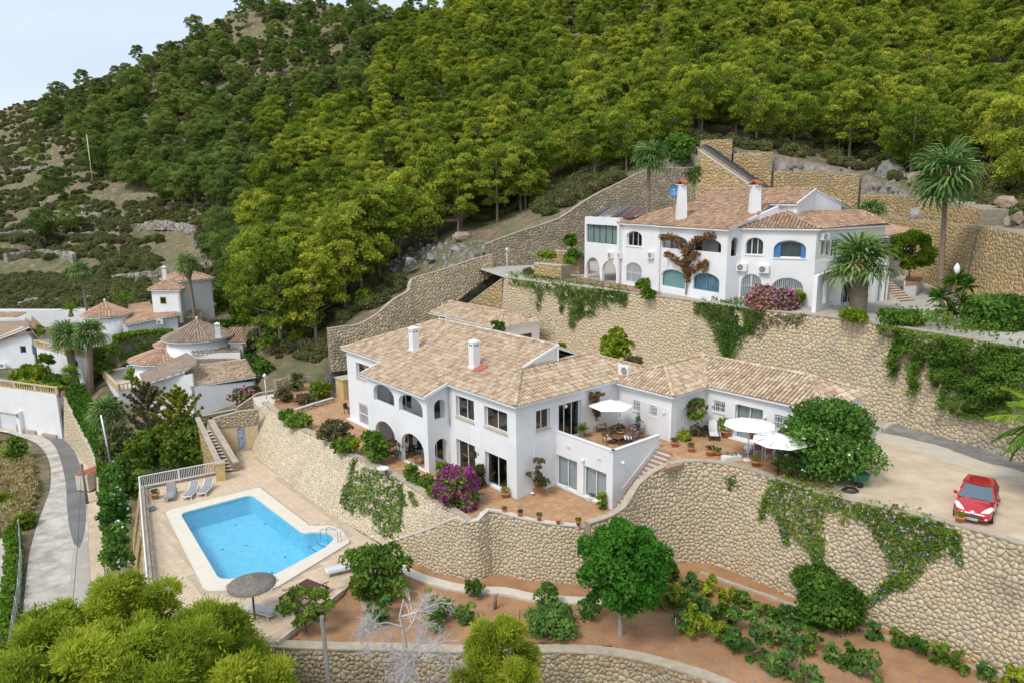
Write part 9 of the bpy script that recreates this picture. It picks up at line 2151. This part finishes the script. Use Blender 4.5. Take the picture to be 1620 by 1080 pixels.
for (x,w,zb,zs,zc) in ST:
 pr = [(w * .86,zb),(w * .98,zb + .12),(w,(zb + zs) / 2),(w * .985,zs - .06),(w * .90,zs + (zc - zs) * .35),(w * .55,zs + (zc - zs) * .85),(0,zc)]
 full = [(-y,z) for y,z in pr] + [(y,z) for y,z in pr[-2::-1]]; rings.append([mb.vert((x,y,z)) for y,z in full])
for a,b in zip(rings,rings[1:]):
 for k in range(len(a) - 1): mb.face((a[k],b[k],b[k + 1],a[k + 1]))
 mb.face((a[-1],b[-1],b[0],a[0]))
mb.face(rings[0]); mb.face(rings[-1][::-1]); body = built(car,'body',mb,'car_red')
sd_ = body.modifiers.new('smooth','SUBSURF'); sd_.levels = 1; sd_.render_levels = 1
CB = [(.82,.80,.94),(.10,.60,1.44),(-.9,.60,1.50),(-1.55,.56,1.38),(-1.98,.70,1.02)]   # windscreen foot, roof front, roof mid, roof rear, hatch foot
def L3(a,b,f): return tuple(a[i] + (b[i] - a[i]) * f for i in range(3))
mb = MB(); mb.cs = True
top = [[(x,s * w,z) for s in (-1,-.5,0,.5,1)] for x,w,z in CB[1:4]]
for q in top:
 for i in (1,2,3): q[i] = (q[i][0],q[i][1],q[i][2] + .03)
idx = [[mb.vert(p) for p in q] for q in top]
for a,b in zip(idx,idx[1:]):
 for k in range(4): mb.face((a[k],a[k + 1],b[k + 1],b[k]))
for q in (idx,):
 for s in (0,4):
  lo = [mb.vert((x,(-1 if s == 0 else 1) * (w + .03),z - .07)) for x,w,z in CB[1:4]]
  for k in range(2): mb.face((q[k][s],q[k + 1][s],lo[k + 1],lo[k]))
built(car,'roof',mb,'car_red')
def pane(nm,pts,m='glass_dark',off=0): mb = MB(); mb.prism([Vector(p) for p in pts],(0,0,-.012)); return built(car,nm,mb,m)
mb = MB(); mb.cs = True
g = [[L3((.86,y * .80,.93),(.10,y * .585,1.43),f) for y in (-1,-.5,0,.5,1)] for f in (0,.5,1)]
g = [[(x + .05 * (1 - abs(i - 2) / 2),y,z + .015) for i,(x,y,z) in enumerate(q)] for q in g]; ix = [[mb.vert(p) for p in q] for q in g]
for a,b in zip(ix,ix[1:]):
 for k in range(4): mb.face((a[k],a[k + 1],b[k + 1],b[k]))
wsn = built(car,'windscreen',mb,'car_glass')
for s in (-1,1):
 mb = MB(); mb.hexa([(.70,s * .835,.93),(-1.5,s * .835,.99),(-1.42,s * .60,1.36),(.06,s * .625,1.40)] + [(.70,s * .80,.93),(-1.5,s * .80,.99),(-1.42,s * .57,1.36),(.06,s * .595,1.40)]); built(car,'side_window',mb,'car_glass')
 mb = MB(); mb.bar((.84,s * .81,.93),(.08,s * .605,1.44),.07,.06); mb.bar((-.35,s * .835,.95),(-.40,s * .62,1.45),.06); mb.bar((-1.45,s * .82,1.0),(-1.40,s * .60,1.42),.16,.06); built(car,'window_pillars',mb,'car_red')
 mb = MB(); mb.hexa([(.62,s * .86,.92),(.62,s * 1.05,.95),(.50,s * 1.05,.95),(.50,s * .86,.92),(.60,s * .88,1.06),(.60,s * 1.04,1.08),(.50,s * 1.04,1.08),(.50,s * .88,1.06)]); built(car,'mirror',mb,'car_red')
 mb = MB(); mb.cs = False; hl_ = [(2.03,s * .34,.66),(1.86,s * .70,.66),(1.52,s * .86,.83),(1.50,s * .74,.895),(1.80,s * .50,.80)]; mb.prism([Vector((x + .02,y,z + .03)) for x,y,z in hl_],(-.03,0,-.05)); built(car,'headlight',mb,'lamp_glass')
 mb = MB(); mb.tube([(2.02,s * .60,.40),(2.07,s * .60,.40)],.06,10); built(car,'fog_light',mb,'lamp_glass')
 for x in (1.30,-1.28):
  mb = MB(); mb.tube([(x,s * .66,.31),(x,s * .885,.31)],.31,20); wh = built(car,'wheel',mb,'rubber'); mb = MB(); mb.tube([(x,s * .88,.31),(x,s * .895,.31)],.19,14); built(car,'rim',mb,'steel',wh)
mb = MB(); mb.cs = True; mb.hexa([(-2.0,-.66,.98),(-2.0,.66,.98),(-1.6,.56,1.37),(-1.6,-.56,1.37),(-2.03,-.66,1.0),(-2.03,.66,1.0),(-1.62,.56,1.39),(-1.62,-.56,1.39)]); built(car,'rear_window',mb,'car_glass')
mb = MB(); mb.hexa([(2.0,-.62,.36),(2.09,-.42,.36),(2.09,.42,.36),(2.0,.62,.36),(1.98,-.66,.54),(2.11,-.36,.52),(2.11,.36,.52),(1.98,.66,.54)]); gr_ = built(car,'grille',mb,'car_black')
for k in range(4): mb = MB(); mb.bar((2.118,-.38,.38 + .035 * k),(2.118,.38,.38 + .035 * k),.012); built(car,'grille_bar',mb,'steel',gr_)
mb = MB(); mb.box((2.13,0,.31),(.02,.52,.11)); pl_ = built(car,'number_plate',mb,'plate')
mb = MB()
for k in range(7): mb.box((2.142,-.20 + .064 * k + (.02 if k > 3 else 0),.31),(.006,.034,.06))
built(car,'plate_characters',mb,'car_black',pl_,kind='stuff')
mb = MB(); mb.lathe((0,0,0),[(.085,0),(.07,.02)],12); eb = built(car,'badge',mb,'steel'); eb.location = (2.045,0,.66); eb.rotation_euler = (0,radians(60),0)
mb = MB(); mb.tube([(1.96,-.14,.70),(2.06,-.10,.62),(2.09,0,.59),(2.06,.10,.62),(1.96,.14,.70)],.018,5,cap=False); built(car,'badge_surround',mb,'steel')
for s in (-1,1): mb = MB(); mb.bar((.93,s * .15 - .1,.955),(.80,s * .15 + .42,.985),.018); built(car,'wiper',mb,'rubber')
mb = MB(); [mb.hexa([(x0,y0,.35),(x0 + .5,y0,.35),(x0 + .5,y0 + .5,.35),(x0,y0 + .5,.35),(x0 - .15,y0,1.05),(x0,y0,1.05),(x0,y0 + .5,1.05),(x0 - .15,y0 + .5,1.05)]) for x0 in (-.3,-1.2) for y0 in (-.6,.1)]; mb.box((.62,0,.82),(.3,1.4,.16)); built(car,'interior',mb,'seat')
p = P(1008,689,TZ); man = thing('person','man in green jumper and jeans standing on the roof terrace looking down','person',p,None,radians(-35))
def skin_body(name,V,E,R,m,parent,sub=1):
 me = bpy.data.meshes.new(name); me.from_pydata(V,E,[]); o = link(name,me,parent); me.materials.append(M[m] if isinstance(m,str) else m[0]); md = o.modifiers.new('skin','SKIN'); md.use_smooth_shade = True
 for i,r_ in enumerate(R): v = me.skin_vertices[0].data[i]; v.radius = (r_,r_) if not isinstance(r_,tuple) else r_; v.use_root = i == 0
 s = o.modifiers.new('sub','SUBSURF'); s.levels = sub; s.render_levels = sub; return o
V = [(0,0,.95),(0,0,1.15),(0,0,1.38),(.02,0,1.50),(.05,0,1.58),(0,.19,1.40),(.05,.25,1.13),(.26,.14,1.08),(0,-.19,1.40),(.05,-.25,1.13),(.27,-.12,1.10),(0,.10,.88),(.02,.11,.48),(0,.12,.08),(.13,.13,.04),(0,-.10,.88),(.03,-.11,.48),(-.02,-.12,.08),(.11,-.13,.04),(.36,.07,1.09),(.37,-.06,1.11)]
E = [(0,1),(1,2),(2,3),(3,4),(2,5),(5,6),(6,7),(7,19),(2,8),(8,9),(9,10),(10,20),(0,11),(11,12),(12,13),(13,14),(0,15),(15,16),(16,17),(17,18)]
bd = skin_body('body',V,E,[(.15,.19),(.13,.16),(.13,.20),.06,.06,.075,.055,.042,.075,.055,.042,.10,.07,.05,.045,.10,.07,.05,.045,.035,.035],'skin',man)
skin_body('jumper',[(0,0,.98),(0,0,1.18),(0,0,1.40),(0,.19,1.41),(.05,.255,1.13),(.25,.145,1.085),(0,-.19,1.41),(.05,-.255,1.13),(.26,-.125,1.105),(.015,0,1.48)],[(0,1),(1,2),(2,3),(3,4),(4,5),(2,6),(6,7),(7,8),(2,9)],[(.165,.205),(.15,.18),(.15,.215),.09,.068,.052,.09,.068,.052,.075],'shirt_green',man)
skin_body('jeans',[(0,0,.98),(0,.10,.86),(.02,.11,.48),(0,.12,.09),(0,-.10,.86),(.03,-.11,.48),(-.02,-.12,.09)],[(0,1),(1,2),(2,3),(0,4),(4,5),(5,6)],[(.155,.195),.112,.082,.066,.112,.082,.066],'jeans',man)
mb = MB(); mb.cs = True; mb.lathe((.07,0,1.55),[(.03,-.02),(.07,.0),(.085,.06),(.098,.13),(.09,.19),(.06,.235),(.01,.25)],14,1.08,.86); hd = built(man,'head',mb,'skin')
mb = MB(); mb.cs = True; mb.lathe((.055,0,1.56),[(.095,.10),(.102,.14),(.094,.195),(.064,.24),(.01,.256)],14,1.03,.88,cap=False); built(man,'hair',mb,'hair_grey',hd)
mb = MB(); mb.hexa([(.165,-.012,1.64),(.165,.012,1.64),(.19,.014,1.64),(.19,-.014,1.64),(.160,-.008,1.69),(.160,.008,1.69),(.168,.006,1.69),(.168,-.006,1.69)]); built(man,'nose',mb,'skin',hd)
for s in (-1,1):
 mb = MB(); mb.lathe((.155,s * .035,1.685),[(.010,0),(.010,.012)],6); built(man,'eye',mb,'car_black',hd); mb = MB(); mb.lathe((.065,s * .088,1.65),[(.012,0),(.02,.03),(.012,.06)],6,.9,.5); built(man,'ear',mb,'skin',hd)
 for k in range(5):
  y0 = s * .065 + (k - 2) * .017; x0 = .39 if k else .37; mb = MB(); mb.tube([(x0,y0,1.10),(x0 + .04,y0,1.105),(x0 + .06 - .01 * abs(k - 2),y0 - s * .01,1.085)],[.011,.010,.008],5); built(man,'finger' if k else 'thumb',mb,'skin')
mb = MB(); mb.box((.43,0,1.115),(.10,.17,.012)); t = built(man,'held_thing_',mb,'black_metal'); t.parent = None; t.name = 'phone'; bpy.context.view_layer.update(); t.matrix_world = man.matrix_world.copy(); tag(t,'small dark handheld device held by the man on the roof terrace','phone')
pt_ = []; pw = []
for _ in range(900):
 x,y = random.uniform(440,1640),random.uniform(900,1085); q,_n = hit(x,y,('floor','walls','coping'))
 if q is not None and abs(q.z - ZO) < .13: pt_.append(tuple(q))
scatter('soil_pebbles',pt_,[rk_src],[random.uniform(.025,.075) for _ in pt_])
